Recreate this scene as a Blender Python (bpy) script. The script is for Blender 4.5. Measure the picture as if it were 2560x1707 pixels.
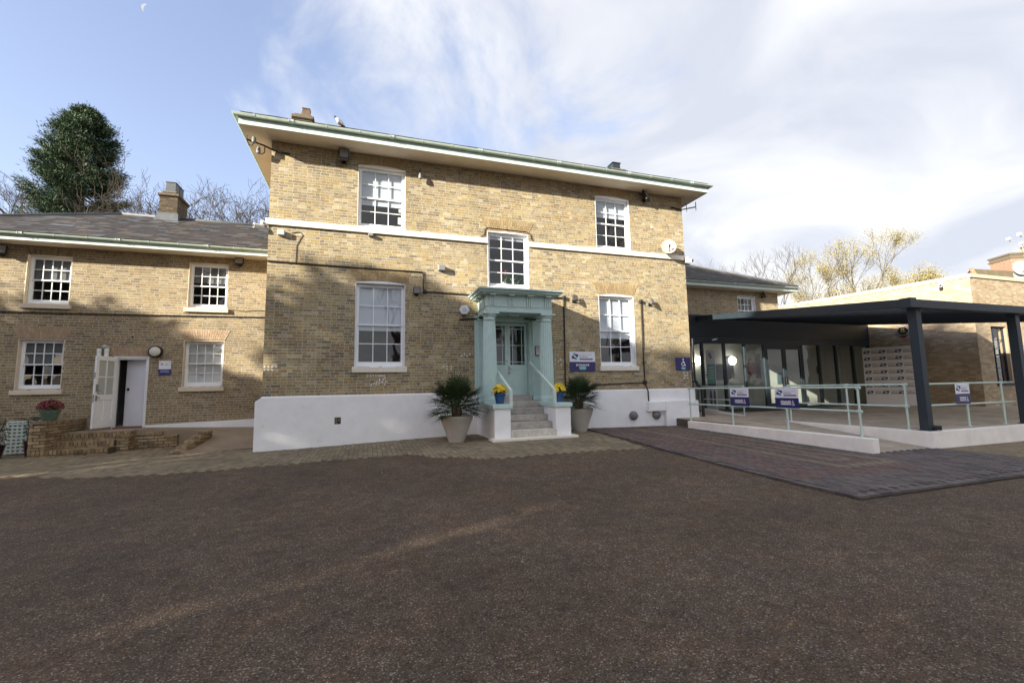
import bpy, math, random
import numpy as np
from mathutils import Vector, Matrix
for _o in list(bpy.data.objects):
    bpy.data.objects.remove(_o, do_unlink=True)
random.seed(7); RNG = np.random.default_rng(11)
SC = bpy.context.scene
COL = SC.collection
PI = math.pi
# ------------------------------------------------------------------ camera
YAW, PIT, ROL = math.radians(-18.2046), math.radians(5.9276), math.radians(-1.0473)
FPX = 1100.0                       # focal length in pixels of a 2560 wide picture
CAM = np.array([0.0, -12.4, 1.5])
_f = np.array([-math.sin(YAW)*math.cos(PIT), math.cos(YAW)*math.cos(PIT), math.sin(PIT)])
_r0 = np.array([math.cos(YAW), math.sin(YAW), 0.0]); _u0 = np.cross(_r0, _f)
_r = math.cos(ROL)*_r0 + math.sin(ROL)*_u0; _u = -math.sin(ROL)*_r0 + math.cos(ROL)*_u0
CAMROT = np.array([_r, -_u, _f])
cd = bpy.data.cameras.new('camera'); cam = bpy.data.objects.new('camera', cd); COL.objects.link(cam)
cd.sensor_width = 36.0; cd.lens = FPX/2560*36.0; cd.clip_end = 6000.0; cd.clip_start = 0.05
cam.matrix_world = Matrix(((_r[0], _u[0], -_f[0], CAM[0]), (_r[1], _u[1], -_f[1], CAM[1]), (_r[2], _u[2], -_f[2], CAM[2]), (0, 0, 0, 1)))
SC.camera = cam
# ------------------------------------------------------------------ world, sun, exposure
SUN_AZ = math.radians(65.0)        # from the facade normal towards the left
SUN_EL = math.radians(17.4)
SKY_STRENGTH, SUN_STRENGTH, EXPOSURE = 0.11, 5.0, 1.57
SUNDIR = Vector((-math.sin(SUN_AZ)*math.cos(SUN_EL), -math.cos(SUN_AZ)*math.cos(SUN_EL), math.sin(SUN_EL)))
W = bpy.data.worlds.new('World'); SC.world = W; W.use_nodes = True
nt = W.node_tree; N = nt.nodes; L = nt.links; N.clear()
wo = N.new('ShaderNodeOutputWorld'); bg = N.new('ShaderNodeBackground'); sky = N.new('ShaderNodeTexSky')
sky.sky_type = 'NISHITA'; sky.sun_disc = False; sky.sun_elevation = SUN_EL
sky.sun_rotation = math.atan2(SUNDIR.x, SUNDIR.y)
sky.air_density = 1.0; sky.dust_density = 0.9; sky.ozone_density = 1.0; sky.altitude = 60
bg.inputs['Strength'].default_value = SKY_STRENGTH
tc = N.new('ShaderNodeTexCoord')
def wmath(op, a, b=None, clamp=False):
    m = N.new('ShaderNodeMath'); m.operation = op; m.use_clamp = clamp
    for i, v in enumerate((a, b)):
        if v is None: continue
        if isinstance(v, (int, float)): m.inputs[i].default_value = v
        else: L.new(v, m.inputs[i])
    return m.outputs[0]
dot = N.new('ShaderNodeVectorMath'); dot.operation = 'DOT_PRODUCT'; L.new(tc.outputs['Generated'], dot.inputs[0]); dot.inputs[1].default_value = (0.95, -0.31, 0.0)
sep = N.new('ShaderNodeSeparateXYZ'); L.new(tc.outputs['Generated'], sep.inputs[0])
# flat cloud deck: direction divided by height
hz = wmath('MAXIMUM', wmath('ADD', sep.outputs['Z'], 0.22), 0.06)
cx_ = wmath('DIVIDE', sep.outputs['X'], hz); cy_ = wmath('DIVIDE', sep.outputs['Y'], hz)
cmb = N.new('ShaderNodeCombineXYZ'); L.new(cx_, cmb.inputs[0]); L.new(cy_, cmb.inputs[1])
nz = N.new('ShaderNodeTexNoise'); nz.inputs['Scale'].default_value = 1.7; nz.inputs['Detail'].default_value = 9; nz.inputs['Roughness'].default_value = 0.6; nz.inputs['Distortion'].default_value = 0.5
L.new(cmb.outputs[0], nz.inputs['Vector'])
nz2 = N.new('ShaderNodeTexNoise'); nz2.inputs['Scale'].default_value = 1.5; nz2.inputs['Detail'].default_value = 6; nz2.inputs['Distortion'].default_value = 0.8
L.new(cmb.outputs[0], nz2.inputs['Vector'])
bias = wmath('MULTIPLY', wmath('ADD', dot.outputs['Value'], 0.20), 2.6)
cov = wmath('ADD', bias, wmath('MULTIPLY', wmath('SUBTRACT', nz.outputs['Fac'], 0.47), 5.6))
mr = N.new('ShaderNodeMapRange'); mr.interpolation_type = 'SMOOTHSTEP'; L.new(cov, mr.inputs['Value'])
mr.inputs['From Min'].default_value = -0.35; mr.inputs['From Max'].default_value = 0.95; mr.inputs['To Max'].default_value = 0.96
cr = N.new('ShaderNodeValToRGB'); L.new(nz2.outputs['Fac'], cr.inputs[0])
cr.color_ramp.elements[0].position = 0.38; cr.color_ramp.elements[0].color = (2.28, 2.40, 2.72, 1)
cr.color_ramp.elements[1].position = 0.60; cr.color_ramp.elements[1].color = (3.35, 3.37, 3.4, 1)
hsv = N.new('ShaderNodeHueSaturation'); L.new(sky.outputs[0], hsv.inputs['Color']); hsv.inputs['Saturation'].default_value = 1.0; hsv.inputs['Value'].default_value = 1.0
grade = N.new('ShaderNodeMix'); grade.data_type = 'RGBA'; grade.blend_type = 'MULTIPLY'; grade.inputs['Factor'].default_value = 1; gam = N.new('ShaderNodeGamma'); L.new(hsv.outputs[0], gam.inputs[0]); gam.inputs[1].default_value = .75; L.new(gam.outputs[0], grade.inputs['A']); grade.inputs['B'].default_value = (1.42, 1.31, 1.43, 1)
mx = N.new('ShaderNodeMix'); mx.data_type = 'RGBA'; L.new(mr.outputs[0], mx.inputs['Factor']); L.new(grade.outputs['Result'], mx.inputs['A']); L.new(cr.outputs[0], mx.inputs['B'])
L.new(mx.outputs['Result'], bg.inputs['Color']); L.new(bg.outputs[0], wo.inputs['Surface'])
sd = bpy.data.lights.new('sun', 'SUN'); sd.energy = SUN_STRENGTH; sd.angle = math.radians(0.55); sd.color = (1.0, 0.92, 0.77)
sun = bpy.data.objects.new('sun', sd); COL.objects.link(sun)
sun.rotation_euler = SUNDIR.to_track_quat('Z', 'Y').to_euler(); sun.location = (-40, -30, 40)
SC.view_settings.view_transform = 'Standard'; SC.view_settings.look = 'None'; SC.view_settings.exposure = EXPOSURE; SC.view_settings.gamma = 1.0
SC.render.engine = 'CYCLES'
SC.cycles.max_bounces = 8; SC.cycles.transparent_max_bounces = 24; SC.cycles.caustics_reflective = False; SC.cycles.caustics_refractive = False

# ------------------------------------------------------------------ helpers
def project(p):
    q = (np.asarray(p, float)-CAM) @ CAMROT.T
    z = np.maximum(q[..., 2], 1e-3)
    return np.stack([1280+FPX*q[..., 0]/z, 853.5+FPX*q[..., 1]/z, q[..., 2]], -1)
def ray(px, py):
    return CAMROT.T @ np.array([(px-1280)/FPX, (py-853.5)/FPX, 1.0])

_GP = np.array([(-12, 1.7, 0), (-7.8, 1.6, 0), (-5, 1.5, 0.0), (-2.63, -.1, .03), (0, -.1, .12), (3, -.1, .21), (3, -2, .25), (5, -2, .24), (7, 0, .15), (10.4, -.1, .13), (9.4, -3, .10),
    (9.4, -6.3, .05), (11.3, -6.2, .04), (14, -6.5, .04), (5.8, -8.4, .03), (0, -6, .03), (0, -12.4, 0), (-5, -6, -.03), (6, -12, 0), (12, -10, .0), (-3, -2.5, .02), (1, -2.8, .1), (4.5, -4.1, .12), (18, -8, .03)])
def gz(x, y):
    x = np.asarray(x, float); y = np.asarray(y, float)
    d2 = (x[..., None]-_GP[:, 0])**2+(y[..., None]-_GP[:, 1])**2
    w = np.exp(-d2/(2*1.9**2))+1e-4/(1+d2)
    return (w*_GP[:, 2]).sum(-1)/w.sum(-1)

def wl(o):
    v = Vector((0, 0, 0))
    while o is not None:
        v = v+o.location; o = o.parent
    return v
def link(o, parent=None):
    COL.objects.link(o)
    if parent is not None: o.parent = parent
    return o
def empty(name, loc, label=None, cat=None, group=None, kind=None):
    o = bpy.data.objects.new(name, None); o.location = loc; o.empty_display_size = 0.2; COL.objects.link(o)
    return tag(o, label, cat, group, kind)
def tag(o, label=None, cat=None, group=None, kind=None):
    if label: o['label'] = label
    if cat: o['category'] = cat
    if group: o['group'] = group
    if kind: o['kind'] = kind
    return o
def copy_tree(o, parent=None):
    c = o.copy(); COL.objects.link(c); c.parent = parent
    for ch in list(o.children): copy_tree(ch, c)
    return c

class MB:
    """collects shapes; build() links them as one mesh object"""
    def __init__(s): s.v = []; s.f = []; s.t = []; s.tint = 0.5
    def add(s, vs, fs, tint=None):
        b = len(s.v); s.v += [tuple(map(float, v)) for v in vs]
        for f in fs: s.f.append(tuple(i+b for i in f)); s.t.append(s.tint if tint is None else tint)
        return s
    def box(s, x0, x1, y0, y1, z0, z1, tint=None):
        return s.add([(x0, y0, z0), (x1, y0, z0), (x1, y1, z0), (x0, y1, z0), (x0, y0, z1), (x1, y0, z1), (x1, y1, z1), (x0, y1, z1)],
                     [(0, 3, 2, 1), (4, 5, 6, 7), (0, 1, 5, 4), (1, 2, 6, 5), (2, 3, 7, 6), (3, 0, 4, 7)], tint)
    def bbox(s, x0, x1, y0, y1, z0, z1, b=0.006):
        """box with chamfered edges"""
        b = min(b, (x1-x0)*.45, (y1-y0)*.45, (z1-z0)*.45)
        X = (x0, x1); Y = (y0, y1); Z = (z0, z1); vs = []; idx = {}
        for i in (0, 1):
            for j in (0, 1):
                for k in (0, 1):
                    sx, sy, sz = (1-2*i)*b, (1-2*j)*b, (1-2*k)*b
                    idx[i, j, k] = len(vs)
                    vs += [(X[i], Y[j]+sy, Z[k]+sz), (X[i]+sx, Y[j], Z[k]+sz), (X[i]+sx, Y[j]+sy, Z[k])]
        g = lambda i, j, k, a: idx[i, j, k]+a
        fs = [(g(0,0,0,0), g(0,0,1,0), g(0,1,1,0), g(0,1,0,0)), (g(1,0,0,0), g(1,1,0,0), g(1,1,1,0), g(1,0,1,0)),
              (g(0,0,0,1), g(1,0,0,1), g(1,0,1,1), g(0,0,1,1)), (g(0,1,0,1), g(0,1,1,1), g(1,1,1,1), g(1,1,0,1)),
              (g(0,0,0,2), g(0,1,0,2), g(1,1,0,2), g(1,0,0,2)), (g(0,0,1,2), g(1,0,1,2), g(1,1,1,2), g(0,1,1,2))]
        for i in (0, 1):
            for j in (0, 1): fs.append((g(i,j,0,0), g(i,j,0,1), g(i,j,1,1), g(i,j,1,0)))
            for k in (0, 1): fs.append((g(i,0,k,0), g(i,0,k,2), g(i,1,k,2), g(i,1,k,0)))
        for j in (0, 1):
            for k in (0, 1): fs.append((g(0,j,k,1), g(0,j,k,2), g(1,j,k,2), g(1,j,k,1)))
        for i in (0, 1):
            for j in (0, 1):
                for k in (0, 1): fs.append((g(i,j,k,0), g(i,j,k,1), g(i,j,k,2)))
        return s.add(vs, fs)
    def prism(s, poly, d, tint=None):
        """poly: list of 3d points, extruded by vector d"""
        n = len(poly); d = np.array(d, float)
        vs = [tuple(p) for p in poly]+[tuple(np.array(p)+d) for p in poly]
        fs = [tuple(range(n))[::-1], tuple(range(n, 2*n))]+[(i, (i+1) % n, n+(i+1) % n, n+i) for i in range(n)]
        return s.add(vs, fs, tint)
    def tube(s, pts, r, n=8, caps=True, tint=None):
        pts = [np.array(p, float) for p in pts]
        if not isinstance(r, (list, tuple, np.ndarray)): pts = [p for i, p in enumerate(pts) if i == 0 or np.linalg.norm(p-pts[i-1]) > 1e-6]
        R = r if isinstance(r, (list, tuple, np.ndarray)) else [r]*len(pts)
        vs = []; prev = None
        for i, p in enumerate(pts):
            t = pts[min(i+1, len(pts)-1)]-pts[max(i-1, 0)]; t = t/(np.linalg.norm(t)+1e-9)
            if prev is None:
                a = np.array([0, 0, 1.0]) if abs(t[2]) < .9 else np.array([1.0, 0, 0])
                e1 = np.cross(t, a)
            else: e1 = prev-t*np.dot(prev, t)
            e1 = e1/(np.linalg.norm(e1)+1e-9); prev = e1; e2 = np.cross(t, e1)
            for k in range(n):
                a = 2*PI*k/n; vs.append(p+R[i]*(math.cos(a)*e1+math.sin(a)*e2))
        fs = []
        for i in range(len(pts)-1):
            for k in range(n): fs.append((i*n+k, i*n+(k+1) % n, (i+1)*n+(k+1) % n, (i+1)*n+k))
        if caps: fs += [tuple(range(n))[::-1], tuple(range((len(pts)-1)*n, len(pts)*n))]
        return s.add(vs, fs, tint)
    def lathe(s, prof, c=(0, 0, 0), n=24, mod=None, caps=True, tint=None, axis=2):
        """prof: list of (r, h) going up"""
        vs = []
        for r, h in prof:
            for k in range(n):
                a = 2*PI*k/n; rr = r*(mod(a, h) if mod else 1)
                p = [rr*math.cos(a), rr*math.sin(a), h]
                if axis == 1: p = [p[0], -p[2], p[1]]
                vs.append((p[0]+c[0], p[1]+c[1], p[2]+c[2]))
        fs = []
        for i in range(len(prof)-1):
            for k in range(n): fs.append((i*n+k, i*n+(k+1) % n, (i+1)*n+(k+1) % n, (i+1)*n+k))
        if caps: fs += [tuple(range(n))[::-1], tuple(range((len(prof)-1)*n, len(prof)*n))]
        return s.add(vs, fs, tint)
    def ball(s, c, r, n=10, m=6, tint=None):
        r = r if isinstance(r, (tuple, list)) else (r, r, r)
        prof = [(max(math.sin(PI*i/m), .02), -math.cos(PI*i/m)) for i in range(m+1)]
        vs = []
        for a_, h in prof:
            for k in range(n):
                a = 2*PI*k/n; vs.append((c[0]+r[0]*a_*math.cos(a), c[1]+r[1]*a_*math.sin(a), c[2]+r[2]*h))
        fs = [(i*n+k, i*n+(k+1) % n, (i+1)*n+(k+1) % n, (i+1)*n+k) for i in range(m) for k in range(n)]
        return s.add(vs, fs, tint)
    def mesh(s, name, mat):
        me = bpy.data.meshes.new(name); me.from_pydata(s.v, [], s.f)
        a = me.attributes.new('tint', 'FLOAT', 'FACE'); a.data.foreach_set('value', np.array(s.t, dtype=np.float32))
        if mat: me.materials.append(mat)
        return me
    def build(s, name, mat, parent=None, smooth=None, label=None, cat=None, group=None, kind=None, local=False, bevel=None):
        me = s.mesh(name, mat)
        if smooth:
            me.polygons.foreach_set('use_smooth', [True]*len(me.polygons))
            if smooth is not True: 
                try: me.set_sharp_from_angle(angle=math.radians(smooth))
                except Exception: pass
        o = bpy.data.objects.new(name, me)
        if not local and parent is not None: o.location = -wl(parent)
        link(o, parent)
        if parent is None and not local and cat:
            vs = np.array(s.v); c = Vector((vs[:, 0].mean(), vs[:, 1].mean(), vs[:, 2].min()))
            me.transform(Matrix.Translation(-c)); o.location = c
        return tag(o, label, cat, group, kind)

# pieces: many small boxes (bricks, slates, blocks) under one parent
_UV = np.array([(-.5, -.5, -1), (.5, -.5, -1), (.5, .5, -1), (-.5, .5, -1), (-.5, -.5, 0), (.5, -.5, 0), (.5, .5, 0), (-.5, .5, 0)])
_UF = np.array([(4, 5, 6, 7), (0, 1, 5, 4), (1, 2, 6, 5), (2, 3, 7, 6), (3, 0, 4, 7)])
NB = 24
_unit = {}
def unit_mesh(name, mat, b):
    k = (name, mat.name, b)
    if k not in _unit:
        me = bpy.data.meshes.new(name); me.from_pydata([tuple(v) for v in _UV], [], [tuple(f) for f in _UF])
        a = me.attributes.new('tint', 'FLOAT', 'FACE'); a.data.foreach_set('value', np.full(5, (b+.5)/NB, dtype=np.float32))
        me.materials.append(mat); _unit[k] = me
    return _unit[k]
def pieces(parent, name, mat, C, U, V, Nn, D, T, limit=300, stuff=None):
    """C centres of the front faces, U V Nn axes (n,3), D dims (n,3), T tint (n)"""
    C = np.asarray(C, float); n = len(C)
    if n == 0: return
    U = np.broadcast_to(np.asarray(U, float), (n, 3)); V = np.broadcast_to(np.asarray(V, float), (n, 3)); Nn = np.broadcast_to(np.asarray(Nn, float), (n, 3))
    D = np.asarray(D, float); T = np.clip(np.asarray(T, float), 0, .999)
    pr = project(C); view = C-CAM; dist = np.linalg.norm(view, axis=1)
    size = D[:, 0]*D[:, 1]*np.maximum(-(view*Nn).sum(1)/dist, 0)/dist**2
    inside = (pr[:, 2] > .1) & (pr[:, 0] > -5) & (pr[:, 0] < 2565) & (pr[:, 1] > -5) & (pr[:, 1] < 1712)
    size = np.where(inside, size, size*1e-3)
    order = np.argsort(-size); near = order[:limit]; far = order[limit:]
    off = wl(parent) if parent is not None else Vector((0, 0, 0))
    for i in near:
        o = bpy.data.objects.new(name, unit_mesh(name, mat, int(T[i]*NB)))
        u, v, w = U[i]*D[i, 0], V[i]*D[i, 1], Nn[i]*D[i, 2]; c = C[i]
        o.matrix_local = Matrix(((u[0], v[0], w[0], c[0]-off.x), (u[1], v[1], w[1], c[1]-off.y), (u[2], v[2], w[2], c[2]-off.z), (0, 0, 0, 1)))
        link(o, parent)
    if len(far):
        m = len(far)
        P = C[far][:, None, :]+_UV[None, :, 0, None]*(U[far]*D[far, 0:1])[:, None, :]+_UV[None, :, 1, None]*(V[far]*D[far, 1:2])[:, None, :]+_UV[None, :, 2, None]*(Nn[far]*D[far, 2:3])[:, None, :]
        F = (_UF[None]+8*np.arange(m)[:, None, None]).reshape(-1, 4)
        me = bpy.data.meshes.new(stuff or (name+'work'))
        me.vertices.add(8*m); me.vertices.foreach_set('co', P.reshape(-1).astype(np.float32))
        me.loops.add(F.size); me.loops.foreach_set('vertex_index', F.reshape(-1).astype(np.int32))
        me.polygons.add(len(F)); me.polygons.foreach_set('loop_start', (4*np.arange(len(F))).astype(np.int32))
        me.update(calc_edges=True); me.shade_flat()
        a = me.attributes.new('tint', 'FLOAT', 'FACE'); a.data.foreach_set('value', np.repeat(T[far], 5).astype(np.float32))
        me.materials.append(mat)
        o = bpy.data.objects.new(stuff or (name+'work'), me); o.location = -off; link(o, parent); o['kind'] = 'stuff'

def in_poly(x, y, poly):
    r = np.zeros(np.shape(x), bool); n = len(poly)
    for i in range(n):
        x0, y0 = poly[i]; x1, y1 = poly[(i+1) % n]
        c = ((y0 > y) != (y1 > y)) & (x < (x1-x0)*(y-y0)/((y1-y0) or 1e-9)+x0)
        r ^= c
    return r

# ------------------------------------------------------------------ materials
MATS = {}
def mat(name, col, rough=0.6, var=0.0, vscale=6.0, bump=0.0, bscale=40.0, metal=0.0, spec=0.4, ramp=None, stain=0.0, stscale=0.7, emit=None, coat=0.0, dirt=None):
    """principled material: noise-varied base colour; ramp = colours picked by the face attribute tint"""
    if name in MATS: return MATS[name]
    m = bpy.data.materials.new(name); m.use_nodes = True; nt = m.node_tree; N = nt.nodes; L = nt.links
    b = N['Principled BSDF']; b.inputs['Roughness'].default_value = rough; b.inputs['Metallic'].default_value = metal
    b.inputs['Specular IOR Level'].default_value = spec
    if coat: b.inputs['Coat Weight'].default_value = coat
    geo = N.new('ShaderNodeNewGeometry'); pos = geo.outputs['Position']
    if ramp:
        at = N.new('ShaderNodeAttribute'); at.attribute_name = 'tint'
        cr = N.new('ShaderNodeValToRGB'); L.new(at.outputs['Fac'], cr.inputs[0]); cr.color_ramp.interpolation = 'CONSTANT'
        e = cr.color_ramp.elements
        while len(e) < len(ramp): e.new(0.5)
        for i, c in enumerate(ramp): e[i].position = i/len(ramp); e[i].color = (*c, 1)
        out = cr.outputs[0]
    else:
        rgb = N.new('ShaderNodeRGB'); rgb.outputs[0].default_value = (*col, 1); out = rgb.outputs[0]
    def noise(scale, detail=4, rgh=.6):
        n = N.new('ShaderNodeTexNoise'); n.inputs['Scale'].default_value = scale; n.inputs['Detail'].default_value = detail; n.inputs['Roughness'].default_value = rgh
        L.new(pos, n.inputs['Vector']); return n.outputs['Fac']
    def mul(out, fac, lo, hi):
        r = N.new('ShaderNodeMapRange'); L.new(fac, r.inputs['Value']); r.inputs['From Min'].default_value = .3; r.inputs['From Max'].default_value = .7
        r.inputs['To Min'].default_value = lo; r.inputs['To Max'].default_value = hi
        x = N.new('ShaderNodeMix'); x.data_type = 'RGBA'; x.blend_type = 'MULTIPLY'; x.inputs['Factor'].default_value = 1
        L.new(out, x.inputs['A']); L.new(r.outputs[0], x.inputs['B']); return x.outputs['Result']
    if var: out = mul(out, noise(vscale), 1-var, 1+var)
    if stain: out = mul(out, noise(stscale, 5, .65), 1-stain, 1+stain*.6)
    if dirt:  # (colour, noise scale, threshold, amount)
        f = noise(dirt[1], 6, .7); r = N.new('ShaderNodeMapRange'); L.new(f, r.inputs['Value']); r.inputs['From Min'].default_value = dirt[2]; r.inputs['From Max'].default_value = dirt[2]+.12; r.inputs['To Max'].default_value = dirt[3]
        x = N.new('ShaderNodeMix'); x.data_type = 'RGBA'; L.new(r.outputs[0], x.inputs['Factor']); L.new(out, x.inputs['A']); x.inputs['B'].default_value = (*dirt[0], 1); out = x.outputs['Result']
    L.new(out, b.inputs['Base Color'])
    if bump:
        bn = N.new('ShaderNodeBump'); bn.inputs['Strength'].default_value = bump; bn.inputs['Distance'].default_value = .01
        L.new(noise(bscale, 5), bn.inputs['Height']); L.new(bn.outputs[0], b.inputs['Normal'])
    if emit: b.inputs['Emission Color'].default_value = (*emit[:3], 1); b.inputs['Emission Strength'].default_value = emit[3]
    MATS[name] = m; return m

def glass_mat(name, tint=(.9, .93, .92), refl=1.0, ior=1.5):
    if name in MATS: return MATS[name]
    m = bpy.data.materials.new(name); m.use_nodes = True; N = m.node_tree.nodes; L = m.node_tree.links; N.clear()
    o = N.new('ShaderNodeOutputMaterial'); t = N.new('ShaderNodeBsdfTransparent'); t.inputs[0].default_value = (*tint, 1)
    g = N.new('ShaderNodeBsdfGlossy'); g.inputs['Roughness'].default_value = .012; g.inputs['Color'].default_value = (refl, refl, refl, 1)
    f = N.new('ShaderNodeFresnel'); gb = N.new('ShaderNodeNewGeometry')      # thin pane: the same reflectance from both sides
    e_ = N.new('ShaderNodeMath'); e_.operation = 'MULTIPLY_ADD'; L.new(gb.outputs['Backfacing'], e_.inputs[0]); e_.inputs[1].default_value = -2.0; e_.inputs[2].default_value = 1.0
    w_ = N.new('ShaderNodeMath'); w_.operation = 'POWER'; w_.inputs[0].default_value = ior; L.new(e_.outputs[0], w_.inputs[1]); L.new(w_.outputs[0], f.inputs['IOR'])
    x = N.new('ShaderNodeMixShader'); L.new(f.outputs[0], x.inputs[0]); L.new(t.outputs[0], x.inputs[1]); L.new(g.outputs[0], x.inputs[2])
    nz = N.new('ShaderNodeTexNoise'); nz.inputs['Scale'].default_value = 2.2; nz.inputs['Detail'].default_value = 1
    ge = N.new('ShaderNodeNewGeometry'); L.new(ge.outputs['Position'], nz.inputs['Vector'])
    bn = N.new('ShaderNodeBump'); bn.inputs['Strength'].default_value = .06; bn.inputs['Distance'].default_value = .05; L.new(nz.outputs['Fac'], bn.inputs['Height']); L.new(bn.outputs[0], g.inputs['Normal'])
    L.new(x.outputs[0], o.inputs[0]); MATS[name] = m; return m

STOCK = [(0.329, 0.247, 0.114), (0.299, 0.231, 0.119), (0.360, 0.284, 0.153), (0.325, 0.261, 0.147), (0.387, 0.322, 0.195), (0.278, 0.223, 0.135), (0.232, 0.189, 0.119), (0.299, 0.219, 0.104), (0.342, 0.275, 0.162), (0.423, 0.365, 0.243), (0.257, 0.208, 0.131), (0.334, 0.256, 0.134), (0.192, 0.163, 0.112), (0.316, 0.261, 0.167), (0.263, 0.186, 0.104), (0.369, 0.289, 0.138), (0.292, 0.242, 0.154), (0.351, 0.298, 0.186), (0.242, 0.201, 0.131), (0.314, 0.238, 0.116)]
M_BRICK = mat('stock_brick', (0, 0, 0), .88, var=.28, vscale=26, bump=.10, bscale=90, ramp=STOCK, stain=.30, stscale=.55, spec=.25, dirt=((.40, .345, .255), 7.5, .60, .45))
M_BRICK_S = mat('sooty_brick', (0, 0, 0), .9, var=.25, vscale=18, bump=.12, bscale=80, ramp=[(.115, .088, .06), (.09, .07, .05), (.14, .108, .072), (.075, .06, .046), (.105, .084, .06)], stain=.3, stscale=1.5, spec=.2)
M_MORTAR = mat('mortar', (.50, .455, .375), .95, var=.15, vscale=14, bump=.1, bscale=120, stain=.22, stscale=.6, spec=.15)
WING = [(0.295, 0.231, 0.136), (0.269, 0.208, 0.118), (0.316, 0.253, 0.158), (0.256, 0.195, 0.114), (0.286, 0.217, 0.114), (0.226, 0.177, 0.114), (0.307, 0.236, 0.123), (0.196, 0.155, 0.105), (0.333, 0.270, 0.175), (0.277, 0.213, 0.132), (0.247, 0.200, 0.127), (0.299, 0.231, 0.132)]
M_BRICK_W = mat('wing_brick', (0, 0, 0), .88, var=.22, vscale=20, bump=.10, bscale=90, ramp=WING, stain=.22, stscale=.6, spec=.25)
EXT = [(0.380, 0.309, 0.209), (0.351, 0.278, 0.182), (0.408, 0.345, 0.248), (0.328, 0.252, 0.165), (0.370, 0.294, 0.193), (0.304, 0.227, 0.143), (0.427, 0.371, 0.275), (0.361, 0.288, 0.204)]
M_BRICK_E = mat('extension_brick', (0, 0, 0), .85, var=.10, vscale=18, bump=.08, bscale=90, ramp=EXT, stain=.1, spec=.25)
M_MORTAR_E = mat('extension_mortar', (.30, .24, .165), .95, var=.1, vscale=12, bump=.3, bscale=120)
LAND = [(.33, .245, .145), (.27, .20, .12), (.38, .29, .18), (.30, .215, .12), (.21, .16, .10), (.35, .26, .155)]
M_BRICK_L = mat('garden_brick', (0, 0, 0), .9, var=.2, vscale=16, bump=.6, bscale=70, ramp=LAND, stain=.35, stscale=1.6, spec=.2)
M_MORTAR_L = mat('garden_mortar', (.075, .06, .042), .95, var=.2, vscale=12, bump=.4)
M_ARCH = mat('gauged_brick', (0, 0, 0), .85, var=.12, vscale=12, bump=.3, ramp=[(.345, .255, .135), (.30, .22, .115), (.375, .285, .16), (.32, .24, .13)], stain=.15)
M_ARCH_W = mat('gauged_brick_pale', (0, 0, 0), .85, var=.1, vscale=14, bump=.3, ramp=[(.40, .295, .20), (.36, .26, .17), (.43, .325, .225), (.38, .27, .175)], stain=.1)
M_WHITE = mat('white_render', (.84, .85, .86), .75, var=.035, vscale=3, bump=.22, bscale=30, stain=.08, stscale=.9, spec=.3, dirt=((.56, .53, .47), 2.3, .62, .38))
M_STONE = mat('painted_stone', (.76, .72, .63), .6, var=.04, vscale=5, bump=.15, bscale=40, stain=.06)
M_STONE_W = mat('cream_stone', (.66, .575, .45), .65, var=.05, vscale=5, bump=.15, bscale=40, stain=.05)
M_PAINT = mat('white_gloss_paint', (.80, .82, .84), .35, var=.02, vscale=8, bump=.05, bscale=60, spec=.5)
M_MINT = mat('mint_paint', (.49, .64, .615), .45, var=.05, vscale=5, bump=.12, bscale=50, spec=.45, stain=.07, stscale=1.2, dirt=((.30, .33, .27), 4.5, .70, .5))
M_MINT_P = mat('pale_mint_paint', (.55, .66, .615), .45, var=.04, vscale=5, bump=.08, bscale=50, spec=.45, dirt=((.38, .36, .26), 3.0, .66, .5))
M_GUTTER = mat('gutter_paint', (.42, .50, .44), .4, var=.1, vscale=3, spec=.5, dirt=((.24, .27, .16), 2.0, .55, .6))
M_RAIL = mat('rail_paint', (.47, .60, .55), .38, var=.05, vscale=7, bump=.06, spec=.5, dirt=((.20, .22, .19), 16, .70, .7))
M_SOFFIT = mat('soffit_paint', (.74, .66, .545), .7, var=.05, vscale=2, stain=.08)
M_SLATE = mat('roof_slate', (0, 0, 0), .72, var=.22, vscale=11, bump=.4, bscale=60, ramp=[(.045, .039, .036), (.056, .047, .042), (.037, .034, .034), (.078, .066, .056), (.05, .042, .036), (.043, .04, .041), (.09, .076, .064), (.028, .026, .026), (.053, .046, .04), (.047, .04, .035), (.08, .084, .095), (.06, .05, .04)], stain=.2, spec=.2)
M_LEAD = mat('lead_sheet', (.10, .11, .12), .55, var=.2, vscale=5, bump=.15, bscale=20, spec=.4, stain=.15)
M_BLACK = mat('black_plastic', (.012, .012, .013), .45, spec=.4)
M_CABLE = mat('black_cable', (.02, .019, .018), .6)
M_GREY = mat('grey_metal', (.25, .26, .265), .5, var=.08, vscale=10, metal=.3)
M_GLASS = glass_mat('window_glass', (.96, .97, .97), ior=1.7)
M_GLASS2 = glass_mat('foyer_glass', (.70, .74, .72))
M_BLIND = mat('roller_blind', (.50, .555, .62), .8, var=.02, vscale=2)
M_NET = mat('net_screen', (.16, .17, .175), .9, var=.06, vscale=2)
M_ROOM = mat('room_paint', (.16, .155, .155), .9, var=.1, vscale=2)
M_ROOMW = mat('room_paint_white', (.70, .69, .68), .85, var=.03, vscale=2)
M_CONC = mat('step_concrete', (.40, .375, .335), .9, var=.22, vscale=7, bump=.5, bscale=60, stain=.25, stscale=2.5, dirt=((.2, .19, .17), 5, .58, .6))
M_STEEL = mat('anthracite_steel', (.026, .038, .050), .5, var=.08, vscale=4, spec=.3, stain=.12)
M_STEELD = mat('dark_cladding', (.014, .019, .028), .55, var=.06, vscale=3, spec=.35)
M_NAVY = mat('navy_print', (.022, .022, .125), .35, spec=.5)
M_SIGNW = mat('sign_white', (.74, .75, .82), .35, spec=.5)
M_TEAL = mat('teal_print', (.22, .52, .53), .4)
M_PURP = mat('purple_print', (.075, .03, .165), .4)
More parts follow.
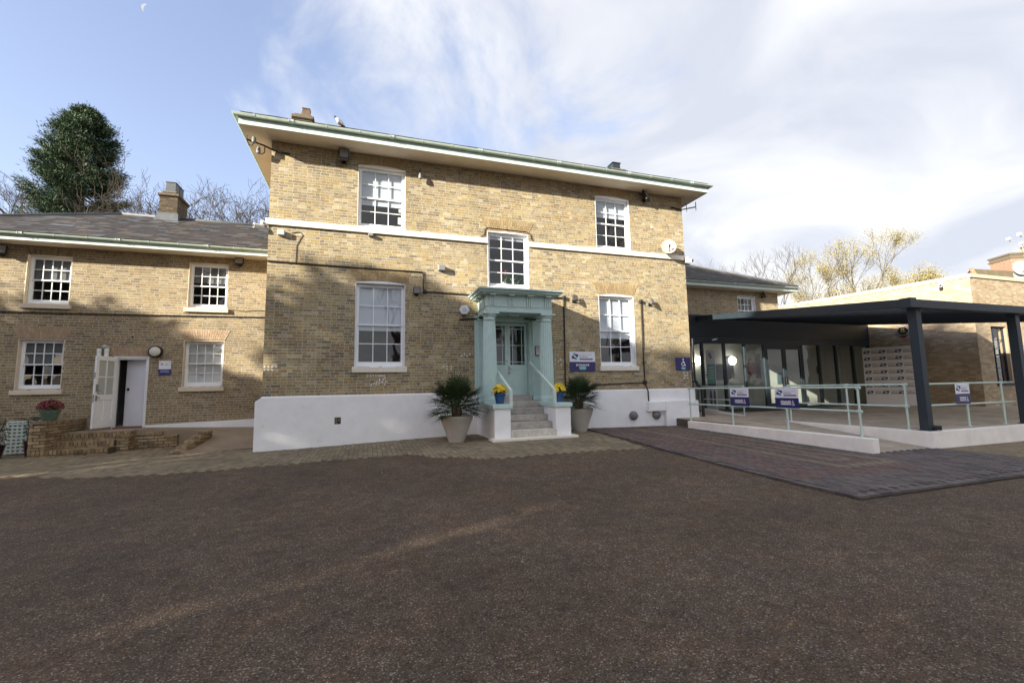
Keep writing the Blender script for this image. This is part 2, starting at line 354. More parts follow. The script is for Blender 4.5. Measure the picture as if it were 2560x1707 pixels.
M_DEEP = mat('deep_teal_print', (.01, .045, .075), .4)
M_INK = mat('grey_ink', (.16, .18, .26), .5)
M_INK2 = mat('pale_ink', (.36, .42, .50), .5)
M_PRINTW = mat('white_print', (.85, .85, .87), .4)
# ------------------------------------------------------------------ ground
def gravel_mat():
    m = bpy.data.materials.new('gravel'); m.use_nodes = True; N = m.node_tree.nodes; L = m.node_tree.links
    b = N['Principled BSDF']; b.inputs['Roughness'].default_value = .9; b.inputs['Specular IOR Level'].default_value = .25
    g = N.new('ShaderNodeNewGeometry')
    v = N.new('ShaderNodeTexVoronoi'); v.inputs['Scale'].default_value = 120; L.new(g.outputs['Position'], v.inputs['Vector'])
    s = N.new('ShaderNodeSeparateColor'); L.new(v.outputs['Color'], s.inputs[0])
    cr = N.new('ShaderNodeValToRGB'); L.new(s.outputs[0], cr.inputs[0]); e = cr.color_ramp.elements
    cols = [(0, (.038, .028, .021)), (.22, (.080, .056, .040)), (.42, (.118, .079, .050)), (.6, (.062, .047, .037)), (.78, (.146, .093, .054)), (.93, (.165, .125, .088)), (.994, (.30, .26, .215))]
    while len(e) < len(cols): e.new(.5)
    for i, (p, c) in enumerate(cols): e[i].position = p; e[i].color = (*c, 1)
    n = N.new('ShaderNodeTexNoise'); n.inputs['Scale'].default_value = .55; n.inputs['Detail'].default_value = 6; n.inputs['Roughness'].default_value = .62; L.new(g.outputs['Position'], n.inputs['Vector'])
    r = N.new('ShaderNodeMapRange'); L.new(n.outputs['Fac'], r.inputs['Value']); r.inputs['From Min'].default_value = .3; r.inputs['From Max'].default_value = .7; r.inputs['To Min'].default_value = .80; r.inputs['To Max'].default_value = 1.22
    n2 = N.new('ShaderNodeTexNoise'); n2.inputs['Scale'].default_value = 7; n2.inputs['Detail'].default_value = 4; L.new(g.outputs['Position'], n2.inputs['Vector'])
    r2 = N.new('ShaderNodeMapRange'); L.new(n2.outputs['Fac'], r2.inputs['Value']); r2.inputs['From Min'].default_value = .3; r2.inputs['From Max'].default_value = .7; r2.inputs['To Min'].default_value = .78; r2.inputs['To Max'].default_value = 1.2
    mm = N.new('ShaderNodeMath'); mm.operation = 'MULTIPLY'; L.new(r.outputs[0], mm.inputs[0]); L.new(r2.outputs[0], mm.inputs[1])
    x = N.new('ShaderNodeMix'); x.data_type = 'RGBA'; x.blend_type = 'MULTIPLY'; x.inputs['Factor'].default_value = 1; L.new(cr.outputs[0], x.inputs['A']); L.new(mm.outputs[0], x.inputs['B'])
    n3 = N.new('ShaderNodeTexNoise'); n3.inputs['Scale'].default_value = 1.6; n3.inputs['Detail'].default_value = 5; L.new(g.outputs['Position'], n3.inputs['Vector'])
    c3 = N.new('ShaderNodeValToRGB'); L.new(n3.outputs['Fac'], c3.inputs[0]); c3.color_ramp.elements[0].position = .36; c3.color_ramp.elements[0].color = (.90, .93, .96, 1); c3.color_ramp.elements[1].position = .66; c3.color_ramp.elements[1].color = (1.10, 1.05, 1.0, 1)
    x2 = N.new('ShaderNodeMix'); x2.data_type = 'RGBA'; x2.blend_type = 'MULTIPLY'; x2.inputs['Factor'].default_value = 1; L.new(x.outputs['Result'], x2.inputs['A']); L.new(c3.outputs[0], x2.inputs['B'])
    L.new(x2.outputs['Result'], b.inputs['Base Color'])
    inv = N.new('ShaderNodeMath'); inv.operation = 'SUBTRACT'; inv.inputs[0].default_value = 1; L.new(v.outputs['Distance'], inv.inputs[1])
    bn = N.new('ShaderNodeBump'); bn.inputs['Strength'].default_value = .9; bn.inputs['Distance'].default_value = .006; L.new(inv.outputs[0], bn.inputs['Height']); L.new(bn.outputs[0], b.inputs['Normal'])
    return m
M_GRAVEL = gravel_mat()
xs = np.concatenate([[-500, -150, -60, -30, -20], np.arange(-14, 24.01, .4), [30, 45, 80, 170, 500]])
ys = np.concatenate([[-500, -150, -60, -30], np.arange(-20, 4.01, .4), [6, 10, 20, 40, 80, 170, 500]])
GX, GY = np.meshgrid(xs, ys); GZ = gz(GX, GY)
nearm = (GX > -15) & (GX < 25) & (GY > -21) & (GY < 5)
GZ = np.where(nearm, GZ, np.clip(GZ, -.02, .05)-.0)
vs = np.stack([GX, GY, GZ], -1).reshape(-1, 3); nx = len(xs)
fs = [(j*nx+i, j*nx+i+1, (j+1)*nx+i+1, (j+1)*nx+i) for j in range(len(ys)-1) for i in range(nx-1)]
ground = MB().add(vs, fs).build('ground', M_GRAVEL, smooth=True, kind='structure')
# loose stones near the camera, denser towards it
def stones(n, x0, x1, y0, y1, rmin, rmax, name, cmat, seed):
    rg = np.random.default_rng(seed)
    x = rg.uniform(x0, x1, n); y = y0+(y1-y0)*rg.random(n)**1.6
    r = rg.uniform(rmin, rmax, n)*rg.choice([1, 1, 1, 1.5], n)
    base = np.array([(1, 0, 0), (0, 1, 0), (-1, 0, 0), (0, -1, 0), (0, 0, 1), (0, 0, -.6)]); fc = np.array([(0, 1, 4), (1, 2, 4), (2, 3, 4), (3, 0, 4), (1, 0, 5), (2, 1, 5), (3, 2, 5), (0, 3, 5)])
    a = rg.uniform(0, 2*PI, n); z = gz(x, y)
    B = base[None]*rg.uniform(.6, 1.25, (n, 6, 1)); X = B[..., 0]*np.cos(a)[:, None]-B[..., 1]*np.sin(a)[:, None]; Y = B[..., 0]*np.sin(a)[:, None]+B[..., 1]*np.cos(a)[:, None]
    P = np.stack([x[:, None]+X*r[:, None], y[:, None]+Y*r[:, None], z[:, None]+B[..., 2]*r[:, None]*.55+r[:, None]*.15], -1)
    F = (fc[None]+6*np.arange(n)[:, None, None]).reshape(-1, 3)
    me = bpy.data.meshes.new(name); me.vertices.add(6*n); me.vertices.foreach_set('co', P.reshape(-1).astype(np.float32))
    me.loops.add(F.size); me.loops.foreach_set('vertex_index', F.reshape(-1).astype(np.int32)); me.polygons.add(len(F)); me.polygons.foreach_set('loop_start', (3*np.arange(len(F))).astype(np.int32)); me.update(calc_edges=True); me.shade_flat()
    at = me.attributes.new('tint', 'FLOAT', 'FACE'); at.data.foreach_set('value', np.repeat(rg.random(n), 8).astype(np.float32)); me.materials.append(cmat)
    o = bpy.data.objects.new(name, me); link(o); o['kind'] = 'stuff'; return o
M_PEB = mat('pebbles', (0, 0, 0), .8, ramp=[(.05, .04, .034), (.09, .064, .046), (.038, .033, .03), (.14, .092, .056), (.07, .053, .042), (.11, .08, .058), (.05, .042, .038), (.085, .06, .042), (.045, .04, .04), (.12, .085, .06), (.06, .048, .04), (.24, .21, .18), (.10, .066, .042), (.07, .055, .045), (.16, .125, .09), (.05, .043, .038)], var=.2, vscale=60)
stones(42000, -6.5, 8.5, -11.6, -4.2, .0022, .0052, 'loose_gravel', M_PEB, 3)

# brown block paving in front of the house, red block pad by the ramp
BROWN = [(-13, 0.6), (-9.2, -.4), (-6.5, -1.4), (-4.84, -2.31), (-3.1, -2.58), (-1.75, -2.54), (-.51, -2.59), (.83, -2.79), (1.31, -3.38), (2.24, -4.09), (3.33, -4.17), (4.55, -4.14), (5.62, -4.3), (6.28, -.3), (6.28, -.02), (-2.5, -.02), (-2.5, .72), (-4.35, .72), (-4.4, 2.3), (-6, 2.4), (-6.2, 1.6), (-7.9, 1.6), (-7.95, 3.2), (-13, 3.2)]
RED = [(6.34, -.02), (5.80, -4.7), (5.80, -8.40), (11.35, -8.38), (11.35, -6.24), (9.38, -6.24), (9.38, -.98), (10.5, -.98), (10.5, -.02)]
def block_pave(name, poly, mat_, lift, ang, tintf, seed, lx=.2, ly=.1, gap=.009, parent=None):
    rg = np.random.default_rng(seed); P = np.array(poly); c, s = math.cos(ang), math.sin(ang)
    # course direction along (c,s)
    R = np.array([[c, s], [-s, c]]); Q = P @ R.T
    u0, v0 = Q.min(0)-.3; u1, v1 = Q.max(0)+.3
    us, vs_ = [], []
    for k, v in enumerate(np.arange(v0, v1, ly)):
        u = np.arange(u0+(lx/2 if k % 2 else 0), u1, lx); us.append(u); vs_.append(np.full(len(u), v))
    u = np.concatenate(us); v = np.concatenate(vs_)
    x = u*c-v*s; y = u*s+v*c
    k = in_poly(x, y, poly); x, y, u, v = x[k], y[k], u[k], v[k]; n = len(x)
    e = .05; zx = (gz(x+e, y)-gz(x-e, y))/(2*e); zy = (gz(x, y+e)-gz(x, y-e))/(2*e)
    zx = zx+rg.normal(0, .008, n); zy = zy+rg.normal(0, .008, n)
    Nn = np.stack([-zx, -zy, np.ones(n)], 1); Nn /= np.linalg.norm(Nn, axis=1)[:, None]
    U = np.broadcast_to([c, s, 0.], (n, 3)); U = U-Nn*(U*Nn).sum(1)[:, None]; U /= np.linalg.norm(U, axis=1)[:, None]; V = np.cross(Nn, U)
    C = np.stack([x, y, gz(x, y)+lift+rg.normal(0, .0018, n)], 1)
    D = np.stack([np.full(n, lx-gap)-rg.uniform(0, .003, n), np.full(n, ly-gap)-rg.uniform(0, .003, n), np.full(n, .05)], 1)
    pieces(parent, name, mat_, C, U, V, Nn, D, tintf(x, y, rg))
M_BROWN = mat('brown_block', (0, 0, 0), .88, var=.16, vscale=12, bump=.4, bscale=80, ramp=[(.215, .175, .112), (.25, .20, .128), (.185, .152, .10), (.265, .212, .135), (.20, .163, .10), (.232, .188, .124)], stain=.28, stscale=.9)
M_REDB = mat('red_block', (0, 0, 0), .85, var=.15, vscale=12, bump=.4, bscale=80, stain=.2, stscale=1.2,
    ramp=[(.105, .090, .087), (.12, .10, .096), (.088, .077, .076), (.135, .11, .103), (.125, .08, .072), (.148, .09, .076), (.112, .074, .066), (.135, .086, .074), (.20, .16, .105), (.175, .145, .098)])
bed = empty('block_paving', (0, -2, 0), kind='structure')
block_pave('block', BROWN, M_BROWN, .008, PI/2, lambda x, y, rg: rg.random(len(x)), 5, parent=bed)
# sand bed under the joints of the brown paving is the ground sheet; the red pad is a raised slab with kerb blocks
pad = empty('paved_forecourt', (8, -5, 0), kind='structure')
M_BED = mat('joint_sand', (.07, .06, .05), .95, var=.2, vscale=20)
nv = 46; px_ = np.linspace(5.5, 11.6, 62); py_ = np.linspace(-8.6, .1, 88)
mb = MB(); AX, AY = np.meshgrid(px_, py_); cc = in_poly((AX[:-1, :-1]+AX[1:, 1:])/2, (AY[:-1, :-1]+AY[1:, 1:])/2, [(x+(.03 if x > 9 else -.0), y) for x, y in RED])
mb.add(np.stack([AX, AY, gz(AX, AY)+.024], -1).reshape(-1, 3), [(j*62+i, j*62+i+1, (j+1)*62+i+1, (j+1)*62+i) for j in range(87) for i in range(61) if cc[j, i]])
mb.build('bed', M_BED, pad)
def red_tint(x, y, rg):
    r = rg.random(len(x)); t = np.where(r < .75, .42+.36*rg.random(len(x)), .40*rg.random(len(x)))      # mostly red
    dark = (x > 8.75) | (y < -7.5) | (x < 6.05)
    t = np.where(dark & (rg.random(len(x)) < .92), .40*rg.random(len(x)), t)
    def ring(xa, xb, ya, yb, w): return (x > xa-w) & (x < xb+w) & (y > ya-w) & (y < yb+w) & ~((x > xa+w) & (x < xb-w) & (y > ya+w) & (y < yb-w))
    t = np.where(ring(7.55, 8.85, -6.9, -.9, .075) | ring(8.0, 8.45, -6.45, -1.4, .05), .82+.17*rg.random(len(x)), t)
    return t
block_pave('block', [(6.36, -.05), (5.93, -4.7), (5.93, -8.27), (11.32, -8.25), (11.32, -6.26), (9.38, -6.26), (9.38, -1.0), (10.45, -1.0), (10.45, -.05)], M_REDB, .034, PI/2, red_tint, 9, parent=pad)
# kerb blocks round the pad's free edges
def edging(p0, p1, w=.1, l=.2, lift=.04, name='kerb_block', mt=None, parent=pad, seed=1):
    rg = np.random.default_rng(seed); p0 = np.array(p0, float); p1 = np.array(p1, float); d = p1-p0; Ld = np.linalg.norm(d); d /= Ld; n = int(Ld/l)
    t = (np.arange(n)+.5)*Ld/n; x = p0[0]+d[0]*t; y = p0[1]+d[1]*t
    U = np.tile([d[0], d[1], 0], (n, 1)); V = np.tile([-d[1], d[0], 0], (n, 1)); Nn = np.tile([0, 0, 1.], (n, 1))
    Nn = Nn+rg.normal(0, .012, (n, 3)); Nn /= np.linalg.norm(Nn, axis=1)[:, None]
    pieces(parent, name, mt or M_REDB, np.stack([x, y, gz(x, y)+lift+rg.normal(0, .003, n)], 1), U, V, Nn, np.stack([np.full(n, Ld/n-.006), np.full(n, w), np.full(n, .12)], 1), rg.random(n)*.4)
edging((6.31, -.1), (5.86, -4.7), seed=2); edging((5.86, -4.72), (5.86, -8.30), seed=3); edging((5.82, -8.33), (11.35, -8.31), seed=4)
# ------------------------------------------------------------------ brickwork generators
def brick_rows(u0, u1, v0, v1, holes, seed, course=.075, S=.213, H=.1005, gap=.012, bond='flemish', jit=.006, tintw=None):
    rg = np.random.default_rng(seed); out = []
    n = int(math.ceil((v1-v0)/course-1e-6))
    for k in range(n):
        a = v0+k*course; b = min(a+course-gap, v1); vc = (a+b)/2
        if b-a < .015: continue
        u = u0-(0 if k % 2 == 0 else (S+H)/2*.5+.055)-rg.uniform(0, .02)
        i = 0
        hs = [(h[0], h[1]) for h in holes if h[2] < vc < h[3]]
        while u < u1:
            if bond == 'flemish': l = S if i % 2 == 0 else H
            elif bond == 'stretcher': l = S
            else: l = S if k % 4 else H
            l += rg.normal(0, jit); s, e = max(u, u0), min(u+l, u1); i += 1; u += l+gap
            segs = [(s, e)]
            for h0, h1 in hs:
                ns = []
                for s_, e_ in segs:
                    if e_ <= h0 or s_ >= h1: ns.append((s_, e_)); continue
                    if s_ < h0: ns.append((s_, h0-.004))
                    if e_ > h1: ns.append((h1+.004, e_))
                segs = ns
            for s_, e_ in segs:
                if e_-s_ > .02: out.append(((s_+e_)/2, vc+rg.normal(0, .0012), e_-s_, b-a+rg.normal(0, .0015), rg.random()))
    return np.array(out)
def lay(parent, rows, O, U, mat_, depth=.03, prot=.0009, seed=0, name='brick', limit=300, Nn=None):
    rg = np.random.default_rng(seed+99); O = np.array(O, float); U = np.array(U, float); Z = np.array([0, 0, 1.]); Nn = np.cross(U, Z) if Nn is None else np.array(Nn, float)
    n = len(rows); C = O+rows[:, 0:1]*U+rows[:, 1:2]*Z+Nn*rg.normal(0, prot*.6, n)[:, None]
    pieces(parent, name, mat_, C, U, Z, Nn, np.stack([rows[:, 2], rows[:, 3], np.full(n, depth)], 1), rows[:, 4], limit, stuff='brickwork')
def holed_wall(mb, x0, x1, z0, z1, y0, y1, holes):
    zs = sorted({z0, z1, *[min(max(h[2], z0), z1) for h in holes], *[min(max(h[3], z0), z1) for h in holes]})
    for a, b in zip(zs, zs[1:]):
        if b-a < 1e-6: continue
        zc = (a+b)/2; xs = [x0]
        for h in sorted(h for h in holes if h[2] < zc < h[3]): xs += [h[0], h[1]]
        xs.append(x1)
        for i in range(0, len(xs), 2):
            if xs[i+1]-xs[i] > 1e-6: mb.box(xs[i], xs[i+1], y0, y1, a, b)
def flat_arch(parent, x0, x1, z0, h, splay, y, mat_, n, name='arch_brick', seed=0):
    """fan of tapered bricks over an opening, one object each"""
    rg = np.random.default_rng(seed); m = (x0+x1)/2
    for i in range(n):
        a, b = i/n, (i+1)/n; g = .0045
        bx0, bx1 = x0+(x1-x0)*a+g, x0+(x1-x0)*b-g; tx0, tx1 = x0-splay+(x1-x0+2*splay)*a+g, x0-splay+(x1-x0+2*splay)*b-g
        mb = MB(); mb.tint = rg.random(); yy = y-rg.uniform(0, .002)
        mid = .5+.12*(1 if i % 2 else -1)
        L_ = lambda t, s: ((bx0 if s == 0 else bx1)*(1-t)+(tx0 if s == 0 else tx1)*t, yy, z0+h*t)
        for t0, t1 in ((0, mid-.012), (mid+.012, 1)):
            mb.prism([L_(t0, 0), L_(t0, 1), L_(t1, 1), L_(t1, 0)], (0, .012, 0)); mb.tint = rg.random()
        mb.build(name, mat_, parent)
def sash_window(house, x0, x1, z0, z1, y, cols, rows, blind=0.0, sill=True, camber=0.0, reveal=M_PAINT, sillm=M_PAINT, room=M_ROOM, blindm=None, deep=.13, roomd=1.4, sillz=None):
    fw = .045                                   # box frame width
    yf = y+deep-.03                             # frame front
    mb = MB()
    mb.box(x0-.003, x0+.012, y-.002, yf+.08, z0, z1); mb.box(x1-.012, x1+.003, y-.002, yf+.08, z0, z1)   # painted reveals
    mb.box(x0+.012, x1-.012, y-.002, yf+.08, z1-.012, z1+.003); mb.box(x0+.012, x1-.012, y+.0, yf+.08, z0-.003, z0+.012)
    if camber:
        n = 14; pts = [(x0-.003, y-.004, z1-.001)]+[(x0+(x1-x0)*i/n, y-.004, z1+camber*(1-(2*i/n-1)**2)) for i in range(n+1)]+[(x1+.003, y-.004, z1-.001)]
        mb.prism(pts, (0, .0035, 0))
    win = mb.build('window', reveal, house)
    X0, X1, Z0, Z1 = x0+.014, x1-.014, z0+.014, z1-.014
    fr = MB(); fr.bbox(X0, X0+fw, yf, yf+.075, Z0, Z1); fr.bbox(X1-fw, X1, yf, yf+.075, Z0, Z1); fr.bbox(X0+fw, X1-fw, yf, yf+.075, Z1-fw, Z1); fr.bbox(X0+fw, X1-fw, yf-.02, yf+.075, Z0, Z0+.055)
    fr.build('frame', M_PAINT, win)
    ix0, ix1, iz0, iz1 = X0+fw, X1-fw, Z0+.055, Z1-fw; zm = (iz0+iz1)/2
    for up in (1, 0):
        a, b = (zm-.018, iz1) if up else (iz0, zm+.018); ys = yf+.012 if up else yf+.042
        st = .038; rb = .04 if up else .075; rt = .04 if up else .038
        s = MB(); s.box(ix0, ix0+st, ys, ys+.028, a, b); s.box(ix1-st, ix1, ys, ys+.028, a, b); s.box(ix0+st, ix1-st, ys, ys+.028, b-rt, b); s.box(ix0+st, ix1-st, ys-.001, ys+.028, a, a+rb)
        gx0, gx1, ga, gb = ix0+st, ix1-st, a+rb, b-rt; nr = rows//2 if rows % 2 == 0 else (rows//2 if up else rows-rows//2); bw = .011
        for i in range(1, cols): c = gx0+(gx1-gx0)*i/cols; s.box(c-bw, c+bw, ys+.004, ys+.024, ga, gb)
        for j in range(1, nr):
            c = ga+(gb-ga)*j/nr
            for i in range(cols): s.box(gx0+(gx1-gx0)*i/cols+(bw if i else 0), gx0+(gx1-gx0)*(i+1)/cols-(bw if i < cols-1 else 0), ys+.005, ys+.023, c-bw, c+bw)
        s.build('sash', M_PAINT, win)
        for i in range(cols):
            for j in range(nr):
                p = MB(); xa, xb = gx0+(gx1-gx0)*i/cols+.006, gx0+(gx1-gx0)*(i+1)/cols-.006; za, zb = ga+(gb-ga)*j/nr+.006, ga+(gb-ga)*(j+1)/nr-.006
                tx, tz = random.gauss(0, .0016), random.gauss(0, .0016)
                p.add([(xa, ys+.014-tx-tz, za), (xb, ys+.014+tx-tz, za), (xb, ys+.014+tx+tz, zb), (xa, ys+.014-tx+tz, zb)], [(0, 1, 2, 3)]); p.build('pane', M_GLASS, win)
    if blind:
        b = MB(); zb = iz1-(iz1-iz0)*blind; b.box(ix0+.004, ix1-.004, yf+.078, yf+.081, zb, iz1+.03); b.box(ix0+.004, ix1-.004, yf+.074, yf+.086, zb-.025, zb); b.build('blind', blindm or M_BLIND, win)
    if sill:
        sz = sillz or .15; s = MB(); s.bbox(x0-.06, x1+.06, y-.075, y+.02, z0-sz, z0-.004, .008); s.build('sill', sillm, win)
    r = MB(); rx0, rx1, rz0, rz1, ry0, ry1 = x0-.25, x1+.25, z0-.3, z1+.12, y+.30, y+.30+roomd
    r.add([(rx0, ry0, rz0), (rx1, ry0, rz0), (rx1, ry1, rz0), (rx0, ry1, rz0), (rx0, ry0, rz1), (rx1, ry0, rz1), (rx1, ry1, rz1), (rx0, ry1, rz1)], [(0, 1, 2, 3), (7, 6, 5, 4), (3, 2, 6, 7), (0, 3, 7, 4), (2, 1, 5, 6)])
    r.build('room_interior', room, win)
    return win
def gutter(parent, pts, r=.058, mat_=None, cap0=True, name='gutter', n=7):
    """half round trough along a polyline in plan (all at one height)"""
    mat_ = mat_ or M_GUTTER; mb = MB(); P = [np.array(p, float) for p in pts]; vs = []
    for i, p in enumerate(P):
        d0 = P[i]-P[i-1] if i else P[1]-P[0]; d1 = P[i+1]-P[i] if i < len(P)-1 else d0
        d0 = d0/np.linalg.norm(d0); d1 = d1/np.linalg.norm(d1); n0 = np.array([d0[1], -d0[0], 0]); n1 = np.array([d1[1], -d1[0], 0]); nn = n0+n1; nn /= np.linalg.norm(nn); k = 1/max(np.dot(nn, n0), .3)
        for w, flip in ((r, 1), (r-.006, -1)):
            for j in range(n+1):
                a = PI*j/n if flip > 0 else PI*(n-j)/n
                vs.append(p+nn*k*(-w*math.cos(a))+np.array([0, 0, -w*math.sin(a)]))
    m = 2*(n+1); fs = []
    for i in range(len(P)-1):
        for j in range(m): fs.append((i*m+j, i*m+(j+1) % m, (i+1)*m+(j+1) % m, (i+1)*m+j))
    fs += [tuple(range(m)), tuple(range((len(P)-1)*m, len(P)*m))[::-1]]
    return mb.add(vs, fs).build(name, mat_, parent, smooth=40)
def gutter_fittings(parent, x0, x1, y, z, n, r=.058, phase=.3):
    for i in range(n):
        x = x0+(x1-x0)*(i+phase)/n; wide = i % 3 == 1
        mb = MB(); w = .05 if wide else .012; k = 9
        prof = [(x, y-(r+.006)*math.cos(PI*j/k), z-(r+.006)*math.sin(PI*j/k)+.003) for j in range(k+1)]; prof2 = [(x, y-(r-.002)*math.cos(PI*j/k), z-(r-.002)*math.sin(PI*j/k)+.003) for j in range(k, -1, -1)]
        mb.prism([(p[0]-w, p[1], p[2]) for p in prof+prof2], (2*w, 0, 0)); 
        if wide:
            for dx in (-.05, .05): mb.box(x+dx-.006, x+dx+.006, y-r-.012, y-r-.002, z-.05, z+.008)
        mb.build('gutter_union' if wide else 'gutter_bracket', M_MINT_P, parent)
def brick_texture_mat(name, c1, c2, mortar):
    m = bpy.data.materials.new(name); m.use_nodes = True; N = m.node_tree.nodes; L = m.node_tree.links; b = N['Principled BSDF']; b.inputs['Roughness'].default_value = .9
    g = N.new('ShaderNodeNewGeometry'); s = N.new('ShaderNodeSeparateXYZ'); L.new(g.outputs['Position'], s.inputs[0]); a = N.new('ShaderNodeMath'); a.operation = 'ADD'; L.new(s.outputs[0], a.inputs[0]); L.new(s.outputs[1], a.inputs[1])
    c = N.new('ShaderNodeCombineXYZ'); L.new(a.outputs[0], c.inputs[0]); L.new(s.outputs[2], c.inputs[1])
    t = N.new('ShaderNodeTexBrick'); L.new(c.outputs[0], t.inputs['Vector']); t.inputs['Color1'].default_value = (*c1, 1); t.inputs['Color2'].default_value = (*c2, 1); t.inputs['Mortar'].default_value = (*mortar, 1)
    t.inputs['Scale'].default_value = 1; t.inputs['Brick Width'].default_value = .225; t.inputs['Row Height'].default_value = .075; t.inputs['Mortar Size'].default_value = .008
    L.new(t.outputs['Color'], b.inputs['Base Color']); MATS[name] = m; return m
M_FARBRICK = brick_texture_mat('side_brick', (.36, .25, .12), (.25, .18, .10), (.38, .34, .27))
M_REDBRICK = brick_texture_mat('red_chimney_brick', (.36, .13, .07), (.27, .10, .06), (.42, .36, .28))

# ------------------------------------------------------------------ main house
ZP, ZS = 1.38, 8.08
house = empty('main_house', (4, 4.5, 0), 'tall central brick house with overhanging eaves and mint entrance portico', 'house')
holes = [(-.33, .95, 5.97, 7.73), (7.05, 8.33, 5.97, 7.73), (3.36, 4.66, 4.48, 6.18), (-.34, .96, 2.11, 4.40), (7.04, 8.34, 2.11, 4.40), (3.35, 4.65, 1.2, 3.47)]
mb = MB(); holed_wall(mb, -2.49, 10.51, .9, 8.3, .0018, .30, holes); mb.build('wall', M_MORTAR, house)
mb = MB(); mb.box(-2.488, -2.2, .302, 9.5, -.2, 8.3); mb.box(10.2, 10.508, .302, 9.5, -.2, 8.3); mb.box(-2.2, 10.2, 9.2, 9.5, -.2, 8.3); mb.build('side_wall', M_FARBRICK, house)
rows = brick_rows(-2.49, 10.51, ZP, ZS, holes+[(-2.6, 3.36, 5.79, 5.95), (4.66, 10.7, 5.79, 5.95)], 21)
lay(house, rows, (0, 0, 0), (1, 0, 0), M_BRICK, seed=1)
# plinth, left and right of the steps, with a chamfered top
def plinth(x0, x1, zt, y=-.09, left=False):
    mb = MB(); zb = -.15
    prof = [(y, zb), (y, zt-.035), (-.012, zt), (.0, zt), (.0, zb)]
    mb.prism([(x0, a, b) for a, b in prof], (x1-x0, 0, 0)); return mb
mb = plinth(-2.49, 2.97, ZP); mb.prism([(-2.62, -.09, -.15), (-2.62, -.09, ZP-.12), (-2.5, -.085, ZP-.04), (-2.49, -.088, ZP-.036), (-2.49, -.088, -.15)], (0, 3.25, 0)); mb.build('plinth', M_WHITE, house)
plinth(5.03, 10.53, ZP-.02).build('plinth', M_WHITE, house)
mb = MB(); mb.box(8.58, 9.21, -.24, -.092, .66, .95); mb.box(9.213, 10.50, -.26, -.092, -.1, .955); mb.build('plinth_boxing', M_WHITE, house)
mb = MB(); mb.box(-.79, -.64, -.094, -.0905, .64, .81); mb.build('air_vent', mat('vent_dark', (.03, .026, .022), .9), house)
mb = MB(); mb.box(-.775, -.72, -.097, -.094, .66, .79); mb.box(-.70, -.66, -.097, -.094, .70, .79); mb.build('vent_rubble', mat('vent_rubble', (.16, .13, .1), .95, var=.4, vscale=30), house)
for a, b in ((-2.56, 3.355), (4.665, 10.57)):
    mb = MB(); n = 3; w = (b-a)/n
    for i in range(n): mb.bbox(a+w*i+(.0015 if i else 0), a+w*(i+1), -.065, .03, 5.79, 5.95, .006)
    if a < 0: mb.box(a, a+.07, .031, 9.0, 5.79, 5.95)
    else: mb.box(b-.07, b, .031, 9.0, 5.79, 5.95)
    mb.build('string_course', M_STONE, house)
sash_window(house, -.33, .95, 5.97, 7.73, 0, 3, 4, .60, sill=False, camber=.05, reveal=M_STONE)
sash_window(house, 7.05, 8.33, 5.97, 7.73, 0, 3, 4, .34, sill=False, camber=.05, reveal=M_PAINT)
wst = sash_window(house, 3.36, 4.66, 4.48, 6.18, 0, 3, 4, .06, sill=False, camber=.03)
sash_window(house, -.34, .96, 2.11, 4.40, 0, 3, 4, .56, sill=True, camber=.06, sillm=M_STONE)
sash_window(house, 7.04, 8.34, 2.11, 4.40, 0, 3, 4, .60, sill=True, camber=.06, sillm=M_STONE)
for i, (a, b, z, h, c) in enumerate([(-.33, .95, 7.785, .29, .12), (7.05, 8.33, 7.785, .29, .12), (3.36, 4.66, 6.215, .34, .17), (-.34, .96, 4.462, .36, .18), (7.04, 8.34, 4.462, .36, .18)]):
    flat_arch(house, a-.02, b+.02, z, h, c, -.0075, M_ARCH, 22, seed=i)
# eaves
EX0, EX1, EY = -3.11, 11.11, -.65
mb = MB(); mb.box(EX0+.03, EX1-.03, EY+.03, .02, ZS, ZS+.02); mb.box(EX0+.03, -2.45, .022, 10.1, ZS, ZS+.02); mb.box(10.47, EX1-.03, .022, 10.1, ZS, ZS+.02); mb.build('soffit', M_SOFFIT, house)
mb = MB(); mb.box(EX0, EX1, EY, EY+.03, ZS-.012, ZS+.20); mb.box(EX0, EX1, EY-.014, EY-.001, ZS-.02, ZS+.03); mb.box(EX0, EX0+.03, EY+.031, 10.1, ZS-.012, ZS+.20); mb.box(EX1-.03, EX1, EY+.031, 10.1, ZS-.012, ZS+.20); mb.build('fascia', M_MINT_P, house)
gutter(house, [(EX0-.07, 9.8, ZS+.215), (EX0-.07, EY-.07, ZS+.215), (EX1+.07, EY-.07, ZS+.215), (EX1+.07, 9.8, ZS+.215)], .062)
gutter_fittings(house, EX0+.2, EX1-.1, EY-.07, ZS+.215, 17, .062, .2)
RZ0, TANP = ZS+.25, .505
rx0, rx1, ry0, ry1 = EX0-.06, EX1+.06, EY-.06, 10.16; hd = (ry1-ry0)/2; rzt = RZ0+hd*TANP; ryc = (ry0+ry1)/2
mb = MB(); mb.add([(rx0, ry0, RZ0), (rx1, ry0, RZ0), (rx1, ry1, RZ0), (rx0, ry1, RZ0), (rx0+hd, ryc, rzt), (rx1-hd, ryc, rzt), (rx0, ry0, RZ0-.03), (rx1, ry0, RZ0-.03), (rx1, ry1, RZ0-.03), (rx0, ry1, RZ0-.03)],
    [(0, 1, 5, 4), (1, 2, 5), (2, 3, 4, 5), (3, 0, 4), (6, 9, 8, 7), (0, 6, 7, 1), (1, 7, 8, 2), (2, 8, 9, 3), (3, 9, 6, 0)]); mb.tint = .3
roof = mb.build('roof', M_SLATE, house)
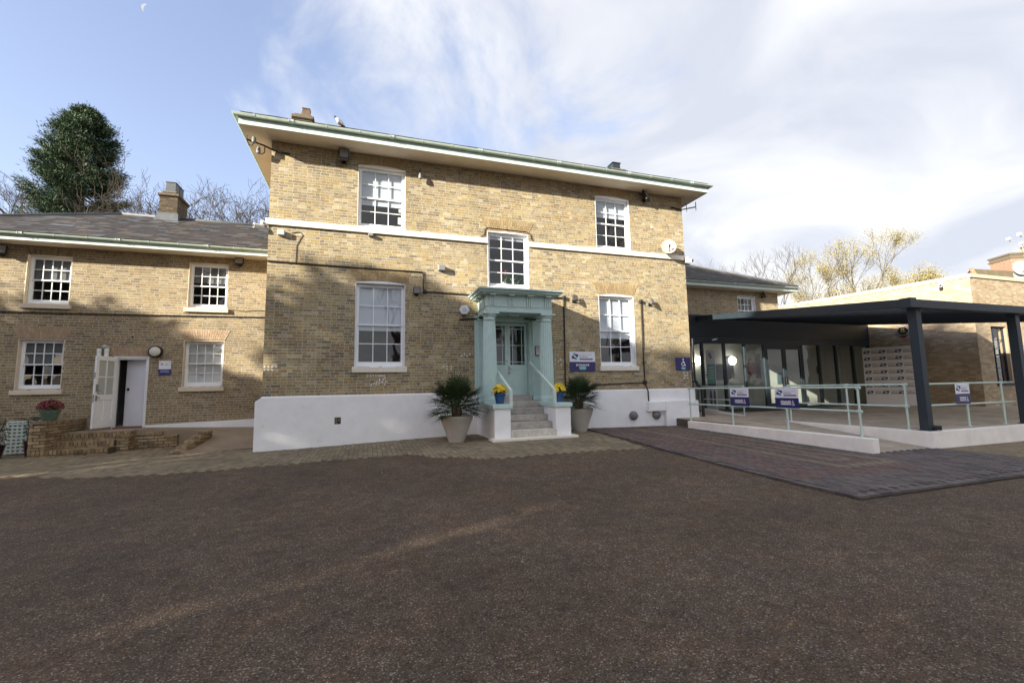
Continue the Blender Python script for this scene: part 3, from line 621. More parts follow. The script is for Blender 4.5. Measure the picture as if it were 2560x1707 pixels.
def slates(parent, O, U, V, wf, length, seed, w=.30, ex=.21, th=.007, miss=.0, limit=300):
    """slates on a slope: O lower-left corner, U along the eaves, V up the slope; wf(v) -> (u0,u1)"""
    rg = np.random.default_rng(seed); O, U, V = (np.array(q, float) for q in (O, U, V)); Nn = np.cross(U, V); C, D, T, VV, NN = [], [], [], [], []
    tilt = .010; V2 = V*math.cos(tilt*2)+Nn*math.sin(-tilt*2); V2 /= np.linalg.norm(V2); N2 = np.cross(U, V2)
    k = 0; v = 0.0
    while v < length:
        u0, u1 = wf(v+ex*.5); u = u0-(w/2 if k % 2 else 0)
        while u < u1:
            a, b = max(u, u0), min(u+w-.005, u1)
            if b-a > .03:
                c = O+U*(a+b)/2+V*(v+ex*.6+rg.normal(0, .004))+Nn*(.014+rg.normal(0, .0012)); C.append(c); D.append((b-a, ex*1.25, th)); T.append(rg.random() if rg.random() > .02 else .86)
                r = rg.normal(0, .008); VV.append(V2+U*r); NN.append(N2)
            u += w
        v += ex; k += 1
    pieces(parent, 'slate', M_SLATE, C, U, np.array(VV), np.array(NN), D, T, limit, stuff='slating')
sl = 1/math.hypot(1, TANP); slates(roof, (rx0, ry0-.02, RZ0), (1, 0, 0), (0, sl, TANP*sl), lambda v: (v*sl, rx1-rx0-v*sl), 1.3, 4, miss=0, limit=60)
# chimneys of the main roof
M_CAP = mat('lichen_stone', (.13, .11, .08), .95, var=.35, vscale=18, bump=.5, bscale=40, dirt=((.26, .21, .09), 14, .58, .6))
M_POT = mat('clay_pot_dark', (.115, .075, .05), .85, var=.3, vscale=8, bump=.3)
def chimney(parent, x0, x1, y0, y1, z0, z1, kind):
    mb = MB(); mb.box(x0+.06, x1-.06, y0+.06, y1-.06, z0, z1-.04); mb.tint = .1; ch = mb.build('chimney', M_BRICK_S, parent)
    mb = MB(); mb.bbox(x0, x1, y0, y1, z1-.04, z1+.10, .03); mb.bbox(x0+.07, x1-.07, y0+.07, y1-.07, z1+.10, z1+.17, .03); mb.build('cap', M_CAP, ch)
    xc, yc = (x0+x1)/2, (y0+y1)/2; mb = MB()
    if kind == 0:
        a, b, h0, h1 = .17, .115, z1+.17, z1+.56; xc += .06
        mb.add([(xc-a, yc-a, h0), (xc+a, yc-a, h0), (xc+a, yc+a, h0), (xc-a, yc+a, h0), (xc-b, yc-b, h1), (xc+b, yc-b, h1), (xc+b, yc+b, h1), (xc-b, yc+b, h1)], [(0, 1, 5, 4), (1, 2, 6, 5), (2, 3, 7, 6), (3, 0, 4, 7), (4, 5, 6, 7)]); mb.box(xc-b-.015, xc+b+.015, yc-b-.015, yc+b+.015, h1, h1+.025)
        mb.build('pot', M_POT, ch)
    else:
        mb.box(xc-.17, xc+.19, yc-.2, yc+.2, z1+.17, z1+.52); mb.box(xc-.20, xc+.22, yc-.23, yc+.23, z1+.52, z1+.55); mb.box(xc-.42, xc-.2, yc-.1, yc+.3, z1+.1, z1+.30); mb.build('cowl', M_STEEL, ch)
    return ch
chimney(house, -2.62, -1.9, 3.3, 4.3, 8.9, 10.84, 0)
chimney(house, 9.85, 10.72, 3.4, 4.4, 8.9, 10.72, 1)
# ---- portico
PX = 4.0
arch_x0, arch_x1, py0 = 3.04, 4.96, -1.01
def ring_beam(mb, x0, x1, y0, z0, z1, t=.26, yb=-.002):
    mb.bbox(x0, x1, y0, y0+t, z0, z1, .005); mb.box(x0, x0+t, y0+t, yb, z0, z1); mb.box(x1-t, x1, y0+t, yb, z0, z1)
mb = MB(); ring_beam(mb, arch_x0, arch_x1, py0, 3.555, 3.70); ring_beam(mb, arch_x0-.018, arch_x1+.018, py0-.018, 3.70, 3.722, .28); ring_beam(mb, arch_x0+.004, arch_x1-.004, py0+.004, 3.722, 4.005); ring_beam(mb, arch_x0-.02, arch_x1+.02, py0-.02, 4.005, 4.03, .3)
portico = mb.build('portico', M_MINT, house)
mb = MB(); mb.box(arch_x0+.26, arch_x1-.26, py0+.26, -.002, 3.60, 3.62); mb.build('ceiling', M_MINT, portico)
mb = MB()
for e, z0, z1 in ((.16, 4.03, 4.065), (.215, 4.065, 4.10), (.235, 4.10, 4.125), (.28, 4.125, 4.165)): mb.bbox(arch_x0-e+.0, arch_x1+e, py0-e, -.002, z0, z1, .006)
mb.build('cornice', M_MINT, portico)
mb = MB(); mb.box(arch_x0-.25, arch_x1+.25, py0-.25, -.004, 4.166, 4.176); mb.build('lead_flashing', M_LEAD, portico)
for i in range(4):
    xc = 3.19+(4.81-3.19)*i/3
    mb = MB(); mb.bbox(xc-.085, xc+.085, py0-.145, py0-.022, 3.995, 4.028, .004); mb.build('mutule', M_MINT, portico)
    mb = MB()
    for k in (-1, 0, 1): mb.prism([(xc+k*.055-.02, py0+.002, 3.724), (xc+k*.055+.02, py0+.002, 3.724), (xc+k*.055+.02, py0+.002, 3.985), (xc+k*.055-.02, py0+.002, 3.985)], (0, -.03, 0))
    mb.build('triglyph', M_MINT, portico)
    mb = MB(); mb.box(xc-.085, xc+.085, py0-.012, py0-.0005, 3.675, 3.698); mb.build('regula', M_MINT, portico)
for j, yy in enumerate((-.72, -.28)):
    mb = MB(); mb.bbox(arch_x0-.145, arch_x0-.022, yy-.085, yy+.085, 3.995, 4.028, .004); mb.build('mutule', M_MINT, portico)
    mb = MB()
    for k in (-1, 0, 1): mb.box(arch_x0-.014, arch_x0+.002, yy+k*.055-.02, yy+k*.055+.02, 3.724, 3.985)
    mb.build('triglyph', M_MINT, portico)
def fluted(a, h): return 1-.10*abs(math.sin(a*10))**.6
for cxp in (3.165, 4.835):
    cyp = -.80; mb = MB()
    prof = [(.20, 1.25), (.198, 1.6), (.19, 2.3), (.178, 2.9), (.163, 3.34)]
    mb.lathe(prof, (cxp, cyp, 0), 80, fluted)
    col = mb.build('column', M_MINT, portico, smooth=30)
    mb = MB(); mb.bbox(cxp-.245, cxp+.245, cyp-.245, cyp+.245, 1.082, 1.15, .006); mb.lathe([(.235, 1.15), (.245, 1.175), (.235, 1.205), (.215, 1.215), (.215, 1.23), (.205, 1.255)], (cxp, cyp, 0), 40); mb.build('column_base', M_MINT, portico, smooth=35)
    mb = MB(); mb.lathe([(.162, 3.335), (.182, 3.342), (.182, 3.357), (.165, 3.366), (.165, 3.425), (.18, 3.43), (.21, 3.475), (.215, 3.50)], (cxp, cyp, 0), 40); mb.bbox(cxp-.225, cxp+.225, cyp-.225, cyp+.225, 3.50, 3.553, .005); mb.build('capital', M_MINT, portico, smooth=35)
for a, b in ((3.03, 3.30), (4.70, 4.97)):
    mb = MB(); mb.box(a, b, -.09, -.012, 1.25, 3.34); n = 7; w = (b-a)/n
    for i in range(n): mb.box(a+w*i+.006, a+w*(i+1)-.006, -.103, -.09, 1.27, 3.32)
    pl = mb.build('pilaster', M_MINT, portico)
    mb = MB(); mb.bbox(a-.03, b+.03, -.125, -.012, 1.11, 1.19); mb.bbox(a-.015, b+.015, -.113, -.012, 1.19, 1.25); mb.build('pilaster_base', M_MINT, portico)
    mb = MB(); mb.bbox(a-.01, b+.01, -.108, -.012, 3.34, 3.37); mb.bbox(a-.004, b+.004, -.10, -.012, 3.37, 3.44); mb.bbox(a-.03, b+.03, -.13, -.012, 3.44, 3.50); mb.build('pilaster_capital', M_MINT, portico)
mb = MB(); mb.box(2.93, 3.36, -.011, -.0035, 1.1, 3.6); mb.box(4.64, 5.0, -.011, -.0035, 1.1, 3.6); mb.box(3.36, 4.64, -.011, -.0035, 3.46, 3.6)
mb.box(3.352, 3.37, -.003, .27, 1.2, 3.46); mb.box(4.63, 4.648, -.003, .27, 1.2, 3.46); mb.box(3.37, 4.63, -.003, .27, 3.44, 3.468); mb.build('surround', M_MINT, portico)
mb = MB(); mb.lathe([(.02, 3.53), (.12, 3.535), (.155, 3.565), (.155, 3.60)], (3.98, -.52, 0), 28); mb.build('ceiling_lamp', mat('opal_glass', (.6, .62, .62), .3), portico, smooth=40)
mb = MB(); mb.tube([(2.5, -.02, 3.47), (2.98, -.03, 3.50), (3.05, -.13, 3.50), (3.25, -.17, 3.515)], .02, 6); mb.tube([(4.42, -.15, 3.53), (4.6, -.15, 3.515), (4.78, -.2, 3.50)], .022, 6); mb.build('cable', M_CABLE, portico)
# steps, cheek walls and caps
steps = empty('entrance_steps', (4, -1, .2)); steps.parent = house; steps.location = Vector((4, -1, .2))-wl(house)
for i, (yf_, zt) in enumerate(((-1.93, .435), (-1.65, .605), (-1.37, .775), (-1.09, .945), (-.81, 1.11))):
    mb = MB(); mb.bbox(3.392, 4.608, yf_, -.012, (zt-.17 if i else .15), zt, .014); mb.build('step', M_CONC if i else mat('painted_step', (.60, .57, .50), .85, var=.2, vscale=8, bump=.4, stain=.3, stscale=2.4, dirt=((.33, .31, .27), 5, .52, .6)), steps)
mb = MB(); mb.bbox(3.372, 4.628, -.10, .3, 1.111, 1.262, .01); mb.build('threshold', M_CONC, steps)
mb = MB(); mb.bbox(2.86, 5.14, -2.09, -1.7, .12, .262, .012); mb.build('base_slab', M_STONE, steps)
for a, b in ((2.97, 3.39), (4.61, 5.03)):
    mb = MB(); mb.bbox(a, b, -1.88, -.012, .12, .972, .008); ck = mb.build('cheek_wall', M_WHITE, steps)
    mb = MB(); mb.bbox(a-.045, b+.04, -1.93, -.013, .973, 1.081, .01); mb.build('cap', M_MINT, steps)
for s, xx in ((-1, 3.405), (1, 4.595)):
    mb = MB(); y1_ = -.03 if s > 0 else -.10
    z1_ = 2.20
    mb.prism([(xx-.032, -1.88, 1.37), (xx+.032, -1.88, 1.37), (xx+.032, -1.88, 1.44), (xx-.032, -1.88, 1.44)], (0, 1.85-.08, .80)); mb.build('handrail', M_MINT_P, steps)
    mb = MB(); mb.bbox(xx-.04, xx+.04, -1.90, -1.82, .96, 1.40, .006); mb.build('newel', M_MINT_P, steps)
# double entrance door
DY = .20
dr = empty('entrance_door', (4, DY, 1.26)); dr.parent = house; dr.location = Vector((4, DY, 1.26))-wl(house)
for lx in (0, 1):
    a, b = (3.385, 3.997) if lx == 0 else (4.003, 4.615); z0, z1 = 1.266, 3.43
    mb = MB(); st = .075
    mb.box(a, a+st, DY, DY+.045, z0, z1); mb.box(b-st, b, DY, DY+.045, z0, z1); mb.box(a+st, b-st, DY, DY+.045, z1-.085, z1); mb.box(a+st, b-st, DY, DY+.045, z0, z0+.20); mb.box(a+st, b-st, DY, DY+.045, 2.03, 2.17)
    mb.box(a+st, b-st, DY+.014, DY+.035, z0+.20, 2.03); mb.bbox(a+st+.05, b-st-.05, DY+.004, DY+.0139, z0+.25, 1.98, .008)
    gx0, gx1, ga, gb = a+st, b-st, 2.17, z1-.085
    vsx = [gx0, gx0+.085, gx1-.085, gx1]; hsz = [ga, ga+.085, (ga+gb)/2, gb-.085, gb]
    for c in vsx[1:-1]: mb.box(c-.009, c+.009, DY+.008, DY+.03, ga, gb)
    for c in hsz[1:-1]:
        for q in range(3): mb.box(vsx[q]+(.009 if q else 0), vsx[q+1]-(.009 if q < 2 else 0), DY+.009, DY+.029, c-.009, c+.009)
    leaf = mb.build('door_leaf', M_MINT, dr)
    for i in range(3):
        for j in range(4):
            p = MB(); t_ = random.gauss(0, .001); p.add([(vsx[i]+.005, DY+.02, hsz[j]+.005), (vsx[i+1]-.005, DY+.02+t_, hsz[j]+.005), (vsx[i+1]-.005, DY+.02+t_, hsz[j+1]-.005), (vsx[i]+.005, DY+.02, hsz[j+1]-.005)], [(0, 1, 2, 3)]); p.build('pane', M_GLASS, dr)
mb = MB(); mb.box(4.02, 4.06, DY-.012, DY-.001, 1.98, 2.14); mb.tube([(4.04, DY-.012, 2.06), (4.04, DY-.045, 2.06), (4.12, DY-.045, 2.055)], .009, 6); mb.lathe([(.03, 0), (.03, .012), (.012, .02), (.02, .045), (.002, .055)], (4.04, DY, 1.93), 14, axis=1); mb.build('door_handle', mat('brass_worn', (.38, .32, .22), .35, metal=.8), dr)
mb = MB(); mb.box(3.9, 4.0, DY-.01, DY-.001, 2.26, 2.29); mb.build('letter_plate', mat('brass_worn', (.38, .32, .22), .35, metal=.8), dr)
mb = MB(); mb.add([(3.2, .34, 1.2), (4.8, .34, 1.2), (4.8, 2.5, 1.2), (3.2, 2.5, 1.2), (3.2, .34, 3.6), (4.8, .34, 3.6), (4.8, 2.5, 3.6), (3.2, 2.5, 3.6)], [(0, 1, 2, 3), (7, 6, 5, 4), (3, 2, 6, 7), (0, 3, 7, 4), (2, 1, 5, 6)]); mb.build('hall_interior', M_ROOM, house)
# ---- plastic plugs drilled into the brickwork
M_PLUG = mat('plug_white', (.72, .72, .72), .6)
def plugs(pts):
    for x, z in pts:
        mb = MB(); mb.lathe([(.022, 0), (.022, .006), (.012, .009)], (x, -.001, z), 10, axis=1); mb.build('injection_plug', M_PLUG, house)
plugs([(-2.45+.085*i, 2.12-.0*i) for i in range(4)]+[(-2.45+.085*i, 2.04) for i in range(3)]+[(2.03, 2.12), (2.13, 2.12), (2.25, 2.115), (2.13, 2.04), (2.25, 2.045)])
plugs([(.10+.07*i+random.uniform(-.02, .02), 1.86-.07*j+random.uniform(-.02, .02)) for i in range(6) for j in range(4) if i+j*.7 > 1.8 and random.random() > .2]+[(.0+.07*i, 1.88+random.uniform(-.02, .0)) for i in range(6)])
plugs([(5.45+.1*i+random.uniform(-.02, .02), 2.33-.08*j+random.uniform(-.02, .02)) for i in range(3) for j in range(3) if (i+j) % 2 == 0]+[(10.2+.07*i, 1.88-.09*j) for i in range(3) for j in range(3) if (i*j+i) % 2 == 0]+[(2.55+.08*i, 2.42+.05*(i % 2)) for i in range(4)])
# ------------------------------------------------------------------ left wing
WY = 3.2; WS = 5.70
lw = empty('side_wing', (-7.5, 5, 0), 'two storey brick wing left of the tall house, with slate roof and open white door', 'house')
lh = [(-9.09, -8.09, 4.05, 5.44), (-5.25, -4.20, 4.08, 5.49), (-9.11, -8.11, 1.66, 3.06), (-5.27, -4.22, 1.68, 3.08), (-6.93, -6.13, .5, 2.56)]
mb = MB(); holed_wall(mb, -13, -2.48, -.2, WS+.2, WY+.0018, WY+.3, lh); mb.build('wall', M_MORTAR, lw)
mb = MB(); mb.box(-13, -12.7, WY+.302, 9.8, -.2, WS+.2); mb.box(-12.7, -2.5, 9.5, 9.8, -.2, WS+.2); mb.build('rear_wall', M_FARBRICK, lw)
lay(lw, brick_rows(-13, -2.49, .35, WS, lh, 31), (0, WY, 0), (1, 0, 0), M_BRICK_W, seed=2)
mb = MB(); mb.prism([(-6.10, WY-.03, .50), (-2.62, WY-.03, .30), (-2.62, WY-.03, .70), (-6.10, WY-.03, .60)], (0, .04, 0)); mb.build('plinth', M_WHITE, lw)
for (a, b, c, d), bl in zip(lh[:4], (.45, .40, .45, 1.0)):
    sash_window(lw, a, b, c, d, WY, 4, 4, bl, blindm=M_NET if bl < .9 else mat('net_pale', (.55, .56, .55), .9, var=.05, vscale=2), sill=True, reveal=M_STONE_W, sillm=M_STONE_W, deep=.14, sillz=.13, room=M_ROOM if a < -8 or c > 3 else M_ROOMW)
flat_arch(lw, -9.13, -8.09, 3.09, .30, .14, WY-.0075, M_ARCH_W, 20, seed=11)
flat_arch(lw, -5.29, -4.20, 3.11, .30, .14, WY-.0075, M_ARCH_W, 20, seed=12)
flat_arch(lw, -6.98, -6.10, 2.58, .28, .13, WY-.0075, M_ARCH_W, 17, seed=13)
flat_arch(lw, -9.12, -8.06, 5.455, .24, .10, WY-.0065, M_BRICK_W, 18, seed=14)
flat_arch(lw, -5.28, -4.17, 5.50, .195, .10, WY-.0065, M_BRICK_W, 18, seed=15)
# eaves and roof
LY = WY-.55
mb = MB(); mb.box(-13.5, -2.5, LY+.03, WY+.02, WS, WS+.02); mb.build('soffit', M_SOFFIT, lw)
mb = MB(); mb.box(-13.5, -2.5, LY, LY+.03, WS-.01, WS+.15); mb.build('fascia', M_MINT_P, lw)
gutter(lw, [(-13.5, LY-.065, WS+.175), (-2.5, LY-.065, WS+.175)], .058)
gutter_fittings(lw, -12, -2.7, LY-.065, WS+.175, 13)
LZ0 = WS+.2; LYR = 6.5; ltan = (7.93-LZ0)/(LYR-LY+.05); lx0, lx1 = -13.6, -2.48; hdx = LYR-LY+.05; lya = LY-.05
apx = -8.5; 
mb = MB(); mb.add([(apx-hdx, lya, LZ0), (lx1, lya, LZ0), (lx1, LYR, 7.93), (apx, LYR, 7.93), (apx-hdx, 2*LYR-lya, LZ0), (lx1, 2*LYR-lya, LZ0)], [(0, 1, 2, 3), (0, 3, 4), (3, 2, 5, 4)]); mb.tint = .3
lroof = mb.build('roof', M_SLATE, lw)
sl = 1/math.hypot(1, ltan); slates(lroof, (apx-hdx, lya-.02, LZ0), (1, 0, 0), (0, sl, ltan*sl), lambda v: (v*sl, lx1-(apx-hdx)), hdx/sl-.05, 6, w=.30, ex=.185)
mb = MB(); mb.tube([(apx, LYR, 7.96), (lx1, LYR, 7.96)], .07, 8); mb.tube([(apx-hdx, lya, LZ0+.03), (apx, LYR, 7.96)], .06, 8); mb.build('ridge_roll', M_LEAD, lw, smooth=True)
for (u, v, w_, h_) in ((-8.95, 1.2, .55, .2), (-6.95, 3.45, .45, .3), (-8.7, 2.0, .35, .12)):
    P0 = np.array([u, lya+v*sl, LZ0+v*ltan*sl]); V_ = np.array([0, sl, ltan*sl]); Nn = np.array([0, -ltan*sl, sl]); q = P0+Nn*.03
    mb = MB(); mb.prism([q, q+np.array([w_, 0, 0]), q+np.array([w_, 0, 0])+V_*h_, q+V_*h_], Nn*.006); mb.build('lead_patch', M_LEAD, lroof)
# brick chimney on the ridge
cX0, cX1, cY0, cY1 = -7.30, -6.74, 6.2, 7.1
mb = MB(); mb.box(cX0, cX1, cY0, cY1, 7.4, 8.70); lch = mb.build('chimney', M_MORTAR_L, lw)
rw = brick_rows(cX0+.002, cX1-.002, 7.6, 8.68, [], 41, bond='stretcher'); lay(lch, rw, (0, cY0-.0018, 0), (1, 0, 0), M_BRICK_S, seed=5)
rw = brick_rows(cY0+.002, cY1-.002, 7.6, 8.68, [], 42, bond='stretcher'); lay(lch, rw, (cX1+.0018, 0, 0), (0, 1, 0), M_BRICK_S, seed=6)
mb = MB(); mb.bbox(cX0-.07, cX1+.07, cY0-.07, cY1+.07, 8.68, 8.79, .03); mb.bbox(cX0+.02, cX1-.02, cY0+.02, cY1-.02, 8.79, 8.91, .05); mb.build('chimney_cap', M_CAP, lw)
mb = MB(); mb.box(cX0+.14, cX1-.12, cY0+.08, cY0+.42, 8.9, 9.25); mb.box(cX0+.14, cX1-.12, cY0+.48, cY1-.1, 8.9, 9.25); mb.box(cX0+.12, cX1-.10, cY0+.06, cY1-.08, 9.251, 9.27); mb.build('chimney_cowl', M_LEAD, lw)
mb = MB(); mb.prism([(cX0-.10, cY0-.16, 7.72), (cX1+.10, cY0-.16, 7.72), (cX1+.04, cY0-.03, 7.98), (cX0-.04, cY0-.03, 7.98)], (0, .02, .0)); mb.box(cX0-.04, cX1+.04, cY0-.03, cY0-.015, 7.85, 8.05); mb.box(cX1+.014, cX1+.03, cY0, cY1, 7.8, 8.0); mb.build('chimney_flashing', M_LEAD, lw)
# doorway, lobby and open door
mb = MB(); fx0, fx1, fz1 = -6.93, -6.13, 2.56
mb.box(fx0+.002, fx0+.06, WY+.03, WY+.13, .5, fz1); mb.box(fx1-.06, fx1-.002, WY+.03, WY+.13, .5, fz1); mb.box(fx0+.06, fx1-.06, WY+.03, WY+.13, fz1-.06, fz1-.002); mb.box(fx1-.002, fx1+.02, WY-.012, WY+.03, .55, fz1+.03); mb.box(fx0-.02, fx1-.002, WY-.012, WY+.03, fz1-.002, fz1+.03); mb.build('door_frame', M_PAINT, lw)
mb = MB(); mb.box(fx0+.06, fx1-.06, WY-.02, WY+.2, .5, .565); mb.build('door_sill', mat('red_tile', (.16, .06, .045), .7), lw)
mb = MB(); mb.add([(-7.5, WY+.31, .555), (-6.13, WY+.31, .555), (-6.13, 7, .555), (-7.5, 7, .555), (-7.5, WY+.31, 2.8), (-6.13, WY+.31, 2.8), (-6.13, 7, 2.8), (-7.5, 7, 2.8)], [(0, 1, 2, 3), (7, 6, 5, 4), (3, 2, 6, 7), (0, 3, 7, 4), (2, 1, 5, 6)]); mb.build('lobby_interior', M_ROOMW, lw)
mb = MB(); mb.prism([(-6.80, 3.60, .57), (-6.19, 3.36, .57), (-6.19, 3.36, 2.50), (-6.80, 3.60, 2.50)], (.02, .02, 0)); mb.build('inner_door', mat('inner_door_paint', (.78, .78, .85), .4, var=.03, vscale=2), lw)
mb = MB(); mb.prism([(-6.74, 3.574, 1.60), (-6.69, 3.554, 1.60), (-6.69, 3.554, 1.68), (-6.74, 3.574, 1.68)], (-.01, -.016, 0)); mb.build('door_lock', M_BLACK, lw)
# shelf of boxes dimly seen inside the lobby
for i in range(6):
    mb = MB(); z = .6+i*.3; mb.bbox(-7.1, -6.75, 5.6, 5.9, z, z+.22, .01); mb.build('shelf_box', mat('shelf_box_%d' % (i % 3), [(.05, .09, .13), (.16, .10, .05), (.10, .11, .11)][i % 3], .7), lw)
# the open door leaf, hinged on the left jamb
H = np.array([-6.90, WY+.0, 0]); ang = math.radians(262); du = np.array([math.cos(ang), math.sin(ang), 0]); dn = np.array([math.sin(ang), -math.cos(ang), 0])*-1   # leaf plane
if dn[0] < 0: dn = -dn
door = empty('white_door', (-6.9, WY, .56)); door.parent = lw; door.location = Vector((-6.9, WY, .56))-wl(lw)
def dbox(mb, u0, u1, z0, z1, d0, d1):
    P = lambda u, d, z: tuple(H+du*u+dn*d+np.array([0, 0, z]))
    mb.add([P(u0, d1, z0), P(u1, d1, z0), P(u1, d0, z0), P(u0, d0, z0), P(u0, d1, z1), P(u1, d1, z1), P(u1, d0, z1), P(u0, d0, z1)], [(0, 3, 2, 1), (4, 5, 6, 7), (0, 1, 5, 4), (1, 2, 6, 5), (2, 3, 7, 6), (3, 0, 4, 7)])
mb = MB(); Wd, z0, z1 = .80, .60, 2.56; st = .10
dbox(mb, 0, st, z0, z1, 0, .045); dbox(mb, Wd-st, Wd, z0, z1, 0, .045); dbox(mb, st, Wd-st, z1-.12, z1, 0, .045); dbox(mb, st, Wd-st, z0, z0+.2, 0, .045); dbox(mb, st, Wd-st, 1.36, 1.50, 0, .045); dbox(mb, Wd/2-.03, Wd/2+.03, z0+.2, 1.36, 0, .045); dbox(mb, Wd/2-.02, Wd/2+.02, 1.50, z1-.12, .004, .041); dbox(mb, st, Wd/2-.02, 1.97, 2.0, .005, .04); dbox(mb, Wd/2+.02, Wd-st, 1.97, 2.0, .005, .04)
for a, b in ((st, Wd/2-.03), (Wd/2+.03, Wd-st)): dbox(mb, a, b, z0+.2, 1.36, .012, .025); dbox(mb, a+.05, b-.05, z0+.26, 1.30, .0245, .034)
mb.build('door_leaf', M_PAINT, door)
for a, b in ((st, Wd/2-.02), (Wd/2+.02, Wd-st)):
    for c, d in ((1.50, 1.97), (2.0, z1-.12)):
        mb = MB(); dbox(mb, a, b, c, d, .02, .026); mb.build('pane', mat('obscured_glass', (.42, .45, .41), .25, spec=.6), door)
mb = MB(); dbox(mb, Wd-.085, Wd-.035, 1.33, 1.48, .045, .055); dbox(mb, Wd-.15, Wd-.05, 1.42, 1.44, .055, .085); mb.build('door_handle', M_GREY, door)
mb = MB(); dbox(mb, Wd-.09, Wd-.03, 1.60, 1.78, .045, .075); dbox(mb, Wd-.16, Wd-.06, 1.60, 1.62, .075, .10); mb.build('keypad_lock', M_GREY, door)
mb = MB(); dbox(mb, Wd, Wd+.002, 1.30, 1.50, .012, .034); dbox(mb, Wd, Wd+.002, 1.95, 2.10, .012, .034); mb.build('lock_plate', mat('dark_steel', (.08, .08, .08), .4, metal=.5), door)

# ------------------------------------------------------------------ right wing
rwg = empty('far_wing', (14, 5, 0), 'two storey brick wing behind the dark canopy, with slate roof and one white sash window', 'house')
rh = [(16.01, 17.04, 4.15, 5.47)]
mb = MB(); holed_wall(mb, 10.52, 18.43, -.2, WS+.2, WY+.0018, WY+.3, rh); mb.box(18.13, 18.43, WY+.301, 9.8, -.2, WS+.2); mb.build('wall', M_MORTAR, rwg)
lay(rwg, brick_rows(10.53, 18.43, 3.9, WS, rh, 51), (0, WY, 0), (1, 0, 0), M_BRICK_W, seed=8)
sash_window(rwg, 16.01, 17.04, 4.15, 5.47, WY, 4, 4, 0, sill=True, deep=.14)
mb = MB(); mb.box(10.52, 19.0, LY+.03, WY+.02, WS, WS+.02); mb.box(18.43, 19.0, WY+.021, 9.8, WS, WS+.02); mb.build('soffit', M_SOFFIT, rwg)
mb = MB(); mb.box(10.52, 19.03, LY, LY+.03, WS-.01, WS+.15); mb.box(19.0, 19.03, LY+.031, 9.8, WS-.01, WS+.15); mb.build('fascia', M_MINT_P, rwg)
gutter(rwg, [(10.55, LY-.065, WS+.175), (19.095, LY-.065, WS+.175), (19.095, 9.8, WS+.175)], .058); gutter_fittings(rwg, 11, 18.9, LY-.065, WS+.175, 8)
rx1_ = 19.08; apr = rx1_-hdx
mb = MB(); mb.add([(10.52, lya, LZ0), (rx1_, lya, LZ0), (apr, LYR, 7.93), (10.52, LYR, 7.93), (rx1_, 2*LYR-lya, LZ0), (10.52, 2*LYR-lya, LZ0)], [(0, 1, 2, 3), (1, 4, 2), (2, 4, 5, 3)]); mb.tint = .3
rroof = mb.build('roof', M_SLATE, rwg)
slates(rroof, (10.52, lya-.02, LZ0), (1, 0, 0), (0, sl, ltan*sl), lambda v: (0, rx1_-10.52-v*sl), hdx/sl-.05, 8, w=.30, ex=.185)
mb = MB(); mb.tube([(10.6, LYR, 7.96), (apr, LYR, 7.96)], .07, 8); mb.tube([(rx1_, lya, LZ0+.03), (apr, LYR, 7.96)], .055, 8); mb.build('ridge_roll', M_LEAD, rwg, smooth=True)

# ------------------------------------------------------------------ extension on the right (oblique side wall and front wall)
ext = empty('brick_extension', (24, 3, 0), 'modern buff brick extension with flat parapet at the right edge', 'building')
At = math.radians(10.5); dA = np.array([-math.sin(At), math.cos(At), 0]); KA = np.array([23.16, -1.56, 0]); uA = -dA; nA = np.array([-math.cos(At), -math.sin(At), 0])   # uA runs towards the camera
FZ = .40; PZ = 5.60
LA = 9.0
P = lambda s, d, z: tuple(KA+dA*s+nA*d+np.array([0, 0, z]))
mb = MB(); mb.add([P(LA, -.0018, 0), P(0, -.0018, 0), P(0, -.3, 0), P(LA, -.3, 0), P(LA, -.0018, PZ), P(0, -.0018, PZ), P(0, -.3, PZ), P(LA, -.3, PZ)], [(0, 1, 5, 4), (4, 5, 6, 7), (2, 3, 7, 6), (3, 0, 4, 7)])
bwin = (24.13, 25.18, 1.29, 3.62); by = -1.56
holed_wall(mb, 23.17, 32, 0, PZ, by+.0018, by+.3, [bwin]); mb.build('wall', M_MORTAR_E, ext)
lay(ext, brick_rows(0, LA, FZ-.2, PZ, [], 61, bond='stretcher', gap=.009), KA+dA*LA, uA, M_BRICK_E, seed=9, Nn=nA)
lay(ext, brick_rows(23.165, 31, FZ-.3, PZ, [bwin], 62, bond='stretcher', gap=.009), (0, by, 0), (1, 0, 0), M_BRICK_E, seed=10)
mb = MB(); q = lambda s, d, z: P(s, d, z)
mb.add([q(LA, .05, PZ), q(-.06, .05, PZ), q(-.06, -.35, PZ), q(LA, -.35, PZ), q(LA, .05, PZ+.12), q(-.06, .05, PZ+.15), q(-.06, -.35, PZ+.15), q(LA, -.35, PZ+.12)], [(0, 1, 5, 4), (4, 5, 6, 7), (2, 3, 7, 6), (3, 0, 4, 7), (1, 2, 6, 5), (0, 3, 2, 1)]); mb.box(23.2, 32, by-.05, by+.35, PZ+.001, PZ+.148)
mb.build('coping', mat('coping_stone', (.56, .47, .35), .8, var=.06, vscale=3), ext)
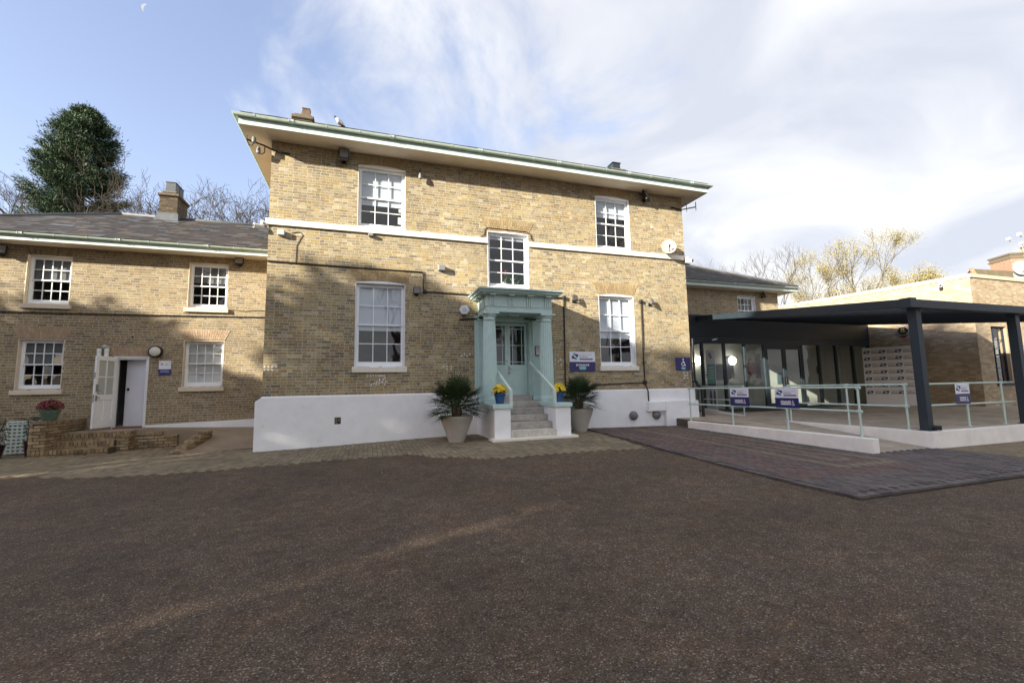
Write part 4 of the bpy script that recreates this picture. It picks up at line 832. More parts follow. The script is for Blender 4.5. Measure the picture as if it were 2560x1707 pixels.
# dark framed window on the front wall
mb = MB(); x0, x1, z0, z1 = bwin; yb_ = by+.10
mb.box(x0, x1, yb_, yb_+.06, z0, z0+.07); mb.box(x0, x1, yb_, yb_+.06, z1-.07, z1); mb.box(x0, x0+.06, yb_, yb_+.06, z0+.07, z1-.07); mb.box(x1-.06, x1, yb_, yb_+.06, z0+.07, z1-.07); mb.box(x0+.06, x1-.06, yb_, yb_+.06, (z0+z1)/2-.03, (z0+z1)/2+.03)
for k in (1, 2): xx = x0+(x1-x0)*k/3; mb.box(xx-.014, xx+.014, yb_+.01, yb_+.05, z0+.07, (z0+z1)/2-.03); mb.box(xx-.014, xx+.014, yb_+.01, yb_+.05, (z0+z1)/2+.03, z1-.07)
for k in (.27, .77): zz = z0+(z1-z0)*k; mb.box(x0+.06, x1-.06, yb_+.012, yb_+.048, zz-.014, zz+.014)
bw = mb.build('window', M_STEELD, ext)
mb = MB(); mb.add([(x0+.05, yb_+.03, z0+.05), (x1-.05, yb_+.03, z0+.05), (x1-.05, yb_+.03, z1-.05), (x0+.05, yb_+.03, z1-.05)], [(0, 1, 2, 3)]); mb.build('pane', M_GLASS, bw)
mb = MB(); mb.bbox(x0-.05, x1+.05, by-.06, yb_, z0-.08, z0-.002); mb.build('sill', M_STEELD, bw)
mb = MB(); mb.add([(x0-.2, by+.31, z0-.3), (x1+.4, by+.31, z0-.3), (x1+.4, by+1.5, z0-.3), (x0-.2, by+1.5, z0-.3), (x0-.2, by+.31, z1+.3), (x1+.4, by+.31, z1+.3), (x1+.4, by+1.5, z1+.3), (x0-.2, by+1.5, z1+.3)], [(0, 1, 2, 3), (7, 6, 5, 4), (3, 2, 6, 7), (0, 3, 7, 4), (2, 1, 5, 6)]); mb.build('room_interior', M_ROOM, bw)
# ------------------------------------------------------------------ glazed foyer
GY = 2.0; gz0, gzh, gzt = FZ, 3.12, 4.22
foy = empty('glazed_foyer', (17, 2.3, FZ), 'dark framed full height glass foyer front under the canopy', 'building')
mb = MB(); mb.box(12.15, 22.46, GY-.03, GY+.25, 3.36, gzt); mb.build('fascia_panel', M_STEELD, foy)
mb = MB(); mb.box(12.15, 22.46, GY-.045, GY-.031, 3.335, 3.358); mb.box(12.1, 22.46, GY-.06, GY+.1, gzt+.001, gzt+.05); mb.build('trim', M_STEEL, foy)
mb = MB(); mb.box(12.15, 22.46, GY-.02, GY+.10, gzh, 3.334); mb.build('head_rail', M_STEEL, foy)
mb = MB(); mb.box(12.15, 22.46, GY-.01, GY+.10, FZ, FZ+.06); mb.build('bottom_rail', M_STEEL, foy)
mull = [12.2, 12.79, 13.89, 14.95, 16.03, 18.14, 19.19, 20.24, 21.33, 22.40]
for i, x in enumerate(mull):
    w = .055 if 3 < i < 6 else .045
    mb = MB(); mb.bbox(x-w, x+w, GY-.03, GY+.09, FZ+.06, gzh, .004); mb.build('mullion', M_STEEL, foy)
for a, b in zip(mull, mull[1:]):
    if abs(a-16.03) < .01: continue
    mb = MB(); t = random.gauss(0, .002); mb.add([(a+.03, GY+.03-t, FZ+.05), (b-.03, GY+.03+t, FZ+.05), (b-.03, GY+.03+t, gzh+.01), (a+.03, GY+.03-t, gzh+.01)], [(0, 1, 2, 3)]); mb.build('pane', M_GLASS2, foy)
for a, b, s in ((16.09, 17.10, 1), (17.115, 18.08, -1)):
    mb = MB(); f = .085; z0, z1 = FZ+.065, gzh-.12
    mb.box(a, a+f, GY-.02, GY+.05, z0, z1); mb.box(b-f, b, GY-.02, GY+.05, z0, z1); mb.box(a+f, b-f, GY-.02, GY+.05, z1-f, z1); mb.box(a+f, b-f, GY-.02, GY+.05, z0, z0+.16)
    dl = mb.build('entrance_door', M_STEEL, foy)
    mb = MB(); mb.add([(a+f, GY+.015, z0+.16), (b-f, GY+.015, z0+.16), (b-f, GY+.015, z1-f), (a+f, GY+.015, z1-f)], [(0, 1, 2, 3)]); mb.build('pane', M_GLASS2, dl)
    hx = b-.05 if s > 0 else a+.05
    mb = MB(); mb.box(hx-.06, hx+.06, GY-.045, GY-.021, 1.40, 1.72); mb.tube([(hx, GY-.021, 1.42), (hx, GY-.08, 1.44), (hx, GY-.08, 1.68), (hx, GY-.021, 1.70)], .012, 6); mb.build('pull_handle', M_BLACK, dl)
mb = MB(); mb.box(16.09, 18.08, GY-.02, GY+.09, gzh-.115, gzh); mb.build('transom', M_STEEL, foy)
# foyer room
M_FLOOR = mat('foyer_floor', (.16, .15, .14), .5, var=.1, vscale=3); M_FW = mat('foyer_wall', (.66, .66, .62), .8, var=.05, vscale=1.5)
mb = MB(); mb.add([(12.0, GY+.11, FZ+.01), (22.4, GY+.11, FZ+.01), (22.0, 6.5, FZ+.01), (12.0, 6.5, FZ+.01)], [(0, 1, 2, 3)]); mb.build('floor', M_FLOOR, foy)
mb = MB(); mb.add([(12.0, GY+.11, FZ), (12.0, GY+.11, 3.4), (12.0, 3.15, 3.4), (12.0, 3.15, FZ), (22.4, GY+.11, FZ), (22.4, GY+.11, 3.4), (22.1, 3.15, 3.4), (22.1, 3.15, FZ)], [(0, 1, 2, 3), (4, 7, 6, 5), (3, 2, 6, 7), (1, 5, 6, 2)]); mb.build('room_interior', M_FW, foy)
M_LAMP = mat('lit_lamp', (.9, .9, .9), .5, emit=(1.0, .93, .80, 3.2))
for i, (px, py) in enumerate(((1751, 901), (1835, 901))):
    d = ray(px, py); p = CAM+d*((2.85-CAM[1])/d[1])
    mb = MB(); mb.lathe([(.02, .12), (.12, .115), (.17, .08), (.19, .03), (.19, 0)][::-1], (p[0], 2.97, p[2]), 28, axis=1)
    mb.build('wall_lamp', M_LAMP, label=['round glowing wall lamp behind the leftmost foyer pane', 'round glowing wall lamp behind the third foyer pane'][i], cat='lamp', group='glowing lamps inside the foyer', smooth=40)
# reception desk, person, pictures inside
mb = MB(); mb.bbox(13.3, 16.0, 2.62, 2.95, FZ+.01, 1.45, .02); mb.bbox(13.25, 16.05, 2.55, 3.0, 1.45, 1.50, .01)
mb.build('reception_desk', mat('desk_white', (.55, .57, .52), .5), label='pale reception desk seen through the foyer glass', cat='desk')
for px, py, w, h, c, lb in ((1884, 920, .62, .5, (.34, .05, .05), 'red and white notice on the foyer back wall'), (1895, 915, .26, 1.1, (.06, .06, .065), 'dark upright panel on the foyer back wall'), (1797, 930, .42, .7, (.03, .04, .06), 'small dark picture on the foyer back wall'), (1822, 925, .5, 1.2, (.025, .03, .045), 'large dark picture on the foyer back wall'), (1953, 945, .5, .5, (.10, .16, .2), 'blue grey notice behind the foyer door glass'), (2045, 925, .16, .34, (.16, .08, .06), 'small brown framed picture right of the foyer doors')):
    d = ray(px, py); p = CAM+d*((3.13-CAM[1])/d[1]); mb = MB(); mb.box(p[0]-w/2, p[0]+w/2, 3.10, 3.14, p[2]-h/2, p[2]+h/2)
    mb.build('wall_picture', mat('pic_%d' % px, c, .6, var=.3, vscale=6), label=lb, cat='picture')

# ------------------------------------------------------------------ terrace, ramp, low white walls
terr = empty('terrace', (15, -2, .2), kind='structure')
M_SLAB = mat('terrace_slab', (0, 0, 0), .88, var=.12, vscale=9, bump=.3, bscale=70, ramp=[(.40, .34, .265), (.44, .375, .29), (.36, .305, .24), (.42, .355, .275), (.38, .325, .255)], stain=.22, stscale=1.1)
M_SBED = mat('terrace_base', (.09, .078, .062), .95, var=.1)
RX0, RX1 = 9.58, 11.34          # ramp between the two walls
def ramp_z(y): return np.clip(.05+(np.asarray(y)+6.25)*(.35/3.5), .05, .40)
mb = MB(); mb.box(RX1+.1, 26, -6.1, GY-.02, -.1, FZ-.012); mb.box(RX0, RX1-.001, -2.72, GY-.02, -.1, FZ-.012)
mb.add([(RX0, -6.3, .03), (RX1, -6.3, .03), (RX1, -2.72, FZ-.013), (RX0, -2.72, FZ-.013)], [(0, 1, 2, 3)]); mb.build('base', M_SBED, terr)
# slabs: long narrow flags on the terrace, square flags on the ramp
C, D, T = [], [], []; rg = np.random.default_rng(77)
yv = -5.98; k = 0
while yv < GY-.1:
    xv = RX1+.03-(.3 if k % 2 else 0)
    while xv < 24.5:
        a, b = max(xv, RX1+.03), min(xv+.6-.016, 24.5)
        if b-a > .05: C.append(((a+b)/2, yv+.148, FZ+rg.normal(0, .0012))); D.append((b-a, .284, .04)); T.append(rg.random())
        xv += .6
    yv += .30; k += 1
pieces(terr, 'slab', M_SLAB, C, (1, 0, 0), (0, 1, 0), (0, 0, 1), D, T)
rs = empty('ramp', (10.4, -4, .2), kind='structure'); C, D, T, NN, VV = [], [], [], [], []
yv = -6.28; k = 0
while yv < GY-.15:
    yc = yv+.22; zc = float(ramp_z(yc)); s = .10 if -6.25 < yc < -2.75 else 0.0; Nn = np.array([0, -s, 1.]); Nn /= np.linalg.norm(Nn); V = np.array([0, 1., s]); V /= np.linalg.norm(V)
    for i in range(4): C.append((RX0+.01+.437*(i+.5), yc, zc+rg.normal(0, .0015))); D.append((.424, .426, .04)); T.append(rg.random()); NN.append(Nn); VV.append(V)
    yv += .44; k += 1
pieces(rs, 'slab', M_SLAB, C, (1, 0, 0), np.array(VV), np.array(NN), D, T)
M_LOWW = mat('low_wall_render', (.82, .79, .74), .85, var=.05, vscale=4, bump=.3, bscale=30, stain=.10, stscale=1.3, dirt=((.42, .34, .24), 1.3, .62, .55))
mb = MB(); mb.bbox(9.385, 9.575, -6.27, -1.02, -.1, .368, .01); mb.bbox(9.576, 10.5, -1.2, -1.02, -.1, .366, .01)
mb.build('ramp_wall', M_LOWW, label='low cream rendered wall along the outer side of the ramp', cat='wall')
mb = MB(); mb.bbox(11.34, 11.50, -6.19, -2.7, -.1, FZ+.004, .01); mb.bbox(11.501, 26, -6.19, -6.01, -.1, FZ+.003, .01)
mb.build('terrace_wall', M_LOWW, label='cream rendered retaining wall round the raised terrace corner', cat='wall')
mb = MB(); mb.prism([(12.32, 1.6, FZ), (12.05, -.6, FZ), (12.32, 1.6, FZ+.16)], (.12, 0, 0)); mb.build('kerb_wedge', M_LOWW, label='small white wedge shaped kerb on the terrace near the black downpipe', cat='kerb')
# sandy ground right of the pad
mb = MB(); XX = np.linspace(11.36, 24, 24); YY = np.linspace(-9, -6.19, 8); A_, B_ = np.meshgrid(XX, YY); mb.add(np.stack([A_, B_, gz(A_, B_)+.006], -1).reshape(-1, 3), [(j*24+i, j*24+i+1, (j+1)*24+i+1, (j+1)*24+i) for j in range(7) for i in range(23)]); mb.build('path', mat('sandy_path', (.22, .17, .105), .95, var=.25, vscale=14, bump=.5, bscale=60, stain=.3), kind='structure')

# ------------------------------------------------------------------ canopy
can = empty('canopy', (14, -2, FZ), 'dark grey steel canopy with louvre roof over the terrace', 'canopy')
CX0, CY0, CZ0 = 11.08, -6.20, 3.24
def croof(y): return CZ0+(y-CY0)*(4.22-CZ0)/(GY-.05-CY0)
def cleft(y): return CX0+(y-CY0)*(12.55-CX0)/(GY-.05-CY0)
for x in (11.44, 15.12, 18.8):
    mb = MB(); mb.bbox(x, x+.17, -6.08, -5.91, FZ-.0, 3.10, .004); mb.build('post', M_STEEL, can)
    mb = MB(); mb.box(x-.03, x+.2, -6.11, -5.88, FZ+.005, FZ+.018); mb.build('base_plate', M_STEEL, can)
mb = MB(); mb.bbox(CX0+.001, 22, CY0, CY0+.17, 3.06, CZ0, .004); mb.build('front_beam', M_STEEL, can)
mb = MB(); y1 = GY-.06
mb.add([(CX0, CY0, 3.06), (CX0+.15, CY0, 3.06), (CX0+.15, CY0, CZ0), (CX0, CY0, CZ0), (12.55, y1, 4.03), (12.70, y1, 4.03), (12.70, y1, 4.22), (12.55, y1, 4.22)], [(0, 1, 2, 3), (4, 7, 6, 5), (0, 3, 7, 4), (3, 2, 6, 7), (2, 1, 5, 6), (1, 0, 4, 5)])
mb.build('side_beam', M_STEEL, can)
mb = MB(); mb.bbox(CX0-.012, CX0+.20, CY0-.012, CY0+.20, 3.055, CZ0+.03, .004); mb.build('corner_bracket', M_STEEL, can)
for i in range(30):
    x = 11.3+i*.36
    yb = y1
    xa, xb = x, x+ (12.70-11.23)*max(0, 1-i/30)
    if xb > 22.2: break
    mb = MB(); P0 = np.array([xa, CY0+.17, croof(CY0+.17)-.13]); P1 = np.array([xb, yb, croof(yb)-.13]); w = np.array([.285, 0, .07]); t = np.array([0, 0, .022])
    mb.add([P0, P0+w+(0, 0, .018), P1+w+(0, 0, .018), P1, P0+t, P0+w+t+(0, 0, .018), P1+w+t+(0, 0, .018), P1+t], [(0, 3, 2, 1), (4, 5, 6, 7), (0, 1, 5, 4), (1, 2, 6, 5), (2, 3, 7, 6), (3, 0, 4, 7)]); mb.build('louvre_blade', mat('louvre_steel', (.05, .06, .07), .5, spec=.3), can)
mb = MB(); mb.tube([(11.60, -6.07, .47), (11.63, -6.13, .47), (11.66, -6.19, .47)], .05, 12); mb.build('rain_outlet', M_BLACK, can, smooth=40)

# ------------------------------------------------------------------ handrails (tube and clamp)
def railing(name, posts, zf, label, ztop=1.0, zmid=.52, tails=(0, 0), r=.022, endcurve=(False, False)):
    root = empty(name, (posts[0][0], posts[0][1], zf), label, 'railing')
    P_ = [np.array([x, y, 0.]) for x, y in posts]
    for i, p in enumerate(P_):
        mb = MB(); mb.tube([p+(0, 0, zf-.02), p+(0, 0, zf+ztop-.0)], r, 10); mb.build('post', M_RAIL, root, smooth=40)
        for h in (ztop, zmid):
            mb = MB(); mb.tube([p+(0, 0, zf+h-.045), p+(0, 0, zf+h+.03)], r+.009, 10); 
            d = (P_[min(i+1, len(P_)-1)]-P_[max(i-1, 0)]); d /= np.linalg.norm(d); mb.tube([p-d*.05+(0, 0, zf+h), p+d*.05+(0, 0, zf+h)], r+.008, 10); mb.build('clamp', M_RAIL, root, smooth=40)
        mb = MB(); mb.lathe([(r+.03, zf), (r+.03, zf+.008), (r+.004, zf+.02)], (p[0], p[1], 0), 14); mb.build('foot_flange', M_RAIL, root)
    for h in (ztop, zmid):
        a = P_[0]; b = P_[-1]; d0 = (P_[1]-P_[0])/np.linalg.norm(P_[1]-P_[0]); d1 = (P_[-1]-P_[-2])/np.linalg.norm(P_[-1]-P_[-2])
        pts = [a-d0*tails[0]]+P_+[b+d1*tails[1]]; pts = [q+np.array([0, 0, zf+h]) for q in pts]
        mb = MB(); mb.tube(pts, r, 10); mb.build('rail', M_RAIL, root, smooth=40)
    return root
railing('railing', [(9.50, -1.05), (9.49, -2.72), (9.485, -4.38), (9.48, -6.02)], .365, 'mint tube railing along the outer ramp wall, carrying two parking signs', 1.0)
railing('railing', [(11.42, -2.86), (11.42, -4.45), (11.42, -5.72)], FZ, 'mint tube railing along the inner side of the ramp, ending at the canopy post', 1.0)
railing('railing', [(12.18, 1.55), (12.10, -.56)], FZ, 'short mint tube railing beside the black downpipe near the house corner', 1.0)
railing('railing', [(11.75, -5.80), (13.40, -5.80), (14.80, -5.80)], FZ, 'mint tube railing along the terrace front between the two canopy posts', 1.0, tails=(.08, .5))
mb = MB(); rr = railing  # door mat in front of the glass doors
mb = MB(); mb.bbox(13.2, 18.3, .9, GY-.05, FZ+.002, FZ+.012, .003); mb.build('door_mat', mat('mat_dark', (.03, .028, .026), .95, var=.2, vscale=20), label='dark wide entrance mat in front of the foyer glass', cat='mat')
# ------------------------------------------------------------------ lettering and signs
def text_mb(body, size, bold=0.0, align='CENTER'):
    """mesh data of a line of text in the XY plane"""
    cu = bpy.data.curves.new('lettering', 'FONT'); cu.body = body; cu.size = size; cu.align_x = align; cu.align_y = 'CENTER'; cu.offset = bold; cu.resolution_u = 2
    ob = bpy.data.objects.new('lettering', cu); COL.objects.link(ob); bpy.context.view_layer.update()
    me = bpy.data.meshes.new_from_object(ob.evaluated_get(bpy.context.evaluated_depsgraph_get())); bpy.data.objects.remove(ob); bpy.data.curves.remove(cu)
    v = np.array([x.co[:] for x in me.vertices]); f = [tuple(p.vertices) for p in me.polygons]; bpy.data.meshes.remove(me); return v, f
class Panel:
    """flat sign: coordinates u right, v up on a plane with origin O, axes U,V and normal Nn"""
    def __init__(s, O, U, Nn, root): s.O = np.array(O, float); s.U = np.array(U, float); s.N = np.array(Nn, float); s.V = np.array([0, 0, 1.]); s.root = root
    def P(s, u, v, d): return s.O+s.U*u+s.V*v+s.N*d
    def rect(s, u0, u1, v0, v1, mat_, name, d=.0012, rad=0.0, t=.001, corners='abcd'):
        if rad <= 0: pts = [(u0, v0), (u1, v0), (u1, v1), (u0, v1)]
        else:
            pts = []
            for (cu_, cv_, a0, key) in ((u1-rad, v0+rad, -90, 'b'), (u1-rad, v1-rad, 0, 'c'), (u0+rad, v1-rad, 90, 'd'), (u0+rad, v0+rad, 180, 'a')):
                if key in corners:
                    for k in range(6): a = math.radians(a0+90*k/5); pts.append((cu_+rad*math.cos(a), cv_+rad*math.sin(a)))
                else: pts.append({'a': (u0, v0), 'b': (u1, v0), 'c': (u1, v1), 'd': (u0, v1)}[key])
        mb = MB(); mb.prism([s.P(a, b, d-t) for a, b in pts], s.N*t); return mb.build(name, mat_, s.root)
    def disc(s, u, v, r0, r1, mat_, name, d=.0022, n=20, a0=0, a1=360):
        mb = MB(); vs, fs = [], []
        for k in range(n+1):
            a = math.radians(a0+(a1-a0)*k/n)
            vs += [s.P(u+r0*math.cos(a), v+r0*math.sin(a), d), s.P(u+r1*math.cos(a), v+r1*math.sin(a), d)]
        fs = [(2*k, 2*k+1, 2*k+3, 2*k+2) for k in range(n)]; mb.add(vs, fs); return mb.build(name, mat_, s.root)
    def text(s, body, u, v, size, mat_, bold=.0, d=.0025, align='CENTER', name='lettering', sx=1.0):
        vv, f = text_mb(body, size, bold, align); mb = MB(); mb.add([s.P(u+a[0]*sx, v+a[1], d) for a in vv], f); return mb.build(name, mat_, s.root)
    def poly(s, pts, mat_, name, d=.0024):
        mb = MB(); mb.add([s.P(a, b, d) for a, b in pts], [tuple(range(len(pts)))]); return mb.build(name, mat_, s.root)
    def logo(s, u, v, k, small=False):
        """two teal and two purple rounded tiles interlocking round a white square; k = half height"""
        q = k/1.0
        s.rect(u-.62*q, u+.10*q, v+.18*q, v+1.0*q, M_TEAL, 'logo_tile', .0016, .3*q, .0006, 'd')
        s.rect(u-.10*q, u+.62*q, v-1.0*q, v-.18*q, M_TEAL, 'logo_tile', .0016, .3*q, .0006, 'b')
        s.rect(u-.14*q, u+.98*q, v-.12*q, v+.66*q, M_PURP, 'logo_tile', .0021, .3*q, .0006, 'c')
        s.rect(u-.98*q, u+.14*q, v-.66*q, v+.12*q, M_PURP, 'logo_tile', .0021, .3*q, .0006, 'a')
        s.rect(u-.14*q, u+.10*q, v+.18*q, v+.66*q, M_DEEP, 'logo_tile', .0025, 0, .0006); s.rect(u-.10*q, u+.14*q, v-.66*q, v-.18*q, M_DEEP, 'logo_tile', .0025, 0, .0006)
        s.rect(u-.24*q, u+.24*q, v-.22*q, v+.22*q, M_PRINTW, 'logo_tile', .0029, 0, .0006)
    def wheelchair(s, u, v, h, mat_=M_PRINTW):
        k = h/2.0
        s.disc(u+.02*k, v+.78*k, 0, .2*k, mat_, 'wheelchair_symbol'); s.disc(u-.06*k, v-.42*k, .36*k, .52*k, mat_, 'wheelchair_symbol', a0=95, a1=400)
        s.poly([(u-.08*k, v+.5*k), (u+.12*k, v+.5*k), (u+.12*k, v+.2*k), (u+.45*k, v+.2*k), (u+.45*k, v+.04*k), (u+.1*k, v+.04*k), (u+.1*k, v-.1*k), (u-.08*k, v-.1*k)], mat_, 'wheelchair_symbol')
        s.poly([(u+.1*k, v-.1*k), (u+.44*k, v-.1*k), (u+.62*k, v-.68*k), (u+.78*k, v-.62*k), (u+.74*k, v-.82*k), (u+.5*k, v-.88*k), (u+.34*k, v-.26*k), (u+.1*k, v-.26*k)], mat_, 'wheelchair_symbol')
def strip(p, u0, u1, v, h):
    p.rect(u0, u1, v-h/2, v+h/2, M_PURP, 'tagline_strip', .0016, h*.45, .0006)
    rg = np.random.default_rng(3); u = u0+h*.6
    while u < u1-h*.8:
        w = h*rg.uniform(.35, 1.1); p.rect(u, min(u+w, u1-h*.5), v-h*.16, v+h*.16, M_INK2, 'tagline_mark', .0022, 0, .0005); u += w+h*.22
def head_block(p, W_, v0, v1):
    H_ = v1-v0; vc = (v0+v1)/2
    p.logo(-W_*.29, vc+.01, H_*.36)
    p.text('CHASE LODGE', -W_*.125, vc+H_*.20, H_*.215, M_INK2, -.0004, align='LEFT', sx=.98); p.text('HOSPITAL', -W_*.125, vc-H_*.02, H_*.215, M_INK, .001, align='LEFT', sx=.98)
    strip(p, -W_*.115, W_*.41, vc-H_*.245, H_*.15)
def pill(p, u, v, w, h): p.rect(u-w/2, u+w/2, v-h/2, v+h/2, M_TEAL, 'teal_pill', .0018, h*.45, .0006, 'abc')
# entrance sign on the house wall
def sign_plate(name, O, U, Nn, W_, H_, split, label, cat='sign', topm=M_SIGNW, botm=M_NAVY, thick=.012):
    root = empty(name, tuple(O), label, cat); p = Panel(O, U, Nn, root)
    if split > 0: p.rect(-W_/2, W_/2, -H_/2+H_*split, H_/2, topm, 'upper_panel', 0, 0, thick)
    p.rect(-W_/2, W_/2, -H_/2, -H_/2+H_*split-.0005 if split > 0 else H_/2, botm, 'lower_panel', 0, 0, thick)
    return p
p = sign_plate('entrance_sign', (6.38, -.022, 2.255), (1, 0, 0), (0, -1, 0), .88, .62, .49, 'white and navy ENTRANCE sign on the brick wall right of the portico')
head_block(p, .88, -.006, .31); p.text('ENTRANCE', 0, -.11, .085, M_PRINTW, .0022, sx=1.05); pill(p, 0, -.20, .24, .10)
p = sign_plate('wheelchair_sign', (10.17, -.022, 2.18), (1, 0, 0), (0, -1, 0), .59, .43, 0, 'small navy wheelchair access sign on the house corner by the downpipe')
p.wheelchair(.0, .05, .27); pill(p, 0, -.145, .17, .07)
def park_sign(x, y, z, U, Nn, W_, H_, label):
    p = sign_plate('parking_sign', (x, y, z), U, Nn, W_, H_, .50, label, thick=.004); head_block(p, W_, 0, H_/2)
    p.text('DISABLED', -.0*W_-.02, -H_*.20, W_*.105, M_PRINTW, .002, sx=.95); p.text('PARKING', -.0*W_-.025, -H_*.315, W_*.105, M_PRINTW, .002, sx=.95); p.wheelchair(W_*.26, -H_*.26, H_*.26)
    for s in (-1, 1):
        mb = MB(); mb.tube([p.P(s*W_*.4, H_*.47, -.03), p.P(s*W_*.4, H_*.47, .003)], .008, 6); mb.build('fixing', M_GREY, p.root)
for (y, lb) in ((-3.02, 'DISABLED PARKING sign hanging on the outer ramp railing, nearer the house'), (-4.42, 'DISABLED PARKING sign hanging on the outer ramp railing, larger in view, further from the house')):
    park_sign(9.45, y, 1.13, (0, -1, 0), (-1, 0, 0), .62, .46, lb)
park_sign(13.22, -5.835, 1.16, (1, 0, 0), (0, -1, 0), .52, .47, 'DISABLED PARKING sign on the terrace front railing right of the canopy post')
# plaque beside the white door
p = sign_plate('wall_plaque', (-5.705, WY-.03, 2.265), (1, 0, 0), (0, -1, 0), .30, .41, .38, 'small white and blue plaque on the wing wall beside the open door', botm=mat('blue_print', (.03, .025, .22), .35))
p.logo(-.075, .10, .032); p.text('CHASE LODGE', .0, .118, .026, M_INK2, align='LEFT', sx=.75); p.text('HOSPITAL', .0, .095, .026, M_INK, align='LEFT', sx=.75); p.rect(-.02, .12, .068, .078, mat('gold_print', (.55, .47, .2), .5), 'gold_line', .0015)
for v in (-.085, -.115, -.14): p.rect(-.11, .11, v-.006, v+.006, M_INK2, 'text_line', .0015)
for u in (-.12, .12):
    for v in (.175, -.17): p.disc(u, v, 0, .011, M_GREY, 'screw', .003)
# backdrop board with rows of logos on the terrace
b0 = np.array([21.51, 1.72, 0]); b1 = np.array([22.24, .20, 0]); bu = (b1-b0); BW = np.linalg.norm(bu); bu /= BW; bn = np.array([bu[1], -bu[0], 0]); 
if bn[0] > 0: bn = -bn
BH = 2.56; root = empty('backdrop_board', tuple((b0+b1)/2+np.array([0, 0, FZ])), 'white upright backdrop board with rows of small logos on the terrace', 'board')
p = Panel((b0+b1)/2+np.array([0, 0, FZ+.02]), bu, bn, root)
p.rect(-BW/2, BW/2, 0, BH, mat('board_white', (.84, .84, .87), .5), 'panel', 0, 0, .05)
mb = MB(); mb.prism([p.P(-BW/2-.02, 0, -.051), p.P(-BW/2-.02, 0, .03), p.P(BW/2+.02, 0, .03), p.P(BW/2+.02, 0, -.051)], (0, 0, -.015)); mb.build('foot', M_GREY, root)
lg = None
for j in range(7):
    for i in range(3):
        u = -BW/2+.20+i*(BW-.06)/3; v = BH-.20-j*.30
        mbs = {}
        if lg is None:
            pr = Panel((0, 0, 0), bu, bn, None); lg = []
            class _Rec(Panel): pass
            def part(shapes, m, nm):
                mb = MB()
                for (a, b, c, d, dd) in shapes: mb.prism([bu*a+np.array([0, 0, c])+bn*dd, bu*b+np.array([0, 0, c])+bn*dd, bu*b+np.array([0, 0, d])+bn*dd, bu*a+np.array([0, 0, d])+bn*dd], bn*.001)
                return mb.mesh(nm, m)
            lg = [part([(-.075, -.005, .02, .07, .001), (.005, .075, -.07, -.02, .001)], M_TEAL, 'printed_logo'), part([(-.01, .10, -.015, .05, .002), (-.10, .01, -.05, .015, .002)], M_PURP, 'printed_logo'), part([(-.025, .025, -.018, .018, .0035)], M_PRINTW, 'printed_logo'), part([(.14, .50, -.05, -.025, .002)], M_INK, 'printed_strip')]
            for body, v_, m_ in (('CHASE LODGE', .045, M_INK), ('HOSPITAL', .005, M_INK)):
                tv, tf = text_mb(body, .045, .0005, 'LEFT'); mb = MB(); mb.add([bu*(.14+q[0])+np.array([0, 0, v_+q[1]])+bn*.002 for q in tv], tf); lg.append(mb.mesh('printed_name', m_))
        for me in lg:
            o = bpy.data.objects.new(me.name.split('.')[0], me); o.location = Vector(p.P(u-.04, v, 0))-Vector(root.location); o.scale = (1.12, 1.12, 1.3); link(o, root)
# roller banner by the downpipe
d = ray(1766, 1028); tb = (FZ-CAM[2])/d[2]; bp_ = CAM+d*tb; bp_ = np.array([12.75, 1.55, FZ])
root = empty('roller_banner', tuple(bp_), 'narrow white and teal roller banner standing at the house corner', 'banner'); bU = np.array([.299, .954, 0]); bN = np.array([-.954, .299, 0]); p = Panel(bp_, bU, bN, root)
p.rect(-.38, .38, .06, 2.42, M_SIGNW, 'banner_sheet', 0, 0, .004); p.rect(-.34, .34, 1.1, 1.85, M_TEAL, 'teal_panel', .001, 0, .0005); p.rect(-.34, .34, 1.0, 1.09, M_NAVY, 'navy_strip', .001, 0, .0005); p.logo(0, 2.18, .13)
for v in (1.72, 1.6, 1.5, 1.4, 1.3): p.rect(-.22, .2, v-.02, v+.02, M_SIGNW, 'text_line', .0018, 0, .0005)
for u in (-.18, .12): p.poly([(u-.1, .3), (u+.1, .3), (u+.08, .75), (u, .9), (u-.08, .75)], M_INK, 'printed_figure', .0018)
mb = MB(); mb.tube([p.P(-.4, .04, 0), p.P(.4, .04, 0)], .05, 10); mb.build('base', M_GREY, root, smooth=40)
# ------------------------------------------------------------------ wall fittings
M_LED = mat('lamp_glass', (.20, .21, .22), .12, spec=.8)
def floodlight(x, y, z, label, w=.2, h=.26, tilt=-18, yaw=0, big=False, group=None):
    root = empty('floodlight', (x, y, z), label, 'floodlight', group)
    R = Matrix.Rotation(math.radians(yaw), 4, 'Z') @ Matrix.Rotation(math.radians(tilt), 4, 'X')
    def put(mb, nm, m, rot=True):
        o = mb.build(nm, m, root, local=True)
        if rot: o.matrix_local = Matrix.Translation((0, -.14, 0)) @ R
        return o
    mb = MB(); mb.bbox(-w/2, w/2, -.035, .03, -h/2, h/2, .012)
    for k in range(5): mb.box(-w/2+.02+k*(w-.04)/4-.004, -w/2+.02+k*(w-.04)/4+.004, .03, .055, -h/2+.03, h/2-.03)
    put(mb, 'housing', M_BLACK)
    mb = MB(); mb.box(-w/2+.02, w/2-.02, -.038, -.0355, -h/2+(.08 if big else .03), h/2-.02); put(mb, 'lens', M_LED)
    mb = MB(); mb.box(-.03, .03, -.12, 0, -h*.3-.02, -h*.3); mb.box(-.05, .05, -.012, 0, -h*.3-.06, -h*.3+.04); mb.build('bracket', M_BLACK, root, local=True)
    return root
floodlight(-.70, -.02, 7.90, 'large black floodlight under the eaves above the left upper window', .26, .42, -14, 0, True)
floodlight(8.93, -.02, 7.92, 'large black floodlight under the eaves above the right upper window', .26, .40, -20, 32, True)
floodlight(1.27, -.02, 4.22, 'black floodlight on the house wall left of the portico', .2, .2, 8, -5)
